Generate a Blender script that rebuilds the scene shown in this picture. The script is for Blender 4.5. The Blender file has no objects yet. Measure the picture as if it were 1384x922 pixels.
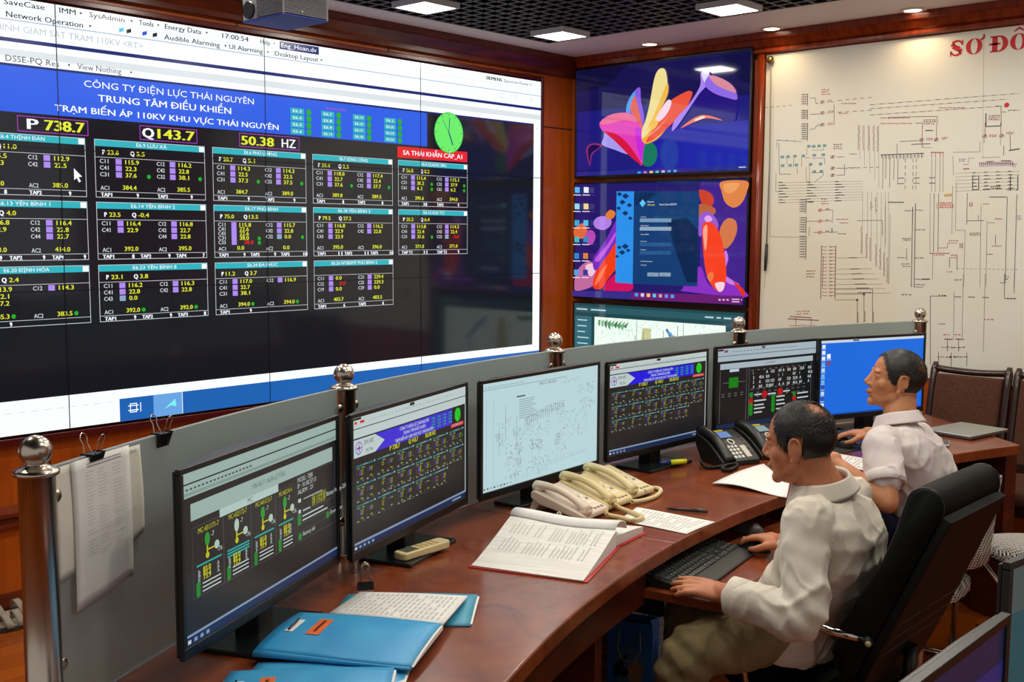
import bpy, bmesh, math, random
from mathutils import Vector, Matrix, noise as mnoise
random.seed(7)
scene = bpy.context.scene
col = scene.collection
PI = math.pi
R = math.radians

# ------------------------------------------------------------------ camera
CAM = Vector((0.0, 0.0, 1.60))
F_PX, W_PX, H_PX = 1474.0, 1384.0, 922.0
_r = ((0.67460959, -0.06999467, 0.73484872),
      (-0.73815855, -0.07055258, 0.67092793),
      (0.00488409, -0.99504928, -0.09926261))
ROT = Matrix(_r)                     # image axes (right, down, forward) -> world
cam_d = bpy.data.cameras.new('camera')
cam_d.sensor_fit = 'HORIZONTAL'
cam_d.sensor_width = 36.0
cam_d.lens = F_PX / W_PX * 36.0
cam_d.clip_start = 0.05
cam = bpy.data.objects.new('camera', cam_d)
col.objects.link(cam)
m3 = Matrix(((ROT[0][0], -ROT[0][1], -ROT[0][2]),
             (ROT[1][0], -ROT[1][1], -ROT[1][2]),
             (ROT[2][0], -ROT[2][1], -ROT[2][2])))
cam.matrix_world = Matrix.Translation(CAM) @ m3.to_4x4()
scene.camera = cam

def ray(px, py):
    return ROT @ Vector((px - W_PX/2, py - H_PX/2, F_PX))
def on(px, py, axis, val):           # point of the place seen at a pixel, on an axis plane
    r = ray(px, py)
    return CAM + r * ((val - CAM[axis]) / r[axis])
def at(px, py, d):                   # point of the place seen at a pixel, d metres along the view
    return CAM + ray(px, py) * (d / F_PX)

# ------------------------------------------------------------------ light
scene.view_settings.view_transform = 'Standard'
scene.view_settings.look = 'None'
scene.view_settings.exposure = 0.0
scene.view_settings.gamma = 1.0
scene.view_settings.use_curve_mapping = False
world = bpy.data.worlds.new('world')
scene.world = world
world.use_nodes = True
world.node_tree.nodes['Background'].inputs[0].default_value = (1.0, 0.95, 0.90, 1)
world.node_tree.nodes['Background'].inputs[1].default_value = 0.48
LAMP_W = 7.0          # each square ceiling lamp
SPOT_W = 2.6          # each recessed downlight

# ------------------------------------------------------------------ materials
def lin(h):
    h = h.lstrip('#')
    o = []
    for i in (0, 2, 4):
        c = int(h[i:i+2], 16) / 255
        o.append(c/12.92 if c <= .04045 else ((c+.055)/1.055)**2.4)
    return tuple(o) + (1.0,)

MATS = {}
def mat(name, base='808080', rough=.5, metal=0, spec=.5, emit=None, es=1.0, coat=0, alpha=1, trans=0):
    if name in MATS: return MATS[name]
    m = bpy.data.materials.new(name)
    m.use_nodes = True
    b = m.node_tree.nodes['Principled BSDF']
    b.inputs['Base Color'].default_value = lin(base)
    b.inputs['Roughness'].default_value = rough
    b.inputs['Metallic'].default_value = metal
    b.inputs['Specular IOR Level'].default_value = spec
    b.inputs['Coat Weight'].default_value = coat
    b.inputs['Coat Roughness'].default_value = .08
    if emit:
        b.inputs['Emission Color'].default_value = lin(emit)
        b.inputs['Emission Strength'].default_value = es
    b.inputs['Transmission Weight'].default_value = trans
    MATS[name] = m
    return m

def glow(hexc, es=1.0, rough=.22, spec=.25):   # a lit picture element of a screen
    return mat('lit_%s_%g_%g' % (hexc, es, rough), '050506', rough, 0, spec, hexc, es)

def vary(m, c1, c2, scale=(1, 1, 1), detail=6, nscale=5, rough=None, bump=0, bscale=None, dist=0.0, lo=.35, hi=.65):
    """noise-driven colour between c1 and c2, stretched by scale; optional bump"""
    nt = m.node_tree; n = nt.nodes; l = nt.links
    b = n['Principled BSDF']
    tc = n.new('ShaderNodeTexCoord'); mp = n.new('ShaderNodeMapping')
    mp.inputs['Scale'].default_value = scale
    l.new(tc.outputs['Object'], mp.inputs['Vector'])
    no = n.new('ShaderNodeTexNoise')
    no.inputs['Scale'].default_value = nscale; no.inputs['Detail'].default_value = detail
    no.inputs['Distortion'].default_value = dist
    l.new(mp.outputs['Vector'], no.inputs['Vector'])
    rp = n.new('ShaderNodeValToRGB')
    rp.color_ramp.elements[0].position = lo; rp.color_ramp.elements[1].position = hi
    rp.color_ramp.elements[0].color = lin(c1); rp.color_ramp.elements[1].color = lin(c2)
    l.new(no.outputs['Fac'], rp.inputs['Fac'])
    l.new(rp.outputs['Color'], b.inputs['Base Color'])
    if bump:
        bp = n.new('ShaderNodeBump'); bp.inputs['Strength'].default_value = bump
        bp.inputs['Distance'].default_value = .004
        if bscale:
            n2 = n.new('ShaderNodeTexNoise'); n2.inputs['Scale'].default_value = bscale
            n2.inputs['Detail'].default_value = 4
            l.new(tc.outputs['Object'], n2.inputs['Vector'])
            l.new(n2.outputs['Fac'], bp.inputs['Height'])
        else:
            l.new(no.outputs['Fac'], bp.inputs['Height'])
        l.new(bp.outputs['Normal'], b.inputs['Normal'])
    return m

# ------------------------------------------------------------------ mesh builder
class MB:
    def __init__(s):
        s.v = []; s.f = []; s.m = []; s.sm = []; s.mats = []
    def mi(s, m):
        if m is None: return 0
        if m not in s.mats: s.mats.append(m)
        return s.mats.index(m)
    def add(s, vs, fs, m=None, smooth=False):
        b = len(s.v); k = s.mi(m)
        s.v.extend(tuple(v) for v in vs)
        for f in fs:
            s.f.append(tuple(b+i for i in f)); s.m.append(k); s.sm.append(smooth)
        return s
    def box(s, c, d, rot=None, m=None):
        hx, hy, hz = d[0]/2, d[1]/2, d[2]/2
        vs = [Vector((x, y, z)) for z in (-hz, hz) for y in (-hy, hy) for x in (-hx, hx)]
        if rot is not None: vs = [rot @ v for v in vs]
        c = Vector(c)
        s.add([v+c for v in vs], [(0,2,3,1),(4,5,7,6),(0,1,5,4),(2,6,7,3),(0,4,6,2),(1,3,7,5)], m)
        return s
    def bx(s, x0, x1, y0, y1, z0, z1, m=None):
        return s.box(((x0+x1)/2, (y0+y1)/2, (z0+z1)/2), (abs(x1-x0), abs(y1-y0), abs(z1-z0)), None, m)
    def tube(s, pts, rad, n=12, m=None, closed=False, caps=True, sx=1.0):
        pts = [Vector(p) for p in pts]
        if not hasattr(rad, '__len__'): rad = [rad]*len(pts)
        N = len(pts); vs = []; up = None
        for i, p in enumerate(pts):
            if closed: t = pts[(i+1) % N] - pts[i-1]
            else: t = pts[min(i+1, N-1)] - pts[max(i-1, 0)]
            t.normalize()
            if up is None:
                up = Vector((0, 0, 1)) if abs(t.z) < .9 else Vector((1, 0, 0))
            a = t.cross(up)
            if a.length < 1e-6: a = t.orthogonal()
            a.normalize(); b = a.cross(t).normalized(); up = b
            for k in range(n):
                w = 2*PI*k/n
                vs.append(p + a*(math.cos(w)*rad[i]*sx) + b*(math.sin(w)*rad[i]))
        fs = []
        for i in range(N if closed else N-1):
            j = (i+1) % N
            for k in range(n):
                q = (k+1) % n
                fs.append((i*n+k, j*n+k, j*n+q, i*n+q))
        s.add(vs, fs, m, True)
        if caps and not closed:
            b = len(s.v) - N*n; k = s.mi(m)
            s.f.append(tuple(b+i for i in range(n))); s.m.append(k); s.sm.append(False)
            s.f.append(tuple(b+(N-1)*n+i for i in reversed(range(n)))); s.m.append(k); s.sm.append(False)
        return s
    def cyl(s, p0, p1, r0, r1=None, n=24, m=None):
        return s.tube([p0, p1], [r0, r0 if r1 is None else r1], n, m)
    def lathe(s, prof, o=(0, 0, 0), n=32, m=None):      # profile of (r, z), round the z axis
        o = Vector(o); vs = []; fs = []
        for r, z in prof:
            for k in range(n):
                w = 2*PI*k/n
                vs.append(o + Vector((math.cos(w)*r, math.sin(w)*r, z)))
        for i in range(len(prof)-1):
            for k in range(n):
                q = (k+1) % n
                fs.append((i*n+k, i*n+q, (i+1)*n+q, (i+1)*n+k))
        fs.append(tuple(reversed(range(n)))); fs.append(tuple((len(prof)-1)*n+k for k in range(n)))
        return s.add(vs, fs, m, True)
    def ball(s, c, r, n=20, m=None, rot=None):
        if not hasattr(r, '__len__'): r = (r, r, r)
        c = Vector(c); vs = []; fs = []; h = n//2
        for i in range(h+1):
            t = PI*i/h
            for k in range(n):
                w = 2*PI*k/n
                v = Vector((math.sin(t)*math.cos(w)*r[0], math.sin(t)*math.sin(w)*r[1], math.cos(t)*r[2]))
                if rot is not None: v = rot @ v
                vs.append(c+v)
        for i in range(h):
            for k in range(n):
                q = (k+1) % n
                fs.append((i*n+k, (i+1)*n+k, (i+1)*n+q, i*n+q))
        return s.add(vs, fs, m, True)
    def prism(s, poly, w0, w1, frame=None, m=None, smooth=False):  # poly in (a,b); extruded w0..w1 along c
        fr = frame or (lambda a, b, c: Vector((a, b, c)))
        n = len(poly)
        vs = [fr(a, b, w0) for a, b in poly] + [fr(a, b, w1) for a, b in poly]
        s.add(vs, [tuple(reversed(range(n))), tuple(range(n, 2*n))], m)
        b = len(s.v)-2*n; k = s.mi(m)
        for i in range(n):
            j = (i+1) % n
            s.f.append((b+i, b+j, b+n+j, b+n+i)); s.m.append(k); s.sm.append(smooth)
        return s
    def grid(s, fn, nu, nv, m=None, smooth=True):
        vs = [fn(i/nu, j/nv) for j in range(nv+1) for i in range(nu+1)]
        fs = [(j*(nu+1)+i, j*(nu+1)+i+1, (j+1)*(nu+1)+i+1, (j+1)*(nu+1)+i) for j in range(nv) for i in range(nu)]
        return s.add(vs, fs, m, smooth)
    def sheet(s, fn, nu, nv, th, m=None):     # thin slab that follows fn(u,v); th along its normals
        top = [Vector(fn(i/nu, j/nv)) for j in range(nv+1) for i in range(nu+1)]
        w = nu+1
        def nrm(i, j):
            a = top[j*w+min(i+1, nu)] - top[j*w+max(i-1, 0)]
            b = top[min(j+1, nv)*w+i] - top[max(j-1, 0)*w+i]
            c = a.cross(b)
            return c.normalized() if c.length > 1e-12 else Vector((0, 0, 1))
        bot = [top[j*w+i] - nrm(i, j)*th for j in range(nv+1) for i in range(w)]
        n = len(top); fs = []
        for j in range(nv):
            for i in range(nu):
                q = (j*w+i, j*w+i+1, (j+1)*w+i+1, (j+1)*w+i)
                fs.append(q); fs.append(tuple(n+k for k in reversed(q)))
        rim = [i for i in range(w)] + [j*w+nu for j in range(1, nv+1)] + [nv*w+i for i in reversed(range(nu))] + [j*w for j in reversed(range(1, nv))]
        for a, b in zip(rim, rim[1:]+rim[:1]): fs.append((a, n+a, n+b, b))
        return s.add(top+bot, fs, m, nu > 1 or nv > 1)

def link_mesh(name, mb, m=None, parent=None, bevel=0, seg=2, fix=False, auto=None):
    me = bpy.data.meshes.new(name)
    vs = mb.v
    me.from_pydata([tuple(v) for v in vs], [], mb.f)
    mats = mb.mats or [m]
    for x in mats: me.materials.append(x)
    me.polygons.foreach_set('material_index', mb.m)
    me.polygons.foreach_set('use_smooth', mb.sm)
    me.update()
    if fix:
        bm = bmesh.new(); bm.from_mesh(me)
        bmesh.ops.recalc_face_normals(bm, faces=bm.faces); bm.to_mesh(me); bm.free()
    o = bpy.data.objects.new(name, me)
    col.objects.link(o)
    if parent is not None: o.parent = parent
    if bevel:
        for p in me.polygons: p.use_smooth = True
        md = o.modifiers.new('bevel', 'BEVEL'); md.width = bevel; md.segments = seg
        md.limit_method = 'ANGLE'; md.angle_limit = R(40); md.harden_normals = True
    return o

XF = {}
def thing(name, label, cat, loc=(0, 0, 0), rz=0, group=None, rot=None):
    o = bpy.data.objects.new(name, None)
    o.empty_display_size = .05
    mw = Matrix.Translation(Vector(loc)) @ (rot.to_4x4() if rot is not None else Matrix.Rotation(rz, 4, 'Z'))
    o.matrix_world = mw
    col.objects.link(o)
    XF[o.name] = mw.inverted()
    o['label'] = label; o['category'] = cat
    if group: o['group'] = group
    return o
def part(name, mb, m, parent, bevel=0, seg=2, world=False, fix=False, label=None):
    if world:
        r = parent
        while r.parent is not None: r = r.parent
        inv = XF[r.name]
        mb.v = [tuple(inv @ Vector(v)) for v in mb.v]
    o = link_mesh(name, mb, m, parent, bevel, seg, fix)
    if label: o['label'] = label
    return o
def solo(name, mb, m, label, cat, group=None, bevel=0, seg=2, fix=False):
    o = link_mesh(name, mb, m, None, bevel, seg, fix)
    o['label'] = label; o['category'] = cat
    if group: o['group'] = group
    return o
def struct(name, mb, m, bevel=0, parent=None):
    o = link_mesh(name, mb, m, parent, bevel)
    if parent is None: o['kind'] = 'structure'
    return o
def dup(root, loc=None, rz=None, label=None, group=None, name=None):
    r = root.copy(); col.objects.link(r)
    if loc is not None: r.location = loc
    if rz is not None: r.rotation_euler = (0, 0, rz)
    if label: r['label'] = label
    if group: r['group'] = group
    for ch in list(root.children):
        c = ch.copy(); col.objects.link(c); c.parent = r
        for g in list(ch.children):
            d = g.copy(); col.objects.link(d); d.parent = c
    XF[r.name] = (Matrix.Translation(Vector(r.location)) @ r.rotation_euler.to_matrix().to_4x4()).inverted()
    return r

# ------------------------------------------------------------------ flat pictures (screens, prints): layered decals
_txt = {}
def raw_text(s):
    c = bpy.data.curves.new('t', 'FONT'); c.body = s; c.resolution_u = 2
    o = bpy.data.objects.new('t', c)
    me = bpy.data.meshes.new_from_object(o)
    r = ([(v.co.x, v.co.y) for v in me.vertices], [tuple(p.vertices) for p in me.polygons])
    bpy.data.objects.remove(o); bpy.data.curves.remove(c); bpy.data.meshes.remove(me)
    return r
def text_mesh(s):
    if s not in _txt:
        vs, fs = raw_text(s.replace('Đ', 'D'))
        for k, ch in enumerate(s):           # the crossbar of the barred D
            if ch == 'Đ':
                xe = max(v[0] for v in raw_text(s[:k].replace('Đ', 'D')+'D')[0]); dx = [v[0] for v in raw_text('D')[0]]
                x = xe-(max(dx)-min(dx)); n = len(vs)
                vs += [(x-.09, .31), (x+.30, .31), (x+.30, .39), (x-.09, .39)]; fs.append((n, n+1, n+2, n+3))
        x0 = min([v[0] for v in vs] or [0]); x1 = max([v[0] for v in vs] or [1])
        _txt[s] = ([(x-x0, y) for x, y in vs], fs, x1-x0)
    return _txt[s]

class Flat:
    """draws on a plane: origin O, unit vectors U (right) and V (up), N towards the viewer"""
    def __init__(s, O, U, V, step=.0004):
        s.O = Vector(O); s.U = Vector(U).normalized(); s.V = Vector(V).normalized()
        s.N = s.U.cross(s.V); s.mb = MB(); s.step = step
    def P(s, u, v, k): return s.O + s.U*u + s.V*v + s.N*(s.step*k)
    def poly(s, pts, m, k=1):
        s.mb.add([s.P(u, v, k) for u, v in pts], [tuple(range(len(pts)))], m)
    def rect(s, u0, v0, u1, v1, m, k=1):
        s.poly([(u0, v0), (u1, v0), (u1, v1), (u0, v1)], m, k)
    def frame(s, u0, v0, u1, v1, w, m, k=1):
        s.rect(u0, v0, u1, v0+w, m, k); s.rect(u0, v1-w, u1, v1, m, k)
        s.rect(u0, v0+w, u0+w, v1-w, m, k); s.rect(u1-w, v0+w, u1, v1-w, m, k)
    def line(s, a, b, w, m, k=1):
        d = Vector((b[0]-a[0], b[1]-a[1]))
        if d.length < 1e-9: return
        n = Vector((-d.y, d.x)).normalized()*(w/2)
        s.poly([(a[0]-n.x, a[1]-n.y), (b[0]-n.x, b[1]-n.y), (b[0]+n.x, b[1]+n.y), (a[0]+n.x, a[1]+n.y)], m, k)
    def path(s, pts, w, m, k=1):
        for a, b in zip(pts, pts[1:]): s.line(a, b, w, m, k)
    def disc(s, u, v, r, m, k=1, n=20, ry=None):
        ry = ry or r
        s.poly([(u+r*math.cos(2*PI*i/n), v+ry*math.sin(2*PI*i/n)) for i in range(n)], m, k)
    def ring(s, u, v, r, w, m, k=1, n=20):
        p = [(u+r*math.cos(2*PI*i/n), v+r*math.sin(2*PI*i/n)) for i in range(n+1)]
        s.path(p, w, m, k)
    def text(s, t, u, v, h, m, k=2, width=None, align='l', bold=0.0, rot=0, shear=0):
        vs, fs, w = text_mesh(t)
        sc = h/.69
        sx = (width/w) if (width and w > 0) else sc
        W = w*sx
        du = {'l': 0, 'c': -W/2, 'r': -W}[align]
        ca, sa = math.cos(rot), math.sin(rot)
        sh = (0,) if not bold else (0, bold*1.6*sc, bold*3.2*sc)
        for e, off in enumerate(sh):         # heavier letters: struck again a little to the side
            o = []
            for x, y in vs:
                a, b = x*sx*(1-sh[-1]/max(W, 1e-6))+du+off, y*sc
                o.append(s.P(u+a*ca-b*sa, v+a*sa+b*ca, k+e*.15))
            s.mb.add(o, fs, m)
        return W
    def blob(s, pts, m, k=1, n=6):       # closed smooth outline through points
        N = len(pts); o = []
        for i in range(N):
            p0, p1, p2, p3 = (Vector(pts[(i+j) % N]).to_2d() for j in (-1, 0, 1, 2))
            for q in range(n):
                t = q/n
                o.append(.5*((2*p1)+(p2-p0)*t+(2*p0-5*p1+4*p2-p3)*t*t+(3*p1-p0-3*p2+p3)*t**3))
        s.poly([(p.x, p.y) for p in o], m, k)
# ------------------------------------------------------------------ dimensions of the place
YW, XW, ZC = 4.546, 5.545, 2.715       # front of the video wall, front of the side-wall screens, ceiling
WALL_Y, WALL_X = YW+.045, XW+.055
DC = Vector((3.128, -2.405, 0))        # centre of the curved console
def pol(th, r, z=0.0):                 # console coordinates: degrees clockwise from +y, radius
    a = R(th)
    return Vector((DC.x + r*math.sin(a), DC.y + r*math.cos(a), z))
DESK_Z = .75

M_wood = vary(mat('orange_veneer', 'a04a10', .34, 0, .4), '9c440a', 'ab4f0c', (14, 14, 1.2), 5, 2.2, dist=.4)
M_mould = vary(mat('dark_moulding', '5a2210', .3, 0, .5), '4c1a0b', '6a2a12', (3, 3, 20), 5, 2)
M_red = vary(mat('red_wood_frame', '7a2c10', .22, 0, .5), '6a220a', '87330f', (14, 14, 1), 5, 2)
M_edge = mat('red_screen_surround', '4a0c0c', .3)
M_seam = mat('panel_joint', '2a0f04', .7)
M_white = mat('ceiling_paint', 'd8d2d2', .7)
M_floor = mat('parquet', 'a0500f', .3, 0, .4)
def floor_nodes():
    nt = M_floor.node_tree; n = nt.nodes; l = nt.links
    tc = n.new('ShaderNodeTexCoord'); br = n.new('ShaderNodeTexBrick')
    br.inputs['Color1'].default_value = lin('a8540f'); br.inputs['Color2'].default_value = lin('8f430a')
    br.inputs['Mortar'].default_value = lin('6b3008'); br.inputs['Scale'].default_value = 1
    br.inputs['Mortar Size'].default_value = .002; br.inputs['Brick Width'].default_value = .9
    br.inputs['Row Height'].default_value = .11
    l.new(tc.outputs['Object'], br.inputs['Vector'])
    mp = n.new('ShaderNodeMapping'); mp.inputs['Scale'].default_value = (2, 26, 1)
    no = n.new('ShaderNodeTexNoise'); no.inputs['Scale'].default_value = 2.5; no.inputs['Detail'].default_value = 6
    l.new(tc.outputs['Object'], mp.inputs['Vector']); l.new(mp.outputs['Vector'], no.inputs['Vector'])
    mx = n.new('ShaderNodeMix'); mx.data_type = 'RGBA'; mx.blend_type = 'MULTIPLY'; mx.inputs[0].default_value = .55
    rp = n.new('ShaderNodeValToRGB'); rp.color_ramp.elements[0].position = .3; rp.color_ramp.elements[1].position = .7
    rp.color_ramp.elements[0].color = (.55, .5, .45, 1)
    l.new(no.outputs['Fac'], rp.inputs['Fac'])
    l.new(br.outputs['Color'], mx.inputs[6]); l.new(rp.outputs['Color'], mx.inputs[7])
    l.new(mx.outputs[2], n['Principled BSDF'].inputs['Base Color'])
floor_nodes()

struct('floor', MB().bx(-2.2, WALL_X+.1, -2.5, WALL_Y+.1, -.06, 0), M_floor)
struct('wall_rear', MB().bx(-2.2, WALL_X+.1, WALL_Y, WALL_Y+.1, 0, 3.1), M_wood)
struct('wall_right', MB().bx(WALL_X, WALL_X+.1, -2.5, WALL_Y, 0, 3.1), M_wood)
# joints between the veneer sheets
j = MB()
for px, py in ((320, 30), (525, 60), (686, 95)):
    x = on(px, py, 1, WALL_Y).x
    j.bx(x-.004, x+.004, WALL_Y-.0015, WALL_Y+.001, 2.535, 2.60)
z = on(750, 173, 1, WALL_Y).z
j.bx(5.24, WALL_X, WALL_Y-.0015, WALL_Y+.001, z-.004, z+.004)
for x in (.98, 2.075, 3.17, 4.265):
    j.bx(x-.004, x+.004, WALL_Y-.0015, WALL_Y+.001, .44, .74)
struct('trim_1', j, M_seam)
# moulded ledge with the plinth under it
b = MB()
b.bx(-2.2, WALL_X, WALL_Y-.05, WALL_Y, 0.09, .375)
struct('baseboard_rear', b, M_wood)
b = MB()
pr = [(0, .372), (-.085, .372), (-.085, .385), (-.07, .392), (-.07, .408), (-.088, .415), (-.088, .432), (0, .445)]
b.prism(pr, -2.2, WALL_X, lambda a, bb, c: Vector((c, WALL_Y+a, bb)))
b.bx(-2.2, WALL_X, WALL_Y-.056, WALL_Y, 0, .09)
struct('trim_2', b, M_mould)
# cornices: two stepped mouldings under the ceiling
cor = [(0, 2.592), (-.022, 2.592), (-.03, 2.60), (-.03, 2.625), (-.045, 2.64), (-.075, 2.675), (-.09, 2.68), (-.09, ZC), (0, ZC)]
struct('trim_3', MB().prism(cor, -2.2, WALL_X, lambda a, bb, c: Vector((c, WALL_Y+a, bb))), M_mould)
cor2 = [(0, 2.604), (-.03, 2.604), (-.042, 2.612), (-.042, 2.626), (-.032, 2.634), (-.045, 2.64), (-.075, 2.675), (-.09, 2.68), (-.09, ZC), (0, ZC)]
struct('trim_4', MB().prism(cor2, -2.5, 3.24, lambda a, bb, c: Vector((WALL_X+a, c, bb))), M_red)
cor3 = [(0, 2.65), (-.06, 2.65), (-.075, 2.675), (-.09, 2.68), (-.09, ZC), (0, ZC)]
struct('trim_5', MB().prism(cor3, 3.24, WALL_Y-.09, lambda a, bb, c: Vector((WALL_X+a, c, bb))), M_red)
# rounded post between the screens and the chart
b = MB()
b.bx(WALL_X-.03, WALL_X, 3.177, 3.235, .4, 2.575)
b.tube([(WALL_X-.03, 3.192, .4), (WALL_X-.03, 3.192, 2.60)], .017, 16)
struct('trim_6', b, M_red)

# ceiling: white border, dark void, egg-crate grid
GX, GY = 5.02, 4.30                    # edges of the open grid
c = MB()
c.bx(GX, WALL_X, -2.5, WALL_Y, ZC, ZC+.05)
c.bx(-2.2, GX, GY, WALL_Y, ZC, ZC+.05)
c.bx(GX, GX+.02, -2.5, GY+.02, ZC+.05, ZC+.30)
c.bx(-2.2, GX, GY, GY+.02, ZC+.05, ZC+.30)
struct('ceiling', c, M_white)
M_void = mat('dark_void', '030303', .95)
struct('ceiling_void', MB().bx(-2.2, GX, -2.5, GY, ZC+.28, ZC+.30), M_void)
M_blade = vary(mat('grid_blade', '101114', .5, 0, .3), '0d0e11', '15161a', nscale=3)
M_lip = mat('grid_lip', '66686e', .45)
g = MB()
p = .0815
x = GX
while x > -.4:
    g.bx(x-.0035, x+.0035, .6, GY, ZC+.004, ZC+.05, M_blade); g.bx(x-.0035, x+.0035, .6, GY, ZC, ZC+.004, M_lip)
    x -= p
y = GY
while y > .6:
    g.bx(-.4, GX, y-.0035, y+.0035, ZC+.004, ZC+.05, M_blade); g.bx(-.4, GX, y-.0035, y+.0035, ZC, ZC+.004, M_lip)
    y -= p
o = struct('ceiling_grid', g, None)

# ------------------------------------------------------------------ ceiling lamps
M_diff = mat('lamp_diffuser', 'ffffff', .4, 0, .2, 'fffaf0', 6.0)
M_house = mat('lamp_housing', 'c9c9cc', .5)
def lamp(x, y, label, group=None):
    t = thing('ceiling_light', label, 'ceiling light', (x, y, ZC-.034), 0, group)
    h = MB()
    s, w = .118, .014
    h.bx(-s, s, -s, -s+w, 0, .034); h.bx(-s, s, s-w, s, 0, .034)
    h.bx(-s, -s+w, -s+w, s-w, 0, .034); h.bx(s-w, s, -s+w, s-w, 0, .034)
    h.bx(-s, s, -s, s, .026, .034)
    part('housing', h, M_house, t, .002)
    part('diffuser', MB().bx(-s+w, s-w, -s+w, s-w, .002, .01), M_diff, t)
    l = bpy.data.lights.new('lamp_light', 'AREA'); l.size = .2; l.energy = LAMP_W; l.color = (1, .93, .82)
    lo = bpy.data.objects.new('lamp_light', l); col.objects.link(lo); lo.parent = t; lo.location = (0, 0, -.002)
    return t
lamp(3.726, 3.98, 'lit square ceiling light left of the corner one, above the big video wall')
lamp(4.743, 3.98, 'lit square ceiling light nearest the corner of the two walls')
lamp(4.734, 2.90, 'lit square ceiling light farthest right, at the edge of the dark grid')
for i, (x, y) in enumerate(((2.70, 3.98), (1.68, 3.98), (3.72, 2.90), (2.70, 2.90), (1.68, 2.90), (.66, 2.90), (4.73, 1.82), (3.72, 1.82), (2.70, 1.82), (1.68, 1.82), (4.73, .74), (3.72, .74), (2.70, .74), (1.68, .74))):
    lamp(x, y, 'lit square ceiling light over the operators, above the top edge of the photo', 'square lamps out of view')

M_spot = mat('downlight_lens', 'ffffff', .4, 0, .2, 'fff0d0', 7.0)
M_ring = mat('downlight_ring', 'd8c8b4', .35)
def downlight(x, y, label):
    t = thing('downlight', label, 'downlight', (x, y, ZC-.008))
    part('trim_ring', MB().lathe([(.041, .004), (.046, 0), (.062, .002), (.066, .008)], n=28), M_ring, t)
    part('lens', MB().lathe([(.0, .003), (.042, .003), (.042, .007), (0, .007)], n=28), M_spot, t)
    l = bpy.data.lights.new('downlight_light', 'SPOT'); l.energy = SPOT_W*2.3; l.color = (1, .72, .42)
    l.spot_size = R(150); l.spot_blend = .8; l.shadow_soft_size = .035
    lo = bpy.data.objects.new('downlight_light', l); col.objects.link(lo); lo.parent = t; lo.location = (0, 0, -.006)
for i, (px, py) in enumerate(((878, 59), (1043, 38), (1234, 13))):
    q = on(px, py, 2, ZC)
    downlight(q.x, q.y, ('round warm downlight above the topmost television, nearest the corner',
                         'round warm downlight above the left end of the white wall chart, second from the corner',
                         'round warm downlight above the red heading of the wall chart, farthest from the corner')[i])

# ------------------------------------------------------------------ video wall
COLS = [.085, 1.115, 2.147, 3.180, 4.211, 5.235]
ROWS = [.747, 1.343, 1.940, 2.534]
M_blackp = mat('screen_bezel', '08080a', .35)
vw = thing('video_wall', 'huge video wall of tiled panels showing substation readings under a blue banner', 'video wall', ((COLS[0]+COLS[-1])/2, WALL_Y, ROWS[0]))
f = MB()
x0, x1, z0, z1 = COLS[0]-.012, COLS[-1]+.012, ROWS[0]-.012, ROWS[-1]+.010
f.bx(x0, x1, YW, WALL_Y, z0-.03, z0); f.bx(x0, x1, YW, WALL_Y, z1, z1+.025)
f.bx(x1, x1+.022, YW, WALL_Y, z0-.03, z1+.025); f.bx(x0-.022, x0, YW, WALL_Y, z0-.03, z1+.025)
part('surround', f, M_edge, vw, .004, world=True, label='dark red surround of the screen')
for a, b_ in zip(COLS, COLS[1:]):
    for c0, c1 in zip(ROWS, ROWS[1:]):
        part('display_panel', MB().bx(a, b_, YW+.003, WALL_Y-.002, c0, c1), M_blackp, vw, world=True)
G = glow
K = dict(bg=G('15171e', 1, .09, .6), white=G('f4fbff', 1.08), grey=G('dfe6ea'), navy=G('14236e'), blue=G('2354d8'), cyan=G('2fb4c0'),
         ban=G('2a5fe6'), txt=G('f2f6ff', 1.1), yel=G('e8ec3a', 1.0), pur=G('b08cf0'), grn=G('1fae2a'), red=G('e8262c'), lime=G('6ef06a'),
         mag=G('b040c8'), task=G('1f63b4'), task2=G('6aa6e4'), ltxt=G('14181e'), dim=G('b9c4ca'), lav=G('8fa8c8'), frm=G('d8dce4'), teal=G('54c4e6'), blk=G('0a0a10', 1, .2, .4), cyan2=G('7ff0f0'))
F = Flat((0, YW, 0), (1, 0, 0), (0, 0, 1))
W0, W1 = COLS[0], COLS[-1]
F.rect(W0, ROWS[0], W1, ROWS[-1], K['bg'], 0)
F.rect(W0, 2.268, W1, ROWS[-1], K['white'], 1)
F.rect(W0, .748, W1, .892, K['white'], 1)
F.rect(5.17, .86, W1, 2.268, K['white'], 1)
F.rect(W0, 2.358, W1, 2.374, K['navy'], 2)
F.rect(W0, 2.262, 5.168, 2.272, K['navy'], 2)
F.rect(W0, 2.444, W1, 2.4475, K['lav'], 2)
F.rect(W0, 2.484, W1, 2.486, K['grey'], 2)
F.rect(W0, 2.30, W1, 2.33, K['grey'], 2)
for t, x, z, h, w in (('e SaveCase', 1.905, 2.504, .022, .20), ('IMM ▾', 2.166, 2.503, .022, .10), ('SysAdmin  ▾', 2.297, 2.504, .022, .20), ('Tools  ▾', 2.524, 2.504, .022, .10),
                      ('Energy Data  ▾', 2.651, 2.504, .022, .22), ('17:00:54', 2.948, 2.503, .022, .145), ('Help  ▾', 3.16, 2.503, .022, .085),
                      ('Network Operation  ▾', 1.945, 2.455, .023, .36), ('Audible Alarming  ▾', 2.646, 2.457, .022, .325), ('UI Alarming  ▾', 2.984, 2.457, .022, .225), ('Desktop Layout ▾', 3.243, 2.457, .022, .29)):
    F.text(t, x, z, h, K['ltxt'], 3, w, bold=.010)
F.text('HINH GIAM SAT TRAM 110KV <RT>', 1.90, 2.400, .026, K['dim'], 3, .64)
for t, x, w in (('DSSE-PQ Res   ▾', 1.936, .27), ('View Nothing    ▾', 2.236, .25)):
    F.text(t, x, 2.280, .024, K['ltxt'], 3, w)
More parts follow.
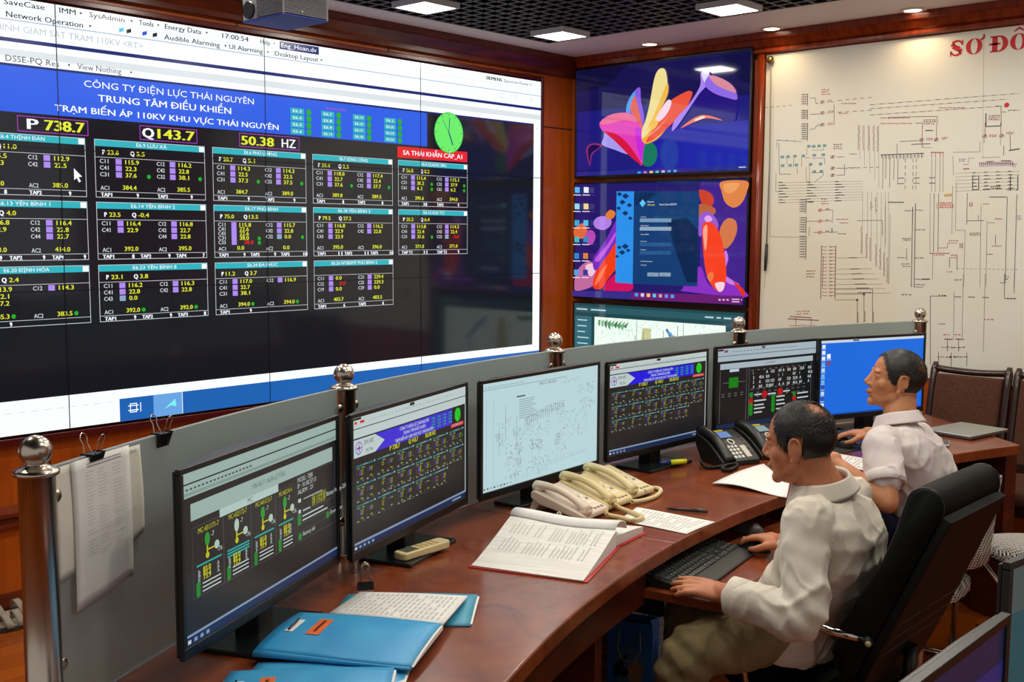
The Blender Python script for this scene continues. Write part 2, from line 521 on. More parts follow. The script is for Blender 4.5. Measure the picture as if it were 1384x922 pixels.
F.rect(3.272, 2.492, 3.512, 2.531, K['navy'], 3); F.text('Eng_Hoan.dv', 3.282, 2.502, .021, K['white'], 4, .215)
F.text('SIEMENS', 4.739, 2.499, .019, K['ltxt'], 3, .14, bold=.03); F.text('Spectrum Power 5', 4.895, 2.499, .017, K['ltxt'], 3, .25)
for x in (4.86, 4.985, 5.13):
    F.frame(x, 2.405, x+.025, 2.43, .002, K['dim'], 3)
for x, c in ((2.43, 'teal'), (2.465, 'ltxt'), (2.54, 'blue'), (2.59, 'ltxt')):
    F.poly([(x, 2.458), (x+.022, 2.466), (x+.022, 2.482), (x, 2.474)], K[c], 3)
# banner
F.rect(W0, 2.078, 4.262, 2.262, K['ban'], 3)
F.text('CÔNG TY ĐIỆN LỰC THÁI NGUYÊN', 2.263, 2.209, .028, K['txt'], 4, .853)
F.text('TRUNG TÂM ĐIỀU KHIỂN', 2.323, 2.153, .029, K['txt'], 4, .665, bold=.012)
F.text('TRẠM BIẾN ÁP 110KV KHU VỰC THÁI NGUYÊN', 2.131, 2.097, .026, K['txt'], 4, 1.127, bold=.012)
F.text('NHÀ VH KHÓA', 3.552, 2.222, .014, K['mag'], 4, .13)
for ci, (x, dx, names) in enumerate(((3.331, 3.444, ('E6.3', 'E6.4', 'E6.5', 'E6.6')), (3.523, 3.635, ('E6.7', 'E6.8', 'E6.9', 'E6.13')), (3.729, 3.839, ('E6.14', 'E6.15', 'E6.17', 'E6.18')), (3.946, 4.058, ('E6.2', 'E6.20', 'E6.23', 'E6.24')))):
    for ri, nm in enumerate(names):
        z = 2.185-ri*.0335
        F.rect(x, z, x+.083, z+.0285, K['cyan'], 4); F.text(nm, x+.041, z+.008, .013, K['txt'], 5, .052, 'c')
        F.disc(dx, z+.014, .0155, K['grn'], 4)
# clock
F.disc(4.432, 2.165, .115, K['lime'], 4, 40); F.ring(4.432, 2.165, .114, .004, K['grn'], 5, 40)
for i in range(12):
    a = PI*i/6; F.disc(4.432+.1*math.sin(a), 2.165+.1*math.cos(a), .0035, K['navy'], 5, 8)
for a, L, w in ((R(155), .075, .008), (R(4), .085, .005), (R(-35), .088, .003)):
    F.line((4.432, 2.165), (4.432+L*math.sin(a), 2.165+L*math.cos(a)), w, K['navy'], 6)
# big totals
for x0_, x1_, seq in ((1.973, 2.275, (('P', 'txt', 2.012, .05), ('738.7', 'yel', 2.085, .175))), (2.514, 2.802, (('Q', 'txt', 2.525, .06), ('143.7', 'yel', 2.60, .19)))):
    F.frame(x0_, 2.002, x1_, 2.066, .003, K['mag'], 3)
    for t, c_, x, w in seq: F.text(t, x, 2.014, .042, K[c_], 4, w, bold=.03)
F.frame(3.03, 2.003, 3.382, 2.069, .003, K['mag'], 3)
F.text('50.38', 3.04, 2.014, .042, K['yel'], 4, .19, bold=.03); F.text('HZ', 3.275, 2.014, .042, K['txt'], 4, .085, bold=.01)
F.rect(4.04, 2.005, 4.582, 2.065, K['red'], 3); F.text('SA THẢI KHẨN CẤP_A1', 4.31, 2.022, .025, K['txt'], 4, .46, 'c', bold=.012)
# station tables
def table(F, K, x0, z1, title, P, Q, L, Rr, ac, taps, w=.54, h=.25, acdot=False):
    s = h/.25; sx = w/.54; k = 3
    x1, z0 = x0+w, z1-h
    if title is None: return
    F.frame(x0, z0, x1, z1, .0022*s, K['frm'], k)
    F.rect(x0+.002, z1-.029*s, x1-.002, z1-.002, K['cyan'], k+1)
    F.text(title, (x0+x1)/2, z1-.0225*s, .0155*s, K['txt'], k+2, min(len(title)*.0135, .36)*sx, 'c')
    F.rect(x1-.03*sx, z1-.027*s, x1-.004*sx, z1-.004*s, K['white'], k+2)
    F.rect(x0, z1-.077*s, x1, z1-.0752*s, K['frm'], k+1); F.rect(x0, z0+.025*s, x1, z0+.0268*s, K['frm'], k+1)
    def tx(t, dx, dz, c, hh=.0188, bold=.012):
        F.text(t, x0+dx*sx, z1-dz*s-hh*s/2, hh*s, K[c], k+2, .0132*len(t)*sx if len(t) > 1 else None, bold=bold)
    if P is not None: tx('P', .035, .054, 'txt', .0195, .03); tx(P, .058, .054, 'yel')
    if Q is not None: tx('Q', .165, .054, 'txt', .0195, .03); tx(Q, .195, .054, 'yel')
    for rows, lx, bxx, vx, dx in ((L, .022, .095, .14, .252), (Rr, .292, .357, .402, .512)):
        pit = .0285 if len(rows) < 4 else .0212
        for i, rw in enumerate(rows):
            nm, val, fl = (rw + ('',))[:3]
            dz = .0925+i*pit
            if nm: tx(nm, lx, dz, 'frm', .0175, .006)
            if nm: F.rect(x0+bxx*sx, z1-(dz+.012)*s, x0+(bxx+.028)*sx, z1-(dz-.012)*s, K['lav' if 'g' in fl else 'pur'], k+2)
            tx(val, vx+(.025 if 'r' in fl else 0), dz, 'red' if 'r' in fl else 'yel')
            if '.' in fl: F.disc(x0+dx*sx, z1-(dz+.003)*s, .0095*s, K['grn'], k+2, 14)
    if ac:
        for (nm, val), lx, vx in zip(ac, (.022, .292), (.125, .392)):
            if nm: tx(nm, lx, .208, 'frm', .0175, .006)
            tx(val, vx, .204, 'yel')
            if acdot: F.disc(x0+(vx+.083)*sx, z1-.205*s, .0095*s, K['grn'], k+2, 14)
    n = len(taps)
    for i, (nm, val) in enumerate(taps):
        if n == 3: a, b = .022+i*.178, .022+i*.178+.138
        else: a, b = .022+i*.27, .19+i*.27
        if nm: tx(nm, a, .2375, 'txt', .0165, .025)
        tx(val, b, .2375, 'txt', .018, .03)
T = []
TX = (1.719, 2.300, 2.881, 3.463, 4.044); TZ = (1.992, 1.7225, 1.449)
A = lambda a, b: (('AC1', a), ('AC2', b))
def tp(*v): return [('TAP%d' % (i+1), x) for i, x in enumerate(v)]
TABLES = [
 (0, 0, 'E6.4 THỊNH ĐÁN', None, '11.0', [('', '115.5'), ('', '22.3')], [('C12', '112.9'), ('C42', '22.5')], A('384.0', '385.0'), tp('8', '9')),
 (1, 0, 'E6.9 LƯU XÁ', '23.6', '5.5', [('C11', '115.9'), ('C41', '22.3'), ('C31', '37.6', '.')], [('C12', '116.2'), ('C42', '22.8'), ('C32', '38.1', '.')], A('384.4', '385.5'), tp('9', '9')),
 (2, 0, 'E6.6 PHÚ LƯƠNG', '20.7', '5.1', [('C11', '114.3'), ('C41', '22.5'), ('C31', '37.3', '.')], [('C12', '114.3'), ('C42', '22.5'), ('C32', '37.5', '.')], A('384.7', '389.0'), tp('9', '9')),
 (3, 0, 'E6.7 SÔNG CÔNG', '39.4', '2.5', [('C11', '118.0'), ('C41', '22.7'), ('C31', '37.6', '.')], [('C12', '117.4'), ('C42', '22.4'), ('C32', '37.7', '.')], A('389.8', '389.5'), tp('8', '8')),
 (4, 0, 'E6.8 QUANG SƠN', '26.8', '8.2', [('C11', '115.4'), ('C31', '38.2', '.'), ('C61', '6.2', '.')], [('C12', '115.1'), ('C32', '37.9', '.'), ('C62', '6.2', '.')], A('390.6', '394.0'), tp('10', '9')),
 (0, 1, 'E6.13 YÊN BÌNH 1', None, '4.0', [('', '116.8'), ('', '22.9')], [('C12', '116.4'), ('C42', '22.8'), ('C44', '22.7')], A('413.0', '414.0'), [('TAP1', '9'), ('TAP2', '9'), ('TAP4', '9')]),
 (1, 1, 'E6.14 YÊN BÌNH 2', '23.5', '-0.4', [('C11', '116.4'), ('C41', '22.9')], [('C12', '116.8'), ('C42', '22.7'), ('C44', '22.8')], A('392.0', '395.0'), [('TAP1', '8'), ('TAP2', '9'), ('TAP4', '7')]),
 (2, 1, 'E6.17 PHÚ BÌNH', '75.0', '13.5', [('C11', '115.8'), ('C41', '22.6'), ('C43', '22.6'), ('C31', '38.0', '.'), ('C33', '38.0', 'r.')], [('C12', '115.7'), ('C42', '22.8'), ('C32', '0.0', 'g.')], A('0.0', '0.0'), tp('9', '9', '10')),
 (3, 1, 'E6.18 YÊN BÌNH 3', '79.5', '27.2', [('C11', '116.8'), ('C41', '22.9'), ('C43', '22.9')], [('C12', '116.2'), ('C42', '22.8')], A('395.0', '396.0'), tp('11', '11', '10')),
 (4, 1, 'E6.15 ĐẠI TỪ', '25.2', '6.4', [('C11', '113.8'), ('C41', '22.4'), ('C31', '37.6', '.')], [('C12', '114.3'), ('C42', '22.4'), ('C32', '0.0', 'rg')], A('371.0', '371.0'), [('TAP T1', '11'), ('TAP T2', '9')]),
 (0, 2, 'E6.20 ĐỊNH HÓA', None, '2.4', [('', '113.9'), ('', '22.1'), ('', '37.2')], [('C12', '114.3')], A('385.3', '383.5'), [('TAP1', '9')]),
 (1, 2, 'E6.23 YÊN BÌNH 8', '23.1', '3.8', [('C11', '116.2'), ('C41', '22.8'), ('C43', '0.0', 'g')], [('C12', '116.3'), ('C42', '22.8')], A('392.0', '392.0'), tp('9', '9', '8')),
 (2, 2, 'E6.24 ĐA PHÚC', '11.2', '3.7', [('C11', '117.0'), ('C41', '22.7'), ('C31', '38.1')], [('C12', '116.9')], A('394.0', '394.0'), [('TAP1', '9')]),
 (3, 2, 'E6.26 NT&ĐMT PHÚ BÌNH 2', None, None, [('C11', '0.0'), ('C12', '0.0', 'r'), ('C19', '0.0')], [('C21', '229.4'), ('C22', '229.3'), ('C29', '0.0')], A('403.7', '403.5'), tp('6', '6')),
]
for c_, r_, ti, P_, Q_, L_, R_, ac_, tp_ in TABLES:
    table(F, K, TX[c_], TZ[r_], ti, P_, Q_, L_, R_, ac_, tp_, acdot=(r_ == 2 and c_ < 3))
# pointer, task bar
F.poly([(2.205, 1.862), (2.205, 1.812), (2.216, 1.822), (2.226, 1.803), (2.234, 1.808), (2.224, 1.826), (2.240, 1.828)], K['white'], 6)
F.rect(2.379, .747, W1, .850, K['task'], 2); F.rect(2.544, .747, 2.69, .850, K['task2'], 3)
F.rect(2.69, .747, 2.693, .85, K['white'], 3)
F.poly([(2.595, .778), (2.655, .822), (2.660, .785), (2.632, .793)], K['cyan2'], 4)
F.frame(2.428, .782, 2.462, .824, .004, K['white'], 4); F.rect(2.42, .79, 2.47, .795, K['white'], 4); F.rect(2.42, .811, 2.47, .815, K['white'], 4); F.rect(2.478, .782, 2.482, .824, K['white'], 4)
F.text('5:00 PM', 4.95, .79, .02, K['white'], 4, .13)
for i in range(42): F.rect(W0+.03+i*.055, .84, W0+.06+i*.055, .842, K['dim'], 3) if W0+.06+i*.055 < 2.37 else None
for z in (2.245, .875): F.poly([(5.195, z), (5.2, z+.006), (5.205, z)], K['ltxt'], 3)
# thin gaps between the tiles
for x in COLS[1:-1]: F.rect(x-.0022, ROWS[0], x+.0022, ROWS[-1], K['blk'], 9)
for z in ROWS[1:-1]: F.rect(W0, z-.0018, W1, z+.0018, K['blk'], 9)
part('screen_image', F.mb, None, vw, world=True)
# ------------------------------------------------------------------ stacked televisions on the side wall
M_tvb = mat('tv_bezel', '0b0b0d', .3, 0, .5)
def T_(hexc, es=1.0): return glow(hexc, es, .06, .5)
def tv(label, z0, z1, draw, mapf):
    y0, y1 = 4.522, 3.237
    t = thing('wall_television', label, 'television', (WALL_X, (y0+y1)/2, z0))
    part('housing', MB().bx(XW+.006, WALL_X, y1+.004, y0-.004, z0+.004, z1-.004), M_tvb, t, world=True)
    b = MB(); w = .011
    b.bx(XW-.003, XW+.012, y1, y0, z0, z0+w+.006); b.bx(XW-.003, XW+.012, y1, y0, z1-w, z1)
    b.bx(XW-.003, XW+.012, y1, y1+w, z0+w+.006, z1-w); b.bx(XW-.003, XW+.012, y0-w, y0, z0+w+.006, z1-w)
    part('bezel', b, M_tvb, t, .002, world=True)
    f = Flat((XW, 0, 0), (0, -1, 0), (0, 0, 1))
    m = lambda pts: [(lambda q: (min(max(-q.y, -y0+w), -y1-w), min(max(q.z, z0+w+.006), z1-w)))(on(*mapf(x, y), 0, XW)) for x, y in pts]
    f.rect(-y0+w, z0+w+.006, -y1-w, z1-w, T_('15124e'), 0)
    draw(f, m)
    part('screen_image', f.mb, None, t, world=True)
    return t
Z5 = lambda x, y: (740+x/3.6875, y/3.6875)
Z6 = lambda x, y: (740+x/3.6875, 230+y/3.6875)
def tv1(f, m):
    k = [1]
    def B(c, *p):
        k[0] += 1; f.blob(m(p), T_(c), k[0])
    def Q(c, *p):
        k[0] += 1; f.poly(m(p), T_(c), k[0])
    Q('1b1a78', (150, 560), (1022, 470), (1022, 840), (150, 850)); Q('1d1ea0', (500, 640), (1000, 600), (1000, 835), (500, 850))
    Q('0f0d38', (145, 345), (400, 310), (300, 430), (145, 460)); Q('0f0e40', (860, 260), (1022, 240), (1022, 420), (960, 400))
    Q('26268a', (146, 858), (1021, 822), (1021, 872), (146, 888))
    B('8a2a70', (275, 722), (230, 714), (196, 735), (200, 790), (213, 826), (226, 770), (262, 738)); B('150f50', (262, 728), (230, 722), (205, 740), (206, 785), (213, 812), (220, 765), (255, 738))
    B('a898ee', (290, 655), (330, 690), (402, 766), (340, 748), (275, 722), (280, 690))
    B('8a58e0', (462, 437), (468, 500), (484, 585), (472, 650), (425, 600), (395, 565), (402, 510), (430, 460))
    B('48a0f0', (430, 460), (440, 480), (415, 540), (405, 572), (394, 560), (400, 515)); B('e0604a', (436, 480), (455, 540), (476, 640), (440, 590), (415, 540))
    B('e23cb8', (262, 615), (300, 580), (360, 563), (420, 570), (468, 635), (490, 720), (473, 823), (440, 790), (380, 735), (320, 685), (275, 650))
    B('ea6c96', (262, 615), (300, 580), (360, 563), (420, 570), (450, 610), (380, 600), (300, 620)); B('c828d8', (440, 640), (470, 650), (488, 720), (474, 800), (450, 740))
    B('d6123c', (285, 655), (350, 672), (410, 725), (473, 822), (410, 775), (340, 705))
    B('17785c', (490, 718), (530, 716), (550, 758), (540, 808), (510, 830), (478, 815))
    B('efae3e', (472, 680), (482, 712), (510, 714), (565, 680), (620, 590), (560, 560), (500, 620))
    B('eedc92', (565, 343), (594, 358), (601, 465), (570, 540), (520, 640), (478, 690), (474, 650), (492, 600), (512, 520), (538, 385)); B('f0b848', (598, 420), (603, 470), (560, 560), (500, 650), (540, 560))
    B('ea5238', (720, 456), (723, 476), (690, 545), (615, 625), (540, 690), (495, 705), (560, 600), (610, 510), (690, 460)); B('f08a70', (590, 600), (640, 540), (560, 640), (505, 680))
    B('f6d4e4', (622, 507), (603, 500), (570, 545), (546, 590), (560, 606), (590, 580), (612, 545)); B('f4c050', (540, 600), (556, 616), (530, 646), (516, 630))
    B('20127a', (792, 430), (870, 455), (950, 497), (944, 570), (925, 605), (800, 570), (700, 600), (740, 510))
    B('ee7a60', (668, 640), (740, 586), (800, 575), (880, 602), (800, 590), (730, 612)); B('f6e0d0', (735, 600), (775, 580), (790, 585), (750, 602))
    B('a884f0', (770, 362), (812, 362), (802, 420), (760, 470), (700, 560), (648, 635), (625, 652), (640, 600), (710, 520), (765, 430)); B('ded8fa', (774, 362), (810, 362), (795, 410), (782, 400))
    B('8f6ae6', (812, 378), (870, 390), (930, 430), (951, 495), (900, 488), (835, 465), (790, 425)); B('d88a9a', (812, 378), (870, 390), (925, 425), (946, 462), (900, 450), (840, 420))
    for i in range(7):
        x = 455+i*30; y = 864-i*1.4
        Q(('3aa0f0', 'd070c0', 'f0d070', '50c8c0', 'c0c0c8', '6090f0', '50a0f0')[i], (x, y-8), (x+16, y-9), (x+16, y+8), (x, y+9))
    for y in (832, 846): Q('c8ccf0', (960, y), (995, y-1), (995, y+4), (960, y+5))
tv('topmost of the stacked wall televisions, showing a coloured glass flower on dark blue', 1.946, 2.644, tv1, Z5)
def tv2(f, m):
    k = [1]
    def B(c, *p):
        k[0] += 1; f.blob(m(p), T_(c), k[0])
    def Q(c, *p):
        k[0] += 1; f.poly(m(p), T_(c), k[0])
    Q('24186a', (135, 72), (1022, 55), (1010, 660), (135, 630)); Q('40208a', (760, 60), (1010, 60), (1005, 600), (760, 560))
    B('c06aa0', (130, 595), (150, 500), (205, 455), (243, 485), (238, 560), (200, 590)); B('f0c8dc', (190, 480), (225, 465), (240, 500), (215, 530))
    B('7a2cc0', (230, 440), (290, 350), (352, 240), (360, 330), (300, 440), (240, 500)); B('c05ae0', (240, 440), (300, 370), (340, 310), (330, 350), (262, 450))
    B('f03c12', (230, 585), (240, 515), (300, 425), (350, 360), (352, 470), (305, 540), (270, 590)); B('f8784a', (236, 575), (255, 520), (300, 470), (262, 550))
    B('d0125c', (280, 592), (345, 515), (420, 555), (420, 600), (340, 602))
    B('b27ce6', (231, 262), (250, 236), (285, 230), (318, 245), (316, 275), (285, 298), (245, 290)); B('e07c34', (292, 222), (315, 198), (340, 212), (330, 238), (304, 245))
    B('e06838', (137, 290), (180, 265), (200, 300), (180, 340), (137, 330)); B('b848b0', (195, 310), (225, 300), (242, 330), (225, 370), (200, 360))
    B('cc4028', (755, 102), (808, 110), (832, 145), (818, 182), (780, 180)); B('b8643a', (755, 172), (830, 185), (838, 215), (800, 235), (760, 245))
    B('9a58cc', (755, 240), (800, 205), (845, 245), (852, 290), (800, 300), (760, 330)); B('e0a8f0', (785, 240), (805, 225), (825, 245), (800, 262))
    B('e08444', (870, 58), (1004, 55), (998, 110), (970, 165), (930, 187), (890, 162), (872, 110)); B('f0a060', (885, 70), (960, 66), (930, 110), (890, 110))
    B('d4764a', (862, 300), (878, 262), (905, 240), (940, 252), (948, 300), (925, 360), (888, 392), (866, 350))
    B('8a30c4', (678, 588), (760, 480), (800, 560), (850, 590), (890, 530), (940, 560), (1004, 600), (1002, 634), (700, 606)); B('c878e8', (890, 400), (905, 440), (890, 520), (960, 570), (900, 560), (878, 480))
    B('e4301a', (930, 553), (1004, 598), (1002, 636), (965, 610)); B('f6401c', (776, 290), (792, 260), (832, 268), (868, 330), (890, 440), (894, 550), (872, 606), (835, 590), (800, 530), (782, 420)); B('f8a888', (780, 300), (800, 275), (800, 350), (790, 400))
    B('f4d4e4', (840, 565), (885, 560), (880, 596), (858, 604)); B('f07840', (800, 530), (818, 508), (834, 520), (820, 556))
    Q('123c72', (437, 106), (762, 106), (752, 580), (430, 566)); Q('2c90ea', (350, 106), (437, 106), (430, 566), (344, 560)); Q('0a2550', (600, 250), (700, 235), (756, 300), (753, 560), (700, 560), (650, 420))
    for x, y, s in ((365, 120, 14), (395, 130, 18), (380, 160, 16), (415, 175, 14), (362, 190, 12), (395, 215, 16), (420, 240, 12), (365, 385, 12), (395, 380, 18), (380, 410, 16), (410, 400, 12), (355, 430, 10)):
        Q('0c3468', (x-s, y), (x, y-s*.8), (x+s, y), (x, y+s*.8))
    for i in range(7): Q('0c2a54', (445+i*24, 112+i*0), (462+i*24, 112), (440+i*14, 190-i*8), (440+i*10, 175-i*8)) if i < 5 else None
    Q('60c8f8', (468, 165), (484, 146), (498, 165), (483, 185))
    f.text('Milestone', *m([(505, 162)])[0], .009, T_('f0f4fa'), 40); f.text('XProtect', *m([(505, 178)])[0], .011, T_('e8e040'), 40, .055); f.text('Smart Client 2020 R2', *m([(565, 176)])[0], .011, T_('f0f4fa'), 40, .125)
    for t, y in (('Computer', 236), ('Authentication', 279), ('Remote 5000%', 323), ('User name', 357), ('Password', 399), ('   Remember password', 456), ('   Auto-login', 475), ): f.text(t, *m([(472, y)])[0], .007, T_('dfe8f0'), 40)
    for y, c in ((250, '7a98b8'), (292, '90a8c0'), (370, '28588c'), (412, '28588c')): Q(c, (470, y-9), (627, y-9), (626, y+10), (469, y+9))
    for x in (508, 568): Q('8aa0b8', (x, 510), (x+56, 511), (x+55, 530), (x-1, 529))
    f.text('Connect', *m([(520, 524)])[0], .007, T_('102030'), 60); f.text('Close', *m([(582, 525)])[0], .007, T_('102030'), 60)
    Q('3a2c8a', (135, 600), (430, 606), (430, 646), (135, 632)); Q('6a1c70', (430, 606), (1006, 628), (1004, 672), (430, 646))
    for i in range(7):
        x = 446+i*30; y = 620+i*1.4
        Q(('3aa0f0', 'd0d0e0', 'f0d070', '50c8f0', 'c0a0a8', '6090f0', '50a0f0')[i], (x, y-8), (x+16, y-8), (x+16, y+9), (x, y+8))
    for y in (640, 652): Q('e0c8f0', (930, y), (968, y+1), (968, y+6), (930, y+5))
    for x in (865, 885, 905, 978): Q('d8c0e8', (x, 641), (x+10, 642), (x+10, 650), (x, 649))
    for r in range(6):
        for c in range(2):
            x, y = 150+c*45, 85+r*82
            Q(('58b8f0', 'e8f0f8', '9ad8f0', 'f0d890', '40a8d8', '58c0e8', '48b8c0', '3888c8', '2888d0', 'e08040', '58a0e0', '3a3a9a')[(r*2+c) % 12], (x, y), (x+24, y+1), (x+24, y+29), (x, y+28))
            Q('e8e8f4', (x-6, y+37), (x+30, y+38), (x+30, y+42), (x-6, y+41))
tv('middle wall television of the stack, with a login window over a red and purple desktop', 1.169, 1.923, tv2, Z6)
def feed_mat():
    m = mat('camera_feed', '050506', .06, 0, .5, 'ffffff', 1.1)
    n = m.node_tree.nodes; l = m.node_tree.links; b = n['Principled BSDF']
    tc = n.new('ShaderNodeTexCoord'); mp = n.new('ShaderNodeMapping'); mp.inputs['Scale'].default_value = (1, 1, .5)
    v = n.new('ShaderNodeTexNoise'); v.inputs['Scale'].default_value = 48; v.inputs['Detail'].default_value = 8; v.inputs['Roughness'].default_value = .8; v.inputs['Distortion'].default_value = 1.5
    r = n.new('ShaderNodeValToRGB')
    for p, c in ((0, '1c4a3c'), (.34, '4f8a76'), (.39, 'a8d0bc'), (.45, 'f2fbee'), (.57, 'dcf2e8'), (.66, '7ab4b0')):
        e = r.color_ramp.elements[0] if p == 0 else r.color_ramp.elements.new(p)
        e.position = p; e.color = lin(c)
    r.color_ramp.elements[-1].color = lin('5a9a98')
    l.new(tc.outputs['Object'], mp.inputs['Vector']); l.new(mp.outputs['Vector'], v.inputs['Vector'])
    l.new(v.outputs['Fac'], r.inputs['Fac']); l.new(r.outputs['Color'], b.inputs['Emission Color'])
    return m
def tv3(f, m):
    u0, u1, zt = -4.511, -3.248, 1.142
    f.rect(u0, .43, u1, zt, T_('20484e'), 1)
    f.rect(u0+.01, 1.085, u1, 1.125, T_('2c5a64'), 2)
    f.rect(u0+.01, .45, u0+.145, 1.06, T_('336a78'), 2)
    a, b_, c, d = u0+.17, u1-.12, .52, 1.06
    f.rect(a, c, b_, d, feed_mat(), 2)
    f.poly([(a+.30, c), (a+.50, c), (a+.44, d-.05), (a+.38, d-.05)], T_('c8c890'), 3)
    for k in range(9): f.poly([(a+.03+k*.025, d-.02-.004*k), (a+.05+k*.028, d-.015), (a+.045+k*.026, d-.06-.006*(k % 4)), (a+.03+k*.025, d-.05)], T_(('5e9a68', '7ab080', '4c8058')[k % 3]), 3)
    for k in range(7): f.poly([(a+.55+k*.025, d-.05-.02*k), (a+.565+k*.025, d-.04-.02*k), (a+.60+k*.025, d-.09-.02*k), (a+.585+k*.025, d-.10-.02*k)], T_(('3f7cb0', '6aa0c8', '2c5c90')[k % 3]), 3)
    rr = random.Random(4)
    for i in range(150):
        u = rr.uniform(a+.02, b_-.03); v = rr.uniform(c, d-.06); h = rr.choice((.006, .012, .03, .08))*rr.uniform(.6, 1.3)
        f.rect(u, v, u+rr.uniform(.0015, .005), min(v+h, d), T_(rr.choice(('2a4a48', '355a58', 'f4fff4', 'e4f0e4', '1e3a38'))), 4)
    f.rect(a+.335, c, a+.338, d, T_('2a4a50'), 5); f.rect(a+.68, c, a+.683, d, T_('2a4a50'), 5)
    for i in range(14): f.rect(u0+.03, 1.03-i*.038, u0+.07+rr.uniform(.02, .06), 1.037-i*.038, T_('b8dce0'), 4)
    for u, w in ((.02, .03), (.04, .07), (.14, .12), (1.0, .06), (1.08, .03), (1.13, .05)): f.rect(u0+u, 1.1, u0+u+w, 1.109, T_('bcd8dc'), 4)
tv('lowest of the stacked wall televisions, showing a pale camera view of switchgear', .424, 1.153, tv3, Z6)

# ------------------------------------------------------------------ wall chart
CX = WALL_X-.012
M_board = vary(mat('chart_board', 'd6d2c2', .55, 0, .3), 'dddcd0', 'd8d0b8', (1, 1, 1), 4, 1.1, lo=.42, hi=.72)
ch = thing('wall_chart', 'large white wall chart of a power network with a red heading', 'chart', (CX, 1.9, .86))
part('board', MB().bx(CX, WALL_X, .30, 3.172, .86, 2.598), M_board, ch, world=True)
I = {k: mat('chart_ink_'+k, c, .6) for k, c in dict(k='4a4a48', r='a8505a', d='7a2c3a', g='8f8d84', t='6f9ca0', red='c01424', p='8a6a9a', y='c8a860').items()}
f = Flat((CX, 0, 0), (0, -1, 0), (0, 0, 1))
def c1(*p): return [(lambda q: (-q.y, q.z))(on(x, y, 0, CX)) for x, y in p]
def L(c, *p, w=.0028): f.path(c1(*p), w, I[c], 1)
Q1 = lambda x, y: (1020+x*.16275, 110+y*.16275)
Q2 = lambda x, y: (1200+x*.16269, 110+y*.16269)
Q3 = lambda x, y: (1020+x*.16275, 240+y*.16275)
Q4 = lambda x, y: (1200+x*.16269, 240+y*.16269)
Q5 = lambda x, y: (1020+x*.263, 370+y*.263)
def S(q, c, *p, w=.0028): L(c, *[q(*a) for a in p], w=w)
def dash(q, c, a, b, n=6, duty=.55, w=.0028):
    for i in range(n):
        t0, t1 = i/n, (i+duty)/n
        S(q, c, (a[0]+(b[0]-a[0])*t0, a[1]+(b[1]-a[1])*t0), (a[0]+(b[0]-a[0])*t1, a[1]+(b[1]-a[1])*t1), w=w)
rr = random.Random(11)
def scrib(q, c, x, y, n=3, w=70, dy=16, col2=None):      # tiny lines of lettering
    for i in range(n):
        x0 = x
        while x0 < x+w:
            s = rr.uniform(6, 16); S(q, c, (x0, y+i*dy-rr.uniform(0, 3)), (x0+s, y+i*dy-rr.uniform(0, 5)), w=.005); x0 += s+rr.uniform(3, 9)
def trafo(q, x, y, c='d', r=9):
    for dx in (-7, 6): 
        u, v = c1(q(x+dx, y))[0]; f.ring(u, v, .0075, .002, I[c], 2, 12)
    S(q, c, (x-14, y+8), (x+14, y-10), w=.003)
# left busbars and feeders
for y0, y1, n in ((100, 205, 5), (232, 320, 5), (345, 495, 8)):
    S(Q1, 'k', (440, y0), (438, y1), w=.004)
    for i in range(n):
        y = y0+8+(y1-y0-10)*i/n; S(Q1, 'k', (385, y+4), (436, y), w=.003); S(Q1, 'r', (400, y-5), (410, y+7), w=.004); S(Q1, 'p', (416, y-5), (424, y+8), w=.003)
S(Q1, 'k', (460, 138), (505, 138), (507, 180), (530, 184)); S(Q1, 'k', (460, 275), (540, 270)); S(Q1, 'k', (455, 402), (500, 392), (515, 368), (545, 360))
for y in (172, 262, 360): trafo(Q1, 562, y); S(Q1, 'r', (600, y), (655, y-4)); scrib(Q1, 'r', 612, y-12, 1, 30)
S(Q1, 'k', (660, 190), (660, 362)); scrib(Q1, 'r', 555, 72, 3, 60, 18)
dash(Q1, 'k', (80, 218), (330, 198), 5); dash(Q1, 'k', (690, 160), (1000, 130), 5); dash(Q1, 'k', (690, 258), (1000, 238), 5); scrib(Q1, 'r', 720, 186, 1, 110); scrib(Q1, 'r', 700, 268, 1, 60)
S(Q1, 'g', (180, 560), (182, 488), (390, 500)); S(Q1, 'k', (200, 510), (206, 770), (300, 770)); dash(Q1, 'k', (190, 488), (390, 500), 3, .3, .004)
for x, y in ((450, 540), (490, 540), (535, 537), (580, 534), (230, 628), (276, 626), (334, 622), (404, 620), (495, 614), (570, 610), (232, 700), (294, 698), (346, 694), (464, 690), (547, 687), (495, 750), (553, 748)):
    f.poly(c1(*[Q1(x+a, y+b) for a, b in ((-15, 12), (15, 10), (15, -12), (-13, -11))]), I['t'], 1)
for p in (((432, 560), (432, 612)), ((478, 572), (570, 570), (570, 550)), ((324, 640), (322, 715)), ((390, 632), (390, 710)), ((420, 632), (460, 634)), ((478, 640), (580, 636), (582, 690)), ((270, 640), (268, 690)), ((352, 710), (355, 770)), ((470, 760), (570, 756), (568, 780), (500, 835)), ((428, 710), (430, 840)), ((455, 702), (455, 865)), ((178, 765), (175, 915), (210, 915))): S(Q1, 'k', *p, w=.0022)
scrib(Q1, 'd', 655, 525, 3, 60, 18)
for y in (628, 722, 780): trafo(Q1, 648, y); S(Q1, 'k', (700, y), (745, y-2)); S(Q1, 'r', (680, y), (720, y), w=.003)
S(Q1, 'k', (745, 690), (747, 780)); scrib(Q1, 'k', 790, 606, 1, 60); scrib(Q1, 'k', 780, 720, 1, 70); dash(Q1, 'k', (745, 722), (1060, 712), 6)
for i in range(8): dash(Q1, 'k', (200, 840+i*24), (900, 830+i*22), 3, .14+.1*(i % 3), .0045); S(Q1, 'g', (190, 842+i*24), (900, 830+i*22), w=.0016)
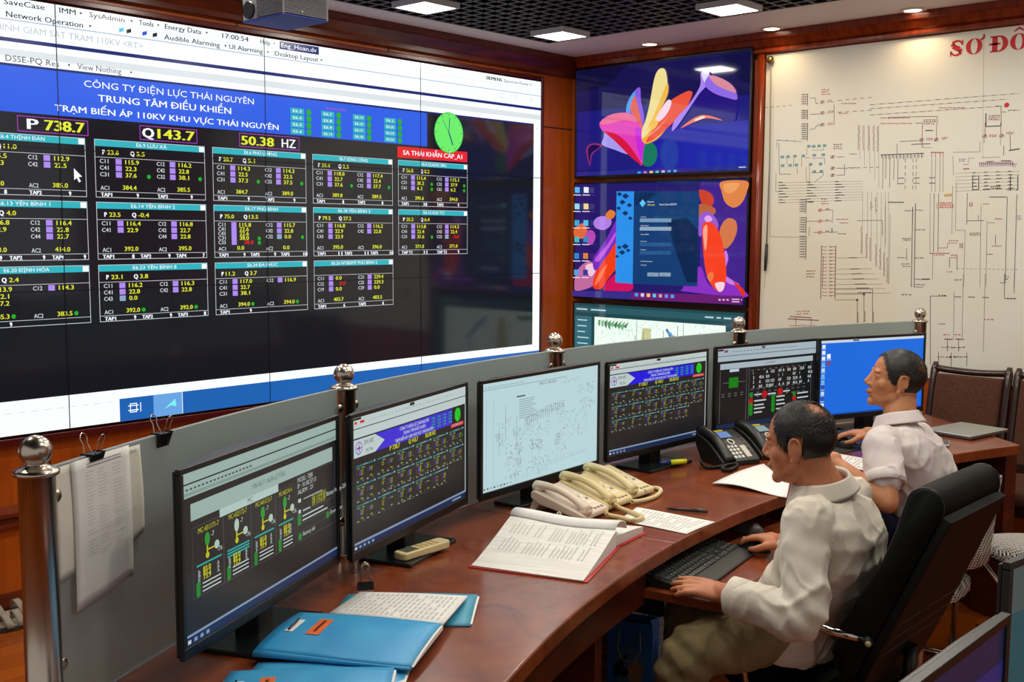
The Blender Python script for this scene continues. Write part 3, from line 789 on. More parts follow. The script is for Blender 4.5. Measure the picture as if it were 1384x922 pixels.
for i, x in enumerate((862, 900, 944, 985, 1020)):
    for j in range(16): S(Q1, 'r' if i % 2 else 'd', (x+rr.uniform(-5, 5), 365+j*13+i*3), (x+rr.uniform(-4, 6), 374+j*13+i*3), w=.004)
    S(Q1, 'g', (x+10, 360), (x+12, 640+60*i), w=.002)
# long dashed lines
for i, (a, b_) in enumerate((((-150, 195), (1095, 100)), ((-150, 228), (1000, 148)), ((-150, 280), (960, 205)))): dash(Q2, 'k', a, b_, 16, .5); S(Q2, 'g', a, b_, w=.0014)
scrib(Q2, 'r', 425, 222, 1, 200); scrib(Q2, 'r', -60, 306, 1, 240); scrib(Q2, 'r', -60, 352, 1, 250); S(Q2, 'k', (0, 300), (410, 290), (410, 360)); S(Q2, 'k', (230, 348), (288, 346), (288, 380))
for x, y in ((340, 322), (880, 288)): scrib(Q2, 'd', x-42, y, 3, 85, 16)
S(Q2, 'r', (285, 375), (285, 545), w=.003); S(Q2, 'r', (405, 360), (405, 470), w=.003); S(Q2, 'k', (310, 408), (375, 408), w=.005); trafo(Q2, 280, 487); trafo(Q2, 402, 484); scrib(Q2, 'r', 320, 476, 2, 45, 12); scrib(Q2, 'r', 450, 468, 2, 40, 12)
S(Q2, 'k', (815, 265), (815, 375), (940, 370), w=.005); S(Q2, 'k', (940, 205), (942, 370)); S(Q2, 'k', (895, 205), (942, 205)); S(Q2, 'r', (808, 340), (808, 450), w=.003); S(Q2, 'r', (938, 340), (938, 440), w=.003); trafo(Q2, 806, 456); trafo(Q2, 945, 452); scrib(Q2, 'r', 845, 450, 2, 50, 10); scrib(Q2, 'r', 985, 425, 2, 60, 12)
f.disc(*c1(Q2(988, 197))[0], .012, I['red'], 2, 12); S(Q2, 'k', (945, 255), (985, 254)); scrib(Q2, 'k', 1000, 242, 1, 90)
S(Q2, 'k', (75, 520), (77, 600)); S(Q2, 'k', (-60, 612), (300, 598), w=.005); S(Q2, 'k', (100, 500), (255, 493)); S(Q2, 'k', (195, 524), (355, 518), w=.004)
for i in range(12): S(Q2, 'k', (-50+i*30, 615-i), (-48+i*30, 645-i+rr.uniform(-6, 10)), w=.004); S(Q2, 'p', (-42+i*30, 622-i), (-34+i*30, 640-i), w=.003)
for x in (-40, -15, 18, 52, 85): S(Q2, 'k', (x, 640), (x-4, 840+rr.uniform(-40, 60)))
for x in (145, 210, 236): dash(Q2, 'k', (x, 640), (x-3, 920), 5, .6)
S(Q2, 'r', (355, 590), (465, 592), w=.005)
for x in (366, 396, 434, 460): S(Q2, 'r', (x, 592), (x, 635), w=.003); S(Q2, 'k', (x, 640), (x-3, 920), w=.002)
S(Q2, 'g', (285, 520), (287, 548), (365, 550)); S(Q2, 'g', (540, 590), (765, 585), (765, 500)); S(Q2, 'g', (540, 620), (545, 780)); scrib(Q2, 'p', 590, 650, 2, 50, 14); S(Q2, 'p', (625, 690), (672, 692), w=.003); S(Q2, 'r', (625, 728), (676, 726), w=.006); S(Q2, 'g', (668, 680), (670, 640), (720, 638))
S(Q2, 'k', (800, 480), (800, 510)); S(Q2, 'g', (935, 470), (936, 530)); S(Q2, 'k', (962, 535), (962, 615)); S(Q2, 'g', (780, 634), (930, 630)); S(Q2, 'k', (1015, 440), (1020, 575)); S(Q2, 'k', (1005, 575), (1095, 560), w=.006)
for i in range(17): S(Q2, 'p', (760+i*17, 672-i*.6), (764+i*17, 712-i*.6), w=.004); S(Q2, 'r', (768+i*17, 676), (773+i*17, 690), w=.003)
S(Q2, 'k', (820, 668), (880, 665), w=.004); S(Q2, 'k', (940, 660), (1025, 660), w=.004); scrib(Q2, 'p', 1035, 690, 2, 30)
for i in range(6): dash(Q2, 'k', (700, 760+i*28), (1095, 745+i*28), 4, .3+.1*(i % 3), .004); S(Q2, 'g', (560, 764+i*30), (1095, 748+i*28), w=.0018)
for x in (705, 755, 1018, 1080): S(Q2, 'k', (x, 780), (x-1, 905), w=.004)
for y in (850, 805): dash(Q2, 'k', (85, y), (470, y-6), 3, .4, .004)
# lower left: second and third stations
for y0, y1, n in ((175, 300, 6), (325, 470, 7), (480, 680, 9)):
    S(Q3, 'k', (428, y0), (424, y1), w=.004)
    for i in range(n):
        y = y0+8+(y1-y0-10)*i/n; S(Q3, 'k', (370, y+3), (424, y), w=.003); S(Q3, 'p', (385, y-4), (395, y+8), w=.004); S(Q3, 'k', (402, y-5), (412, y+8), w=.003)
S(Q3, 'k', (440, 205), (490, 205)); S(Q3, 'k', (430, 363), (525, 363)); S(Q3, 'k', (455, 410), (452, 490)); S(Q3, 'k', (490, 456), (530, 456)); S(Q3, 'g', (125, 0), (127, 492), (420, 496)); S(Q3, 'g', (90, 740), (82, 922)); scrib(Q3, 'r', 555, 180, 3, 50, 20)
for y in (272, 363, 456): trafo(Q3, 543, y, 'red'); S(Q3, 'r', (560, y), (645, y-2)); scrib(Q3, 'k', 590, y-8, 1, 22)
S(Q3, 'g', (648, 265), (645, 380)); S(Q3, 'k', (642, 420), (642, 458), w=.005); S(Q3, 'k', (620, 456), (690, 452)); scrib(Q3, 'r', 680, 350, 1, 90); scrib(Q3, 'r', 705, 378, 1, 70); scrib(Q3, 'k', 690, 470, 1, 60)
S(Q3, 'k', (850, 358), (1060, 356), (1062, 480)); S(Q3, 'g', (1085, 200), (1085, 560))
S(Q3, 'd', (556, 565), (548, 1010), w=.004); S(Q3, 'd', (674, 565), (666, 1010), w=.004); S(Q3, 'k', (570, 650), (562, 920), w=.003)
for i in range(15):
    y = 575+i*29; S(Q3, 'r', (558, y), (602, y+2), w=.003); S(Q3, 'd', (618, y-8), (630, y+6), (642, y-4), w=.004); S(Q3, 'r', (640, y), (670, y), w=.003)
for i, y in enumerate((670, 762, 802, 845, 888, 922, 960)): S(Q3, 'g', (672, y), (940+30*i, y-6+i), w=.0022); S(Q3, 'k', (780+12*i, y-2), (850+20*i, y-4), w=.004)
scrib(Q3, 'd', 430, 778, 3, 70, 24)
for i, (x, y0, y1) in enumerate(((885, 410, 640), (926, 470, 670), (958, 500, 700), (1005, 560, 745), (1040, 590, 770), (1072, 625, 830), (1100, 670, 880))):
    for j in range(int((y1-y0)/15)): S(Q3, 'd', (x+rr.uniform(-5, 5), y0+j*15), (x+rr.uniform(-3, 6), y0+9+j*15), w=.004)
    S(Q3, 'g', (x+12, 120), (x+8, y1), w=.002)
scrib(Q3, 'r', 960, 210, 4, 16, 18); scrib(Q3, 'd', 1000, 170, 8, 8, 18)
for x, y, y2, c in ((527, 135, 255, 'k'), (562, 106, 250, 'd'), (606, 80, 252, 'k')):
    S(Q5, 'k', (415, y), (x, y-1), w=.0022); S(Q5, 'k', (x, y), (x, y2), w=.003); f.disc(*c1(Q5(x, y))[0], .007 if x < 600 else .001, I[c], 2, 10)
    for j in range(5): S(Q5, 'd', (x+4, y2-55+j*11), (x+5, y2-49+j*11), w=.005)
S(Q5, 'd', (180, 220), (290, 226), w=.005); S(Q5, 'd', (170, 232), (330, 240), w=.005); scrib(Q5, 'r', 215, 195, 2, 60, 14); scrib(Q5, 'r', 180, 268, 1, 120)
for x in (212, 290): S(Q5, 'd', (x, 226), (x, 265), w=.003)
# lower right
S(Q4, 'k', (230, 215), (218, 915), w=.004); S(Q4, 'k', (207, 245), (195, 910), w=.004)
for x, y, w in ((140, 278, 60), (235, 273, 60), (230, 437, 80), (118, 508, 70), (130, 522, 60), (80, 668, 70), (228, 670, 70), (110, 720, 70), (122, 740, 60), (228, 848, 60), (228, 892, 70), (225, 912, 70)): scrib(Q4, 'k', x, y, 1, w)
S(Q4, 'k', (155, 590), (157, 690), w=.003); S(Q4, 'k', (280, 845), (350, 844), w=.006); S(Q4, 'k', (0, 205), (135, 206), w=.005); S(Q4, 'g', (352, 130), (350, 630), (372, 632), (370, 850)); S(Q4, 'g', (20, 300), (10, 880))
for x in (385, 422): S(Q4, 'k', (x, 130), (x-6, 620), w=.003)
f.poly(c1(Q4(466, 140), Q4(535, 133), Q4(533, 156), Q4(470, 160)), I['y'], 1); scrib(Q4, 'red', 430, 210, 4, 105, 14); S(Q4, 'r', (408, 210), (410, 262)); S(Q4, 'g', (538, 70), (532, 470)); S(Q4, 'g', (568, 40), (562, 438), (642, 438), (630, 910)); S(Q4, 'k', (660, 130), (655, 390))
S(Q4, 'r', (345, 630), (515, 630), w=.004); S(Q4, 'r', (415, 585), (495, 584), (496, 545), (580, 545)); scrib(Q4, 'r', 505, 528, 1, 75); scrib(Q4, 'd', 595, 555, 3, 30, 14); scrib(Q4, 'r', 380, 645, 1, 80); scrib(Q4, 'r', 525, 648, 2, 40, 20); S(Q4, 'k', (513, 660), (512, 750)); S(Q4, 'k', (575, 650), (575, 765)); dash(Q4, 'g', (575, 757), (1095, 765), 14, .5); scrib(Q4, 'r', 488, 785, 1, 40); scrib(Q4, 'k', 555, 852, 1, 45)
S(Q4, 'k', (655, 360), (800, 358), w=.003); S(Q4, 'r', (750, 310), (752, 355)); S(Q4, 'g', (775, 220), (765, 910)); scrib(Q4, 'r', 675, 215, 3, 20, 12); scrib(Q4, 'r', 790, 222, 1, 35); scrib(Q4, 'r', 890, 346, 1, 60); S(Q4, 'g', (825, 360), (815, 910)); S(Q4, 'g', (830, 376), (890, 375)); scrib(Q4, 'k', 680, 465, 2, 90, 14); S(Q4, 'k', (895, 480), (894, 560)); scrib(Q4, 'r', 865, 572, 1, 75); scrib(Q4, 'k', 825, 640, 1, 50)
S(Q4, 'k', (992, 160), (975, 870), w=.003); S(Q4, 'k', (1072, 140), (1050, 915), w=.003); S(Q4, 'k', (840, 162), (985, 162), w=.004); scrib(Q4, 'k', 790, 100, 1, 60); scrib(Q4, 'k', 985, 105, 1, 80); scrib(Q4, 'k', 855, 78, 2, 75, 14); scrib(Q4, 'p', 1075, 320, 3, 25, 14); S(Q4, 'k', (930, 875), (980, 876)); scrib(Q4, 'k', 975, 825, 2, 25, 20)
S(Q5, 'k', (903, 115), (903, 470), w=.003); S(Q5, 'k', (903, 115), (988, 115), w=.003); scrib(Q5, 'k', 945, 113, 1, 40); dash(Q5, 'k', (1025, 118), (1240, 124), 3, .5, .004); S(Q5, 'g', (1025, 90), (1022, 340)); S(Q5, 'g', (1072, 0), (1066, 330)); S(Q5, 'g', (1185, 0), (1175, 400)); S(Q5, 'k', (1284, 0), (1284, 128), (1330, 130)); S(Q5, 'k', (1335, 0), (1333, 100)); scrib(Q5, 'd', 1295, 130, 1, 40); scrib(Q5, 'k', 945, 260, 1, 40); scrib(Q5, 'r', 1180, 238, 1, 45); scrib(Q5, 'k', 755, 110, 1, 50)
for x in (990, 1048): S(Q5, 'd', (x-16, 336), (x+28, 338), w=.005); scrib(Q5, 'r', x-20, 316, 1, 30); S(Q5, 'd', (x, 340), (x, 400), w=.003); scrib(Q5, 'd', x-28, 380, 1, 65); scrib(Q5, 'd', x-50, 430, 1, 100)
for x in (945, 1010, 1090): S(Q5, 'k', (x, 405), (x, 475), w=.003)
S(Q4, 'g', (800, -1350), (788, -160), w=.0014)
# the red heading: heavy slab letters drawn stroke by stroke
ux, vx = c1((1283, 77))[0]; hx = .078
def G_(polys, u, w):
    for pl in polys: f.poly([(u+a*w, vx+b*hx) for a, b in pl], I['red'], 2)
arc = lambda cx_, cy_, rx, ry, a0, a1, n=14: [(cx_+rx*math.cos(R(a0+(a1-a0)*i/n)), cy_+ry*math.sin(R(a0+(a1-a0)*i/n))) for i in range(n+1)]
def bowl(cx_, cy_, ro, ri, yo, yi, a0, a1, n=24):
    o = arc(cx_, cy_, ro, yo, a0, a1, n); i_ = arc(cx_, cy_, ri, yi, a0, a1, n)
    return [[o[k], o[k+1], i_[k+1], i_[k]] for k in range(n)]
def spine(pts):       # ribbon of varying half-width
    out = []
    for (x0, y0, w0), (x1, y1, w1) in zip(pts, pts[1:]):
        d = Vector((x1-x0, y1-y0)).normalized(); n = Vector((-d.y, d.x))
        out.append([(x0-n.x*w0, y0-n.y*w0), (x1-n.x*w1, y1-n.y*w1), (x1+n.x*w1, y1+n.y*w1), (x0+n.x*w0, y0+n.y*w0)])
    return out
Sg = spine([(.86, .72, .05), (.78, .88, .06), (.6, .95, .06), (.35, .93, .08), (.2, .8, .12), (.24, .64, .15), (.45, .52, .17), (.7, .4, .16), (.8, .24, .13), (.68, .1, .09), (.45, .05, .06), (.25, .1, .06), (.12, .28, .05)]) + [[(.82, .66), (.93, .66), (.93, 1.0), (.86, 1.0)], [(.05, 0), (.13, 0), (.17, .34), (.05, .34)]]
Og = bowl(.5, .5, .5, .2, .5, .46, 0, 360, 32)
horn = spine([(.86, .86, .06), (1.02, .92, .07), (1.1, 1.06, .07), (1.04, 1.18, .05)])
Dg = [[(0, 0), (.5, 0), (.5, .09), (0, .09)], [(0, .91), (.5, .91), (.5, 1), (0, 1)], [(.12, .05), (.42, .05), (.42, .95), (.12, .95)], [(-.06, .44), (.58, .44), (.58, .56), (-.06, .56)]] + bowl(.5, .5, .5, .2, .5, .41, -90, 90, 20)
Cir = spine([(.22, 1.14, .04), (.5, 1.34, .06), (.78, 1.14, .04)]); Gr = spine([(.62, 1.58, .05), (.84, 1.42, .06)])
du = (c1((1380, 62))[0][0]-ux)
G_(Sg, ux, du*.21); G_(Og, ux+du*.235, du*.235); G_(horn, ux+du*.235, du*.235)
G_(Dg, ux+du*.575, du*.25); G_(Og, ux+du*.85, du*.235); G_(Cir, ux+du*.85, du*.235); G_(Gr, ux+du*.85, du*.235)
part('drawing', f.mb, None, ch, world=True)
# bolt and cord hanging at the chart's left edge
q = on(1041, 81, 0, CX-.02)
pc = thing('hanging_cord', 'cord with a dark lower end hanging from a brass knob at the chart edge', 'cord', (CX, q.y, q.z))
M_brass = mat('brass_knob', '8a7a50', .3, .9)
b = MB(); b.cyl((CX, q.y, q.z), (CX-.015, q.y, q.z), .014, n=20); b.ball((CX-.018, q.y, q.z), .022, 20)
part('knob', b, M_brass, pc, world=True)
p2, p3, p4 = on(1040, 220, 0, CX-.012), on(1036, 330, 0, CX-.012), on(1034, 366, 0, CX-.012)
part('cord', MB().tube([(CX-.012, q.y, q.z), p2, p3], .004, 8), mat('grey_cord', '8a867a', .6), pc, world=True)
part('handle', MB().tube([p3, on(1035, 350, 0, CX-.012), p4], [.008, .009, .006], 10), mat('dark_handle', '20201e', .5), pc, world=True, label='dark lower end of the cord')

# ------------------------------------------------------------------ ceiling projector
pz = 2.45
pj = thing('ceiling_projector', 'projector with grey louvred sides hanging from the ceiling', 'projector', (2.75, 3.78, pz))
M_pj = mat('projector_shell', '9a9a9e', .45); M_pjd = mat('projector_dark', '17171a', .5)
M_pjb = mat('projector_underside_painted_glow', '3340a8', .5)  # blue light from the screens, painted into the underside's colour
X0, X1, Y0, Y1, HH = 2.64, 2.862, 3.64, 3.92, .085
part('body', MB().bx(X0+.006, X1-.006, Y0+.006, Y1-.006, pz+.006, pz+HH), M_pjd, pj, .004, world=True)
part('underside', MB().bx(X0, X1, Y0, Y1, pz, pz+.008), M_pjb, pj, .003, world=True, label='underside with the blue light of the screens painted on')
part('top_cover', MB().bx(X0, X1, Y0, Y1, pz+HH, pz+HH+.012), M_pj, pj, .003, world=True)
b = MB()
for i in range(12):
    z = pz+.012+i*.0062
    b.bx(X0-.001, X0+.006, Y0, Y1-.10, z, z+.0022); b.bx(X0, X1, Y0-.001, Y0+.006, z, z+.0026)
b.bx(X0, X0+.006, Y1-.10, Y1, pz+.008, pz+HH)
for x, y in ((X0, Y0), (X1-.006, Y0), (X0, Y1-.006)): b.bx(x, x+.006, y, y+.006, pz+.006, pz+HH)
part('louvres', b, M_pj, pj, world=True)
b = MB(); b.tube([(X0+.004, Y1-.055, pz+.045), (X0-.012, Y1-.055, pz+.045)], [.036, .034], 28)
part('lens', b, M_pjd, pj, world=True)
part('indicator', MB().ball((X0+.09, Y0-.003, pz+.024), .004, 10), mat('white_dot', 'f4f4f0', .4), pj, world=True)
b = MB(); b.cyl((2.75, 3.78, pz+HH+.01), (2.75, 3.78, ZC), .018, n=16); b.cyl((2.75, 3.78, ZC-.012), (2.75, 3.78, ZC), .06, n=24); b.bx(2.68, 2.82, 3.70, 3.86, pz+HH+.012, pz+HH+.02)
part('ceiling_mount', b, M_pj, pj, world=True)
# ------------------------------------------------------------------ curved console desk
M_desk = vary(mat('mahogany_top', '743622', .24, 0, .5, coat=.1), '6c2e16', '8c4624', (3, 3, 3), 7, 2.2, dist=1.6, lo=.3, hi=.72)
M_deskd = vary(mat('mahogany_board', '4a1c10', .35, 0, .4), '42180d', '58230f', (3, 3, 8), 5, 3)
RF, RB = 4.105, 4.84
TH0 = -30.6
def th_end(r): return 21.35+(r-4.1)*3.95
desk = thing('console_desk', 'long curved glossy mahogany control desk carrying the row of monitors', 'desk', pol(-3, 4.47, 0))
def slab(th0, th1, r0, r1, z0, z1, n, endf=None):
    def fn(th, r): return pol(th, r)
    vs = []; fs = []
    for z in (z0, z1):
        for i in range(n+1):
            for r in (r0, r1):
                t1 = endf(r) if endf else th1
                q = fn(th0+(t1-th0)*i/n, r); vs.append((q.x, q.y, z))
    S_ = 2*(n+1)
    for i in range(n):
        a = 2*i
        fs += [(a, a+1, a+3, a+2), (S_+a, S_+a+2, S_+a+3, S_+a+1), (a, a+2, S_+a+2, S_+a), (a+1, S_+a+1, S_+a+3, a+3)]
    fs += [(0, S_, S_+1, 1), (2*n, 2*n+1, S_+2*n+1, S_+2*n)]
    return MB().add(vs, [tuple(reversed(q)) for q in fs])
for a, b_, e in ((TH0, -9.25, None), (-9.23, 7.5, None), (7.52, 23, th_end)):
    part('desk_top', slab(a, b_, RF, RB, DESK_Z-.042, DESK_Z, 26, e), M_desk, desk, .006, 3, world=True, fix=True)
part('apron', slab(TH0, -10.6, RF+.035, RF+.055, .60, DESK_Z-.05, 20), M_deskd, desk, .002, world=True, fix=True)
part('modesty_board', slab(TH0, 21.4, RB-.06, RB-.04, .03, DESK_Z-.043, 50), M_deskd, desk, world=True, fix=True)
for t in (TH0+.3, -14.2, 5.2, 21.6):
    part('support', slab(t, t+.55, RF+.06, RB-.062, 0, DESK_Z-.043, 2), M_deskd, desk, .003, world=True, fix=True)
part('support', slab(21.1, 22.0, RF+.05, RF+.2, 0, DESK_Z-.043, 2), M_deskd, desk, .003, world=True, fix=True)
# pull-out keyboard shelf
M_rail = mat('black_rail', '0c0c0d', .4, .3)
tray = part('keyboard_shelf', slab(-10.9, 1.5, 3.918, 4.36, .622, .648, 14), M_desk, desk, .004, world=True, fix=True)
for t in (-10.75, 1.2):
    part('shelf_rail', slab(t, t+.3, 4.09, 4.5, .575, .618, 3), M_rail, desk, world=True, fix=True)
    part('shelf_bracket', slab(t, t+.3, 4.2, 4.5, .618, DESK_Z-.043, 3), M_rail, desk, world=True, fix=True)

# ------------------------------------------------------------------ partition posts and frosted panels
M_steel = mat('polished_steel', 'c4b8aa', .25, 1.0)
RP = 4.811
PTH = (-29.07, -16.3, -3.4, 9.8, 23.27)
prof = [(.034, 0), (.034, .012), (.030, .016), (.030, .440), (.037, .442), (.037, .449), (.030, .452), (.018, .458), (.016, .463), (.022, .468), (.022, .471), (.013, .475)]
posts = []
PL = ('nearest steel post with a ball top, at the left end of the partition',
      'steel post with a ball top between the two leftmost monitors',
      'steel ball-topped post behind the white diagram monitor',
      'steel ball-topped post behind the monitor with the green square',
      'steel ball-topped post at the far right end of the partition, by the blue monitor')
for i, t in enumerate(PTH):
    q = pol(t, RP, DESK_Z)
    p = thing('partition_post', PL[i], 'post', q, -R(t), 'steel posts of the partition')
    part('shaft', MB().lathe(prof, n=32), M_steel, p)
    part('ball_finial', MB().ball((0, 0, .482), .0268, 28), M_steel, p)
    for s in ((1,) if i == 0 else (-1,) if i == 4 else (-1, 1)):
        for zk in (.398, .10): part('glass_clamp', MB().ball((s*.034, -.012, zk), (.012, .006, .012), 16), M_steel, p)
def frosted():
    m = mat('frosted_glass', 'bccac8', .5, 0, .5, trans=.62)
    return m
M_frost = frosted()
GL = ('frosted partition panel with papers clipped on, behind the leftmost monitor', 'frosted partition panel behind the monitors with the small banner and the white diagram',
      'frosted partition panel below the lowest wall television', 'frosted partition panel below the wall chart, behind the blue monitor')
for i in range(4):
    t0, t1 = PTH[i]+.42, PTH[i+1]-.42
    solo('partition_panel', slab(t0, t1, RP-.005, RP+.005, DESK_Z+.004, 1.198, 24), M_frost, GL[i], 'partition panel', 'frosted panels between the posts', .002, 2, True)

# ------------------------------------------------------------------ monitors
M_mon = mat('monitor_black', '0e0e10', .32, 0, .5)
M_base = mat('monitor_base', '14181a', .22, 0, .5)
MW, MH = .637, .3585
def monitor(label, x, y, ang, zb, draw, z_desk=DESK_Z, W=MW, H=MH, thick=.05, bf=-.055):
    t = thing('monitor', label, 'monitor', (x, y, z_desk), R(ang), 'monitors on the console')
    h0 = zb-z_desk
    b = MB(); s = .011; bt = .022
    b.bx(-W/2, W/2, 0, .012, h0+H-s, h0+H); b.bx(-W/2, W/2, 0, .012, h0, h0+bt)
    b.bx(-W/2, -W/2+s, 0, .012, h0+bt, h0+H-s); b.bx(W/2-s, W/2, 0, .012, h0+bt, h0+H-s)
    bz = part('bezel', b, M_mon, t, .0015)
    b = MB(); b.prism([(-W/2, .012), (W/2, .012), (W/2, .018), (W/2-.12, thick), (-W/2+.12, thick), (-W/2, .018)], h0+.004, h0+H-.004)
    part('rear_housing', b, M_mon, t, .004, fix=True)
    b = MB(); b.prism([(-.03, .018), (.03, .018), (.03, .075), (-.03, .075)], .006, h0+.12)
    part('stand_neck', b, M_mon, t, .003, fix=True)
    b = MB(); b.prism([(-.132, bf), (.132, bf), (.132, .10), (-.132, .10)], 0, .011)
    part('stand_base', b, M_base, t, .003, fix=True)
    f = Flat((-W/2+s, .0045, h0+bt), (1, 0, 0), (0, 0, 1), .0003)
    draw(f, W-2*s, H-s-bt)
    part('screen_image', f.mb, None, t)
    return t, bz
MK = {}
def g2(h, es=1.0): return glow(h, es, .3, .35)
KM = {k: g2(c) for k, c in dict(bg='1c1b1d', white='b8c8c6', grey='8d9c9c', blue='3a28cc', cyan='1f7a7a', txt='b8c4c4', yel='b8b820', pur='5a3fb0', grn='17c81e', red='d01c28', frm='505658', lav='56648a', task='18284a', tl='7c90ac', dark='101214', mag='8040a0', dk='2b2e30').items()}
def d_banner(blue, toolh):
    K2 = dict(KM); K2['blue'] = g2(blue)
    def draw(f, w, h):
        f.rect(0, 0, w, h, K2['bg'], 0)
        Y = lambda t: h*(1-t)
        f.rect(0, Y(toolh), w, h, K2['white'], 1); f.rect(0, Y(toolh*.55)-.001, w, Y(toolh*.55)+.001, K2['dark'], 2)
        f.rect(.002, Y(.02), .04, Y(.004), K2['dark'], 2); f.rect(.01, Y(.05), .02, Y(.03), K2['red'], 2); f.rect(.035, Y(.05), .055, Y(.03), K2['red'], 2)
        rr = random.Random(3)
        for i in range(26): f.rect(.08+i*.018, Y(.045), .08+i*.018+rr.uniform(.004, .012), Y(.038), K2['grey'], 2)
        f.rect(w*.46, Y(.03), w*.5, Y(.005), K2['dk'], 2)
        b0, b1 = toolh+.01, toolh+.145
        f.rect(0, Y(b1), w*.86, Y(b0), K2['blue'], 2)
        f.poly([(0, Y(b1)), (w*.17, Y(b1)), (w*.245, Y((b0+b1)/2)), (w*.17, Y(b0)), (0, Y(b0))], K2['white'], 3)
        cy, ry = Y((b0+b1)/2), h*.045
        f.ring(w*.045, cy, ry, .0022, K2['blue'], 4, 24)
        for k in range(4):
            a = PI/2*k; ca, sa = math.cos(a), math.sin(a)
            f.poly([(w*.045+ca*ry*.95, cy+sa*ry*.95), (w*.045-sa*ry*.2, cy+ca*ry*.2), (w*.045, cy), (w*.045+sa*ry*.2, cy-ca*ry*.2)], K2['red'] if k % 2 else K2['blue'], 5)
        f.text('EVN NPC', w*.085, cy+.004, .011, K2['dk'], 4, w*.075); f.text('PCTN', w*.10, cy-.016, .009, K2['dk'], 4, w*.05)
        for t, u, v, ww in (('CÔNG TY ĐIỆN LỰC THÁI NGUYÊN', .50, b0+.04, .26), ('TRUNG TÂM ĐIỀU KHIỂN', .50, b0+.08, .20), ('TRẠM BIẾN ÁP 110KV KHU VỰC THÁI NGUYÊN', .50, b0+.122, .34)):
            f.text(t, w*u, Y(v), .0085, K2['txt'], 4, w*ww, 'c', bold=.01)
        for c in range(4):
            for r in range(4): f.rect(w*(.655+c*.055), Y(b0+.035+r*.027), w*(.675+c*.055), Y(b0+.018+r*.027), K2['cyan'], 4); f.disc(w*(.682+c*.055), Y(b0+.027+r*.027), .0025, K2['grn'], 4, 8)
        f.disc(w*.915, Y(b0+.065), h*.055, K2['grn'], 4, 28, h*.06); f.line((w*.915, Y(b0+.065)), (w*.913, Y(b0+.03)), .002, K2['dk'], 5); f.line((w*.915, Y(b0+.065)), (w*.925, Y(b0+.09)), .002, K2['dk'], 5)
        f.text('P 738.7', w*.285, Y(b1+.034), .012, K2['yel'], 4, w*.085, bold=.03); f.text('Q 143.7', w*.445, Y(b1+.034), .012, K2['yel'], 4, w*.085, bold=.03); f.text('50.38 HZ', w*.595, Y(b1+.034), .012, K2['yel'], 4, w*.10, bold=.03)
        tw, thh = w*.148, h*.135
        rows = [t for t in TABLES]
        t0 = b1+.055
        f.rect(w*.845, Y(b1+.032), w*.975, Y(b1+.002), K2['red'], 4); f.text('SA THẢI KHẨN CẤP_A1', w*.91, Y(b1+.026), .007, K2['txt'], 5, w*.11, 'c')
        first = [('E6.2 ĐÁN', '12.1', '3.2', [('C11', '115.9'), ('C41', '22.3'), ('C31', '37.6')], [('C12', '116.2'), ('C42', '22.8')], A('384.0', '385.0'), tp('8', '9'))]*3
        for c_, r_, *rest in rows:
            table(f, K2, w*(.02+(c_+1)*.161), Y(t0+r_*.15), *rest, w=tw, h=thh)
        for r_ in range(3): table(f, K2, w*.02, Y(t0+r_*.15), *first[r_], w=tw, h=thh)
        f.rect(0, 0, w, h*.045, K2['task'], 2); f.rect(0, h*.045, w, h*.062, K2['tl'], 2)
        for i in range(5): f.rect(.006+i*.02, h*.012, .016+i*.02, h*.032, K2['tl'] if i else K2['txt'], 3)
        f.rect(w*.86, h*.015, w*.95, h*.03, K2['tl'], 3)
        f.rect(w-.004, h*.05, w, h*(1-toolh), K2['white'], 3)
    return draw
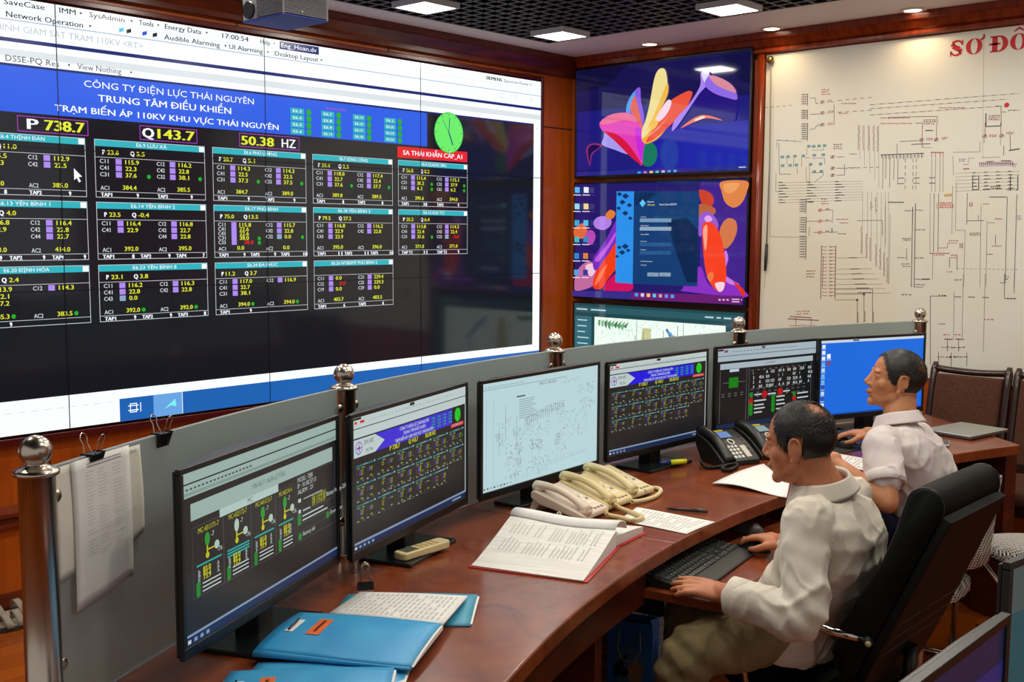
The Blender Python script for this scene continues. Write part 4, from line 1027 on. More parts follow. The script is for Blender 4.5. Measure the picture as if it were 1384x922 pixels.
def d_diag(f, w, h):
    f.rect(0, 0, w, h, g2('b2cfd4', 1.05), 0)
    k, r_, gr = g2('5a6468'), g2('9a6a70'), g2('8fa6aa')
    Y = lambda t: h*(1-t)
    rr = random.Random(9)
    f.rect(0, Y(.065), w*.7, Y(.058), gr, 1)
    for i in range(14): f.rect(.012+i*.014, Y(.045), .02+i*.014, Y(.035), gr, 1)
    f.text('SƠ ĐỒ LƯỚI ĐIỆN', w*.46, Y(.10), .008, k, 1, w*.15)
    for x in (.03, .085): f.rect(w*x, Y(.95), w*x+.0012, Y(.14), gr, 1)
    for i in range(9): f.rect(w*.29, Y(.21+i*.022), w*(.40+.04*rr.random()), Y(.2015+i*.022), gr, 1)
    f.rect(w*.27, Y(.18), w*.34, Y(.165), k, 1)
    def clus(x, y, ww, hh, n, c=None):
        for i in range(n):
            a, b_ = x+rr.random()*ww, y+rr.random()*hh
            if rr.random() < .5: f.rect(w*a, Y(b_+.012+.02*rr.random()), w*a+.0011, Y(b_), c or k, 1)
            else: f.rect(w*a, Y(b_)-.001, w*(a+.006+.01*rr.random()), Y(b_), c or rr.choice((k, k, r_, gr)), 1)
    for i in range(20):
        x = .34+i*.0175; y = .37-.09*min(1, i/14.); f.rect(w*x, Y(y+.10+.06*rr.random()), w*x+.0011, Y(y+.02), k, 1); clus(x-.004, y+.01, .014, .07, 6)
    for x, y in ((.18, .34), (.27, .45), (.13, .48)):
        f.rect(w*x, Y(y+.2), w*x+.0012, Y(y-.1), k, 1); clus(x-.03, y, .07, .12, 14)
    clus(.11, .5, .08, .12, 18); clus(.66, .08, .16, .04, 14); clus(.80, .16, .16, .10, 40); clus(.83, .30, .14, .11, 34); clus(.62, .40, .28, .28, 90); clus(.25, .46, .3, .14, 46)
    for x in (.28, .40, .46, .62): clus(x-.025, .61, .055, .11, 34); f.rect(w*x, Y(.93), w*x+.001, Y(.6), gr, 1)
    clus(.24, .75, .07, .10, 34); clus(.2, .86, .34, .09, 70); clus(.36, .78, .25, .1, 34); clus(.18, .60, .06, .3, 30); clus(.62, .68, .12, .14, 20)
    f.path([(w*.55, Y(.90)), (w*.9, Y(.86)), (w*.9, Y(.82))], .001, gr, 1)
    for i in range(9): f.path([(w*(.62+i*.03), Y(.83)), (w*(.62+i*.03), Y(.86+.01*(i % 3)))], .001, k, 1)
    for i in range(9): f.rect(.006+i*.016, h*.02, .014+i*.016, h*.035, g2(rr.choice(('6a4a50', '3a3a44', '8aa0a8'))), 1)
def d_scheme(f, w, h):
    f.rect(0, 0, w, h, KM['bg'], 0)
    Y = lambda t: h*(1-.83*t)
    a9, gr = g2('93aba4'), g2('4a4c4c')
    f.rect(0, Y(.175), w, Y(.0), a9, 1); f.rect(0, Y(.085), w, Y(.075), KM['dark'], 2); f.rect(w*.0, Y(.155)-.002, w, Y(.14), g2('7d938e'), 2)
    rr = random.Random(5)
    for i in range(18): f.rect(.01+i*.013, Y(.125), .018+i*.013, Y(.112), gr, 3)
    f.rect(w*.04, Y(.345), w*.97, Y(.225), a9, 1); f.text('110kV E6.17 - NGĂN LỘ TỔNG', w*.5, Y(.30), .010, gr, 2, w*.22, 'c')
    f.rect(w*.195, Y(.405), w*.56, Y(.345), g2('a9c0b9'), 2); f.text('MC', w*.36, Y(.39), .010, gr, 3, w*.03)
    cols = (.045, .215, .38, .54, .675)
    names = ('MC-431/171-7', 'MC-432/172-7', 'MC-441/C12-7', 'MC-442/C41-4')
    for i in range(4):
        x0, x1 = w*cols[i], w*cols[i+1]; cx_ = x0+(x1-x0)*.46
        f.frame(x0, Y(.90), x1, Y(.395), .0011, gr, 1)
        f.text(names[i], x0+(x1-x0)*.18, Y(.452), .010, KM['yel'], 3, (x1-x0)*.66)
        f.rect(cx_-.0022, Y(.63), cx_+.0022, Y(.47), KM['yel'], 2)
        gm, gy = g2('1f8a2a'), g2('a8c0b0')
        f.disc(cx_, Y(.515), .0085, gm if i != 1 else gy, 3, 16, .013)
        f.disc(cx_, Y(.63), .006, KM['yel'], 3, 12)
        f.rect(cx_, Y(.597), cx_+.028, Y(.587), KM['yel'], 2); f.disc(cx_+.032, Y(.585), .0085, gy, 3, 16)
        f.text('-7', cx_+.013, Y(.51), .009, KM['txt'], 3); f.text('-76', cx_+.034, Y(.64), .009, KM['txt'], 3)
        tq = g2('1f9a94')
        for k in range(1 if i != 1 else 3): f.rect(x0+.012, Y(.685+k*.022), x1-.008, Y(.672+k*.022), tq, 2)
        for k, v in enumerate(('83.0', '83.2', '73.9')):
            yy = .735+k*.028 if i != 1 else .755+k*.026
            f.text(('Ia', 'Ib', 'Ic')[k], x0+.016, Y(yy), .008, KM['txt'], 3); f.text(v, x0+.032, Y(yy), .010, KM['yel'], 3, .026, bold=.02); f.text('A', x1-.025, Y(yy), .008, KM['txt'], 3)
            f.disc(x0+.016, Y(.815+k*.028), .0075, g2('1f7a2a'), 2, 10); f.rect(x0+.03, Y(.82+k*.028), x1-.012, Y(.811+k*.028), KM['txt'], 2)
    x0 = w*.69
    for k, (t, y) in enumerate((('MODEL : 7SJ85', .30+.105), ('IP : 10.182.57.13', .455), ('ALRM : 21', .505))): f.text(t, x0+.004, Y(y), .010, KM['txt'], 3, .085 if k == 1 else .07)
    f.frame(x0, Y(.90), w*.985, Y(.355), .0011, gr, 1)
    f.rect(x0+.006, Y(.575), x0+.018, Y(.545), KM['txt'], 2); f.rect(x0+.03, Y(.566), w*.885, Y(.555), KM['grey'], 2)
    for k in range(3): f.text(('Ua 117.8 kV', 'Ub 117.7 kV', 'Uc 117.6 kV')[k], x0+.07, Y(.60+k*.028), .010, KM['yel'], 3, .065)
    f.text('Battery Voltage 224.8 V', x0+.14, Y(.632), .010, KM['txt'], 3, .12)
    for y in (.67, .76, .82): f.rect(x0, Y(y), w*.985, Y(y)+.0012, gr, 2)
    f.rect(x0+.006, Y(.665), x0+.016, Y(.635), KM['txt'], 3); f.rect(x0+.026, Y(.66), x0+.06, Y(.65), KM['txt'], 3)
    gm = g2('1f7a2a')
    for y, ww in ((.70, .10), (.735, .12)): f.disc(x0+.010, Y(y), .0085, gm, 2, 12); f.rect(x0+.024, Y(y+.006), x0+.024+ww, Y(y-.005), KM['txt'], 2)
    f.disc(x0+.012, Y(.86), .0085, gm, 2, 12); f.text('Battery fail', x0+.026, Y(.867), .009, KM['txt'], 2); f.disc(x0+.145, Y(.80), .0085, gm, 2, 12); f.text('Door Open', x0+.158, Y(.806), .009, KM['txt'], 2)
    f.rect(0, 0, w, h*.05, KM['task'], 2); f.rect(0, h*.05, w, h*.064, KM['tl'], 2)
    for i in range(4): f.rect(.006+i*.02, h*.012, .016+i*.02, h*.034, KM['txt'] if i == 0 else KM['tl'], 3)
def d_table(f, w, h):
    f.rect(0, 0, w, h, g2('17181a'), 0)
    Y = lambda t: h*(1-t)
    a9, gr = g2('a3b3bb'), g2('50555a')
    rr = random.Random(8)
    f.rect(0, Y(.16), w, h, a9, 1); f.rect(0, Y(.098), w, Y(.09), gr, 2)
    f.rect(.004, Y(.03), .035, Y(.006), g2('40243a'), 2); f.rect(.04, Y(.05), .06, Y(.02), g2('7a4a60'), 2); f.rect(w*.43, Y(.035), w*.465, Y(.005), gr, 2)
    for i in range(20): f.rect(.09+i*.02, Y(.05), .1+i*.02, Y(.042), gr, 2)
    f.rect(w*.03, Y(.26), w*.97, Y(.19), a9, 1); f.text('E6.17 PHÚ BÌNH', w*.47, Y(.235), .008, gr, 2, w*.1)
    f.rect(w*.12, Y(.30), w*.21, Y(.265), g2('b8c8d8'), 2)
    gl = g2('666a6c')
    f.rect(w*.03, Y(.93), w*.033, Y(.27), gl, 1); f.rect(w*.285, Y(.93), w*.288, Y(.27), gl, 1); f.rect(w*.31, Y(.93), w*.313, Y(.27), gl, 1); f.rect(w*.955, Y(.93), w*.958, Y(.27), gl, 1)
    f.rect(w*.06, Y(.435), w*.27, Y(.428), gl, 1); f.rect(w*.115, Y(.50), w*.205, Y(.37), g2('0f7a12'), 2)
    for y in (.575, .60, .53, .60, .655): dd = y
    for y in (.575, .605):
        for i in range(4): f.rect(w*(.05+i*.06), Y(y), w*(.075+i*.06), Y(y-.01), gl, 1)
    for y in (.31, .555, .60, .655):
        for i in range(10): f.rect(w*(.33+i*.06), Y(y), w*(.355+i*.06), Y(y-.01), gl, 1)
    tx = KM['txt']
    for r in range(4):
        for c, u in enumerate((.35, .41, .48, .53, .61, .65, .70, .76, .83, .92)):
            if rr.random() < .9: f.text(rr.choice(('1', '123', '45.6', '0.0', 'kV', 'A', '22.8')) if c else str(r+1), w*u, Y(.36+r*.06), .012, tx, 2, None, bold=.02)
    gm, rd = g2('12801c'), g2('b0141c')
    for u, v, c, s in ((.335, .62, gm, .011), (.335, .70, rd, .013), (.335, .755, gm, .012), (.335, .80, gm, .012), (.335, .85, gm, .012), (.47, .63, rd, .016), (.63, .62, rd, .016), (.56, .68, gm, .012), (.56, .73, gm, .012), (.56, .78, gm, .012), (.56, .84, gm, .012), (.78, .67, gm, .01), (.78, .73, rd, .012)):
        f.disc(w*u, Y(v), s, c, 2, 14); f.rect(w*u+.02, Y(v+.012), w*u+.02+rr.uniform(.04, .075), Y(v-.006), tx, 2)
    f.rect(0, 0, w, h*.05, KM['task'], 2)
def d_desktop(f, w, h):
    f.rect(0, 0, w, h, g2('1569dc', 1.0), 0)
    Y = lambda t: h*(1-t)
    f.rect(0, Y(.035), w, h, g2('c8d4e0'), 1); f.rect(w*.3, Y(.025), w*.36, Y(.006), g2('404858'), 2)
    rr = random.Random(2)
    for r in range(11): f.rect(.008, Y(.10+r*.078), .026, Y(.055+r*.078), g2(rr.choice(('e8f0f8', 'c0dcf0', '70b0e8', 'd8e8f0', '3050a0'))), 2); f.rect(.006, Y(.114+r*.078), .028, Y(.106+r*.078), g2('c8dcf4'), 2)
    f.rect(.036, Y(.24), .056, Y(.18), g2('f0f6fa'), 2); f.rect(.036, Y(.33), .056, Y(.28), g2('8a4060'), 2); f.rect(.034, Y(.26), .06, Y(.252), g2('d8e4f4'), 2)
    f.rect(w*.88, Y(.765), w*.95, Y(.755), g2('a0c4f4'), 2)
    f.rect(0, 0, w, h*.02, g2('0e4fb0'), 1)
MONS = [('leftmost monitor on the curved desk, showing a yellow and green switching diagram', 1.312, 1.877, 25.0, .812, d_scheme),
        ('second monitor from the left, with tables under a violet banner, remote control on its base', 1.924, 2.098, 19.0, .810, d_banner('3a28cc', .155)),
        ('monitor with a white network diagram behind the three cream telephones', 2.583, 2.216, 4.8, .809, d_diag),
        ('monitor with tables under a bright blue banner, left of the black telephones', 3.27, 2.25, -.6, .808, d_banner('1c10d8', .11)),
        ('dark monitor showing a green square and a number table', 3.977, 2.208, -11.2, .806, d_table),
        ('monitor with a plain blue desktop in front of the younger man', 4.52, 2.005, -20.3, .811, d_desktop)]
mon_objs = []
for a in MONS: mon_objs.append(monitor(*a, W=.625 if a[1] > 3 else MW, H=.352 if a[1] > 3 else MH, bf=-.01 if a[5] is d_diag else -.055))
ff = Flat((-.03, -.0006, .812-.75+.006), (1, 0, 0), (0, 0, 1)); ff.text('ASUS', 0, 0, .009, mat('grey_print', '8a8c90', .5), 1, .05)
# ------------------------------------------------------------------ papers and clips on the partition
M_paper = mat('white_paper', 'eceae6', .6, 0, .2); M_paper2 = mat('cream_paper', 'e0dccf', .6, 0, .2)
M_print = mat('grey_lettering', '8c8c8c', .7); M_print2 = mat('light_lettering', 'c4c2be', .7)
M_clip = mat('clip_black', '101010', .3, 0, .5); M_wire = mat('clip_wire', 'c8b8a4', .2, 1.0)
def hung_sheet(name, label, t0, t1, zt, zb0, zb1, r, m, lines, skew=0, slopes=0):
    def fn(u, v):
        t = t0+(t1-t0)*u + skew*(1-v)
        z = (zb0+(zb1-zb0)*u)*(1-v)+(zt+slopes*(u-.5))*v
        q = pol(t, r-.004*math.sin(v*PI)*1.0-.006*(1-v)**2, z); return q
    mb = MB(); mb.sheet(fn, 10, 14, .0007, m)
    rr = random.Random(len(label))
    if lines:
        mb.mi(M_print)
        for i in range(lines):
            v = .9-.62*i/lines
            for c0, c1_ in ((.22, .38), (.42, .62), (.68, .88)):
                if rr.random() < .85:
                    w = (c1_-c0)*rr.uniform(.5, 1); dz = .004
                    P_ = []
                    for u, vv in ((c0, v), (c0+w, v), (c0+w, v+dz), (c0, v+dz)):
                        a = fn(u, vv); d = (DC-a); d.z = 0; P_.append(a+d.normalized()*.0006)
                    mb.add(P_, [(0, 1, 2, 3)], M_print2)
        for vv in (.955, .935):
            P_ = []
            for u, v2 in ((.25, vv), (.85, vv), (.85, vv+.007), (.25, vv+.007)):
                a = fn(u, v2); d = (DC-a); d.z = 0; P_.append(a+d.normalized()*.0006)
            mb.add(P_, [(0, 1, 2, 3)], M_print)
    return solo(name, mb, m, label, 'sheet of paper', 'papers clipped to the partition')
hung_sheet('paper_sheet', 'white sheet clipped on the partition, its left strip showing behind the typed list', -28.72, -27.4, 1.194, .995, 1.01, 4.8035, M_paper2, 0)
hung_sheet('paper_sheet', 'narrow white sheet clipped on the partition, showing at the right of the typed list', -26.6, -25.68, 1.190, .995, 1.02, 4.8045, M_paper2, 9)
hung_sheet('paper_sheet', 'long sheet with a typed list hanging foremost from the binder clip on the partition', -28.15, -26.15, 1.196, .93, .947, 4.8005, M_paper, 26, -.06, .0)
def binder_clip(label, m, th, z, s=1.0, flip=False):
    """origin at the middle of the spine, jaws downwards; m is the world matrix"""
    t = thing('binder_clip', label, 'binder clip', m.to_translation(), 0, 'black binder clips', rot=m.to_3x3())
    w = .034*s; h = (.015 if flip else .024)*s; d = .011*s
    b = MB(); b.prism([(-d, 0), (d, 0), (d, .0012), (.0012, -h), (-.0012, -h), (-d, .0012)], -w/2, w/2, lambda a, bb, c: Vector((c, a, -bb if flip else bb)))
    part('body', b, M_clip, t, .0006, fix=True)
    for sg in (-1, 1):
        pts = []
        for x, zz in ((-.011, -h*.9), (-.009, 0), (-.0055, .016*s), (-.0085, .022*s), (-.006, .029*s), (0, .032*s), (.006, .029*s), (.0085, .022*s), (.0055, .016*s), (.009, 0), (.011, -h*.9)):
            k = (zz+h*.9)/(h*.9+.032*s)
            pts.append((x*s, sg*(.0025+k*.004*s), h*.6+(zz+h*.9)*1.0) if flip else (x*s, sg*(.0025+k*.017*s), zz))
        part('wire_handle', MB().tube(pts, (.0016 if flip else .0009)*s, 8), M_wire, t)
    return t
for lab, th in (('black binder clip holding the papers on the partition', -27.3), ('empty black binder clip on the partition edge right of the papers', -24.78)):
    q = pol(th, RP-.004, 1.1985)
    binder_clip(lab, Matrix.Translation(q) @ Matrix.Rotation(-R(th), 4, 'Z'), 0, 0, 1.15)
q = on(494, 796, 2, DESK_Z)
binder_clip('black binder clip standing on the desk behind the printed sheets', Matrix.Translation((q.x, q.y, DESK_Z+.0005)) @ Matrix.Rotation(R(-35), 4, 'Z'), 0, 0, 1.15, True)

# ------------------------------------------------------------------ blue folders and sheets
M_fold = vary(mat('blue_folder', '2a8fc8', .38, 0, .4), '2f98d6', '40a8dc', nscale=9); M_teal = vary(mat('teal_folder', '2f86a0', .4, 0, .4), '2f8cac', '3f9cb6', nscale=8)
M_or = mat('orange_label', 'f06a1c', .5); M_yel = mat('yellow_card', 'd8c018', .5); M_ink = mat('dark_ink', '4a1c08', .6)
def quadframe(P0, P1, P3):
    P0, P1, P3 = Vector(P0), Vector(P1), Vector(P3)
    return P0, (P1-P0), (P3-P0)
def folder(label, P0, P1, P3, z, th, m, labelled=True, notch=True):
    """P0 left-top, P1 right-top, P3 left-bottom corners on the desk plan; slightly swollen two-cover folder"""
    o, U, V = quadframe((P0[0], P0[1], 0), (P1[0], P1[1], 0), (P3[0], P3[1], 0))
    t = thing('document_folder', label, 'folder', (o.x, o.y, z), 0, 'blue folders on the desk')
    w = .06
    def top(u, v):
        p = o+U*u+V*v; return Vector((p.x, p.y, z+th*(.55+.45*math.sin(PI*min(1, max(0, v*.9+.1)))**.6)+.004*math.sin(3*u+2*v)))
    def bot(u, v):
        p = o+U*(u*1.01-.005)+V*(v*1.02-.01); return Vector((p.x, p.y, z+.0025))
    b = MB(); b.sheet(lambda u, v: bot(u, 1-v), 6, 6, .0022)
    part('back_cover', b, m, t, world=True, fix=True)
    b = MB(); b.sheet(lambda u, v: top(u, 1-v), 14, 14, .0016)
    part('front_cover', b, m, t, world=True, fix=True)
    pts0 = [top(u/8, 1)-Vector((0, 0, .001)) for u in range(9)]
    b = MB()
    def sp(u, v):
        a = top(u, 1); c = bot(u, 1); ang = PI*v
        mid = (a+c)/2; hh = (a.z-c.z)/2
        out = V.normalized()*math.sin(ang)*hh*1.2
        return Vector((mid.x+(a.x-c.x)*.5*math.cos(ang), mid.y+(a.y-c.y)*.5*math.cos(ang), mid.z+hh*math.cos(ang)))+out
    b.sheet(lambda u, v: sp(u, v), 8, 8, .0012)
    part('spine', b, m, t, world=True, fix=True)
    b = MB()
    def pb(u, v, k): p = o+U*(.03+.985*u)+V*(.03+.93*v); return (p.x, p.y, (z+.0035) if k == 0 else top(u, v).z-.0025)
    vs = [pb(0, 0, 0), pb(1, 0, 0), pb(1, 1, 0), pb(0, 1, 0)]
    n = 8
    g0 = [pb(i/n, j/n, 0) for j in range(n+1) for i in range(n+1)]; g1 = [pb(i/n, j/n, 1) for j in range(n+1) for i in range(n+1)]
    N = (n+1)**2; fs = []
    for j in range(n):
        for i in range(n):
            q = (j*(n+1)+i, j*(n+1)+i+1, (j+1)*(n+1)+i+1, (j+1)*(n+1)+i); fs += [tuple(reversed(q)), tuple(N+k for k in q)]
    rim = [i for i in range(n+1)]+[j*(n+1)+n for j in range(1, n+1)]+[n*(n+1)+i for i in reversed(range(n))]+[j*(n+1) for j in reversed(range(1, n))]
    for a, c in zip(rim, rim[1:]+rim[:1]): fs.append((a, c, N+c, N+a))
    b.add(g0+g1, fs); part('papers', b, M_paper, t, world=True, fix=True)
    if labelled:
        def up(u, v, k=.0012): p = top(u, v); return Vector((p.x, p.y, p.z+k))
        b = MB(); b.add([up(.22, .22), up(.31, .22), up(.31, .62), up(.22, .62)], [(3, 2, 1, 0)], M_or)
        part('orange_label', b, None, t, world=True, label='orange title label')
        rr = random.Random(3)
        b = MB()
        for k in range(6): b.add([up(.255, .27+k*.05, .0018), up(.275, .27+k*.05, .0018), up(.275, .30+k*.05, .0018), up(.255, .30+k*.05, .0018)], [(3, 2, 1, 0)], M_ink)
        b.sm = [False]*len(b.sm)
        part('label_lettering', b, None, t, world=True)
        b = MB(); b.add([up(.075, .28), up(.13, .28), up(.13, .60), up(.075, .60)], [(3, 2, 1, 0)], M_paper)
        part('window', b, None, t, world=True, label='white cut-out window')
        b = MB(); b.tube([up(.085, .30, .004), up(.10, .42, .006), up(.095, .50, .004), up(.10, .58, .004)], .0022, 8)
        b2 = part('fastener', b, M_clip, t, world=True, label='dark metal fastener')
    return t, top
o2 = Vector((.164, -.271)).normalized(); pr2 = Vector((-.855, -.517))
folder('teal folder farthest back, under the printed sheets', (1.568, 1.945), (1.772, 1.722), (1.425, 1.83), DESK_Z, .012, M_teal, False)
folder('blue folder lowest of the pile, only its edges showing under the others', (1.19, 1.755), (1.395, 1.54), (1.04, 1.63), DESK_Z+.004, .006, M_fold, False)
yc = MB(); yc.prism([(0, 0), (.13, 0), (.13, .05), (0, .05)], 0, .002); o = solo('yellow_card', yc, M_yel, 'yellow card sticking out from under the two labelled blue folders', 'card'); o.location = (1.33, 1.475, DESK_Z+.0005); o.rotation_euler = (0, 0, R(135))
folder('blue folder with an orange label, second from the camera, beside the printed sheets', (1.385, 1.885), (1.548, 1.610), (1.195, 1.775), DESK_Z+.014, .018, M_fold)
folder('blue folder with an orange label, nearest the camera at the bottom edge', (1.10, 1.712), (1.32, 1.502), (.93, 1.547), DESK_Z+.017, .018, M_fold)
# printed sheets on the teal folder
b = MB()
za = DESK_Z+.0205
C4 = [Vector((1.433, 1.843, za)), Vector((1.545, 1.606, za+.004)), Vector((1.722, 1.706, za)), Vector((1.568, 1.902, za))]
def bil(C, u, v): return C[0]*(1-u)*(1-v)+C[1]*u*(1-v)+C[2]*u*v+C[3]*(1-u)*v
b.sheet(lambda u, v: bil(C4, u, v)+Vector((0, 0, .0035+.0015*math.sin(4*u))), 8, 8, .0045, M_paper)
for i in range(20):
    for j in range(6):
        if (i*7+j*3) % 11 == 0: continue
        u0, v0 = .06+.045*i, .12+.14*j
        b.add([bil(C4, u, v)+Vector((0, 0, .0042+.0015*math.sin(4*u))) for u, v in ((u0, v0), (u0+.018, v0), (u0+.018, v0+.10), (u0, v0+.10))], [(0, 1, 2, 3)], M_print2)
solo('printed_sheets', b, None, 'printed white sheets lying on the teal folder', 'paper stack', fix=False)

# ------------------------------------------------------------------ air-conditioner remote on the monitor base
M_cream = mat('cream_plastic', 'dccb98', .4); M_lcd = mat('lcd_grey', '5a5d50', .3); M_key = mat('tan_keys', 'b89c60', .5)
q0, q1 = on(556, 749, 2, .775), on(607, 733, 2, .775)
t = thing('remote_control', 'cream remote control lying on the base of the second monitor', 'remote control', ((q0.x+q1.x)/2-.01, (q0.y+q1.y)/2+.018, .7612), math.atan2(q1.y-q0.y, q1.x-q0.x))
b = MB(); b.prism([(-.085, -.022), (.075, -.024), (.085, -.016), (.085, .016), (.075, .024), (-.085, .022), (-.09, .012), (-.09, -.012)], 0, .02)
part('case', b, M_cream, t, .005, 3, fix=True)
part('display', MB().bx(-.075, -.03, -.016, .016, .0195, .0207), M_lcd, t)
for i in range(4):
    for j in range(3): part('button', MB().bx(-.018+i*.018, -.008+i*.018, -.015+j*.011, -.008+j*.011, .0195, .0212), M_key, t, .0005)

# ------------------------------------------------------------------ open book
M_redc = mat('red_cover', 'b82a2e', .4)
bk = thing('open_book', 'thick open record book with white pages and a red cover', 'book', (2.2, 1.82, DESK_Z))
def near(u, v):     # u from the outer edge to the spine, v from the front edge to the back
    E0, E1, S1, S0 = Vector((2.029, 1.614, 0)), Vector((1.931, 1.899, 0)), Vector((2.232, 2.04, 0)), Vector((2.318, 1.731, 0))
    p = E0*(1-u)*(1-v)+E1*(1-u)*v+S1*u*v+S0*u*(1-v)
    z = .006+.042*(u**1.3)-.030*max(0, u-.9)**2*60*.1
    z += .004*math.sin(6*v+2)*u
    return Vector((p.x, p.y, DESK_Z+z))
def far(u, v):
    S0, S1, E1, E0 = Vector((2.30, 1.735, 0)), Vector((2.235, 2.045, 0)), Vector((2.375, 1.985, 0)), Vector((2.487, 1.764, 0))
    p = S0*(1-u)*(1-v)+S1*(1-u)*v+E1*u*v+E0*u*(1-v)
    return Vector((p.x, p.y, DESK_Z+.028-.008*u+.012*math.exp(-((u-.12)/.12)**2)*v+.004*math.sin(3*u)))
def block(fn, z0, n=12):
    top = [fn(i/n, j/n) for j in range(n+1) for i in range(n+1)]
    bot = [Vector((p.x, p.y, z0)) for p in top]; N = (n+1)**2; fs = []
    for j in range(n):
        for i in range(n):
            q = (j*(n+1)+i, j*(n+1)+i+1, (j+1)*(n+1)+i+1, (j+1)*(n+1)+i); fs += [q, tuple(N+k for k in reversed(q))]
    rim = [i for i in range(n+1)]+[j*(n+1)+n for j in range(1, n+1)]+[n*(n+1)+i for i in reversed(range(n))]+[j*(n+1) for j in reversed(range(1, n))]
    b = MB(); b.add(top+bot, fs, None, True); s0 = len(b.f)
    b.add(top+bot, [(a, N+a, N+c, c) for a, c in zip(rim, rim[1:]+rim[:1])], None, False)
    return b
M_pages = vary(mat('page_block', 'dedcd6', .65, 0, .2), 'd6d4ce', 'e6e4de', (1, 1, 160), 2, 6)
part('pages', block(near, DESK_Z+.0035), M_pages, bk, world=True)
part('pages', block(far, DESK_Z+.0035), M_pages, bk, world=True)
b = MB()
for (u0, u1, v0, v1, rows) in ((.35, .62, .12, .92, 22), (.66, .95, .10, .55, 14), (.68, .93, .62, .93, 8)):
    for i in range(rows):
        v = v0+(v1-v0)*i/rows
        if (i*5) % 7 == 3: continue
        ue = u1-.08*((i*37) % 10)/10
        b.add([near(u0, v)+Vector((0, 0, .0012)), near(ue, v)+Vector((0, 0, .0012)), near(ue, v+.012)+Vector((0, 0, .0012)), near(u0, v+.012)+Vector((0, 0, .0012))], [(0, 1, 2, 3)], M_print2)
part('printed_text', b, None, bk, world=True)
b = MB()
# cover: two boards under the pages and the folded spine
def board(P, z): b.prism([(p[0], p[1]) for p in P], z, z+.003)
board([(2.034, 1.605), (2.33, 1.727), (2.238, 2.040), (1.922, 1.902)], DESK_Z)
board([(2.30, 1.727), (2.495, 1.755), (2.382, 1.995), (2.225, 2.052)], DESK_Z)
part('cover', b, M_redc, bk, world=True, label='red cover')
# curled page standing up at the fold
def curl(u, v):
    a = near(1, v); ang = PI*(.05+.95*u)
    return Vector((a.x+.026-.026*math.cos(ang), a.y+.004, a.z-.004+.024*math.sin(ang)))
b = MB(); b.sheet(curl, 10, 8, .0008); part('curled_page', b, M_paper, bk, world=True, fix=True)

# ------------------------------------------------------------------ loose papers, pen, marker
def paper(label, P, z, lines=0, th=.0008, cat='sheet of paper', name='paper_sheet', wav=.001, nl=4):
    C = [Vector((x, y, z)) for x, y in P]
    b = MB(); b.sheet(lambda u, v: bil(C, u, v)+Vector((0, 0, th+wav*(1+math.sin(5*u+3*v)))), 10, 10, th, M_paper)
    for i in range(lines):
        v0 = .1+.8*i/lines
        for j in range(nl):
            if (i*3+j*5) % 7 == 0: continue
            u0 = .08+.85*j/nl; u1 = u0+.75/nl
            b.add([bil(C, u, v)+Vector((0, 0, th+wav*(1+math.sin(5*u+3*v))+.0006)) for u, v in ((u0, v0), (u1, v0), (u1, v0+.35/lines), (u0, v0+.35/lines))], [(0, 1, 2, 3)], M_print2)
    return solo(name, b, None, label, cat)
paper('printed sheet on the desk between the open book and the cream telephones\' cords', [(2.564, 1.668), (2.736, 1.681), (2.712, 1.948), (2.55, 1.90)], DESK_Z+.0005, 16)
q0, q1 = on(905, 687, 2, DESK_Z+.008), on(957, 692, 2, DESK_Z+.006)
def pen(name, label, cat, a, b_, r, mats, cut=.62):
    d = (b_-a); t = thing(name, label, cat, (a.x, a.y, a.z-r))
    part('barrel', MB().tube([a, a+d*cut], [r*.95, r], 14), mats[0], t, world=True)
    part('cap', MB().tube([a+d*cut, a+d*.97, b_], [r*1.08, r*1.0, r*.6], 14), mats[1], t, world=True, label=mats[2] if len(mats) > 2 else None)
    part('tip', MB().tube([a-d.normalized()*.012, a], [r*.25, r*.9], 12), mats[1], t, world=True)
    part('pocket_clip', MB().tube([a+d*.66+Vector((0, 0, r*1.4)), a+d*.92+Vector((0, 0, r*1.4))], .0011, 6), M_wire, t, world=True)
M_pen = mat('pen_black', '1a1312', .25)
pen('ballpoint_pen', 'black pen lying on the desk above the printed sheet', 'pen', Vector((q0.x, q0.y, DESK_Z+.0065)), Vector((q1.x, q1.y, DESK_Z+.0065)), .0045, (M_pen, M_pen))
q0, q1 = on(927, 625, 2, .768), on(891, 628, 2, .768)
pen('highlighter', 'yellow highlighter with a blue end lying on the base of a monitor', 'marker', Vector((q0.x, q0.y-.0, .7725)), Vector((q1.x, q1.y, .7725)), .0095, (mat('marker_yellow', 'd8dc18', .35), mat('marker_blue', '16245a', .35), 'dark blue end'), .6)

# ------------------------------------------------------------------ cream desk telephones
def coil(pts, cr=.0058, wr=.0017, turns_per_m=260, seg=9):
    P = [Vector(p) for p in pts]; out = []; dense = []
    N = len(P)
    for i in range(N-1):
        p0, p1, p2, p3 = P[max(i-1, 0)], P[i], P[i+1], P[min(i+2, N-1)]
        for k in range(24):
            s = k/24; dense.append(.5*((2*p1)+(p2-p0)*s+(2*p0-5*p1+4*p2-p3)*s*s+(3*p1-p0-3*p2+p3)*s**3))
    dense.append(P[-1])
    Ls = [0]
    for a, c in zip(dense, dense[1:]): Ls.append(Ls[-1]+(c-a).length)
    tot = Ls[-1]; n = int(tot*turns_per_m*seg); j = 0
    for i in range(n+1):
        s = tot*i/n
        while j < len(Ls)-2 and Ls[j+1] < s: j += 1
        f_ = (s-Ls[j])/max(1e-9, Ls[j+1]-Ls[j]); p = dense[j].lerp(dense[j+1], f_)
        t = (dense[j+1]-dense[j]).normalized(); a = t.cross(Vector((0, 0, 1))).normalized(); bb = a.cross(t)
        w = 2*PI*i/seg
        out.append(p+(a*math.cos(w)+bb*math.sin(w))*cr)
    return MB().tube(out, wr, 5)
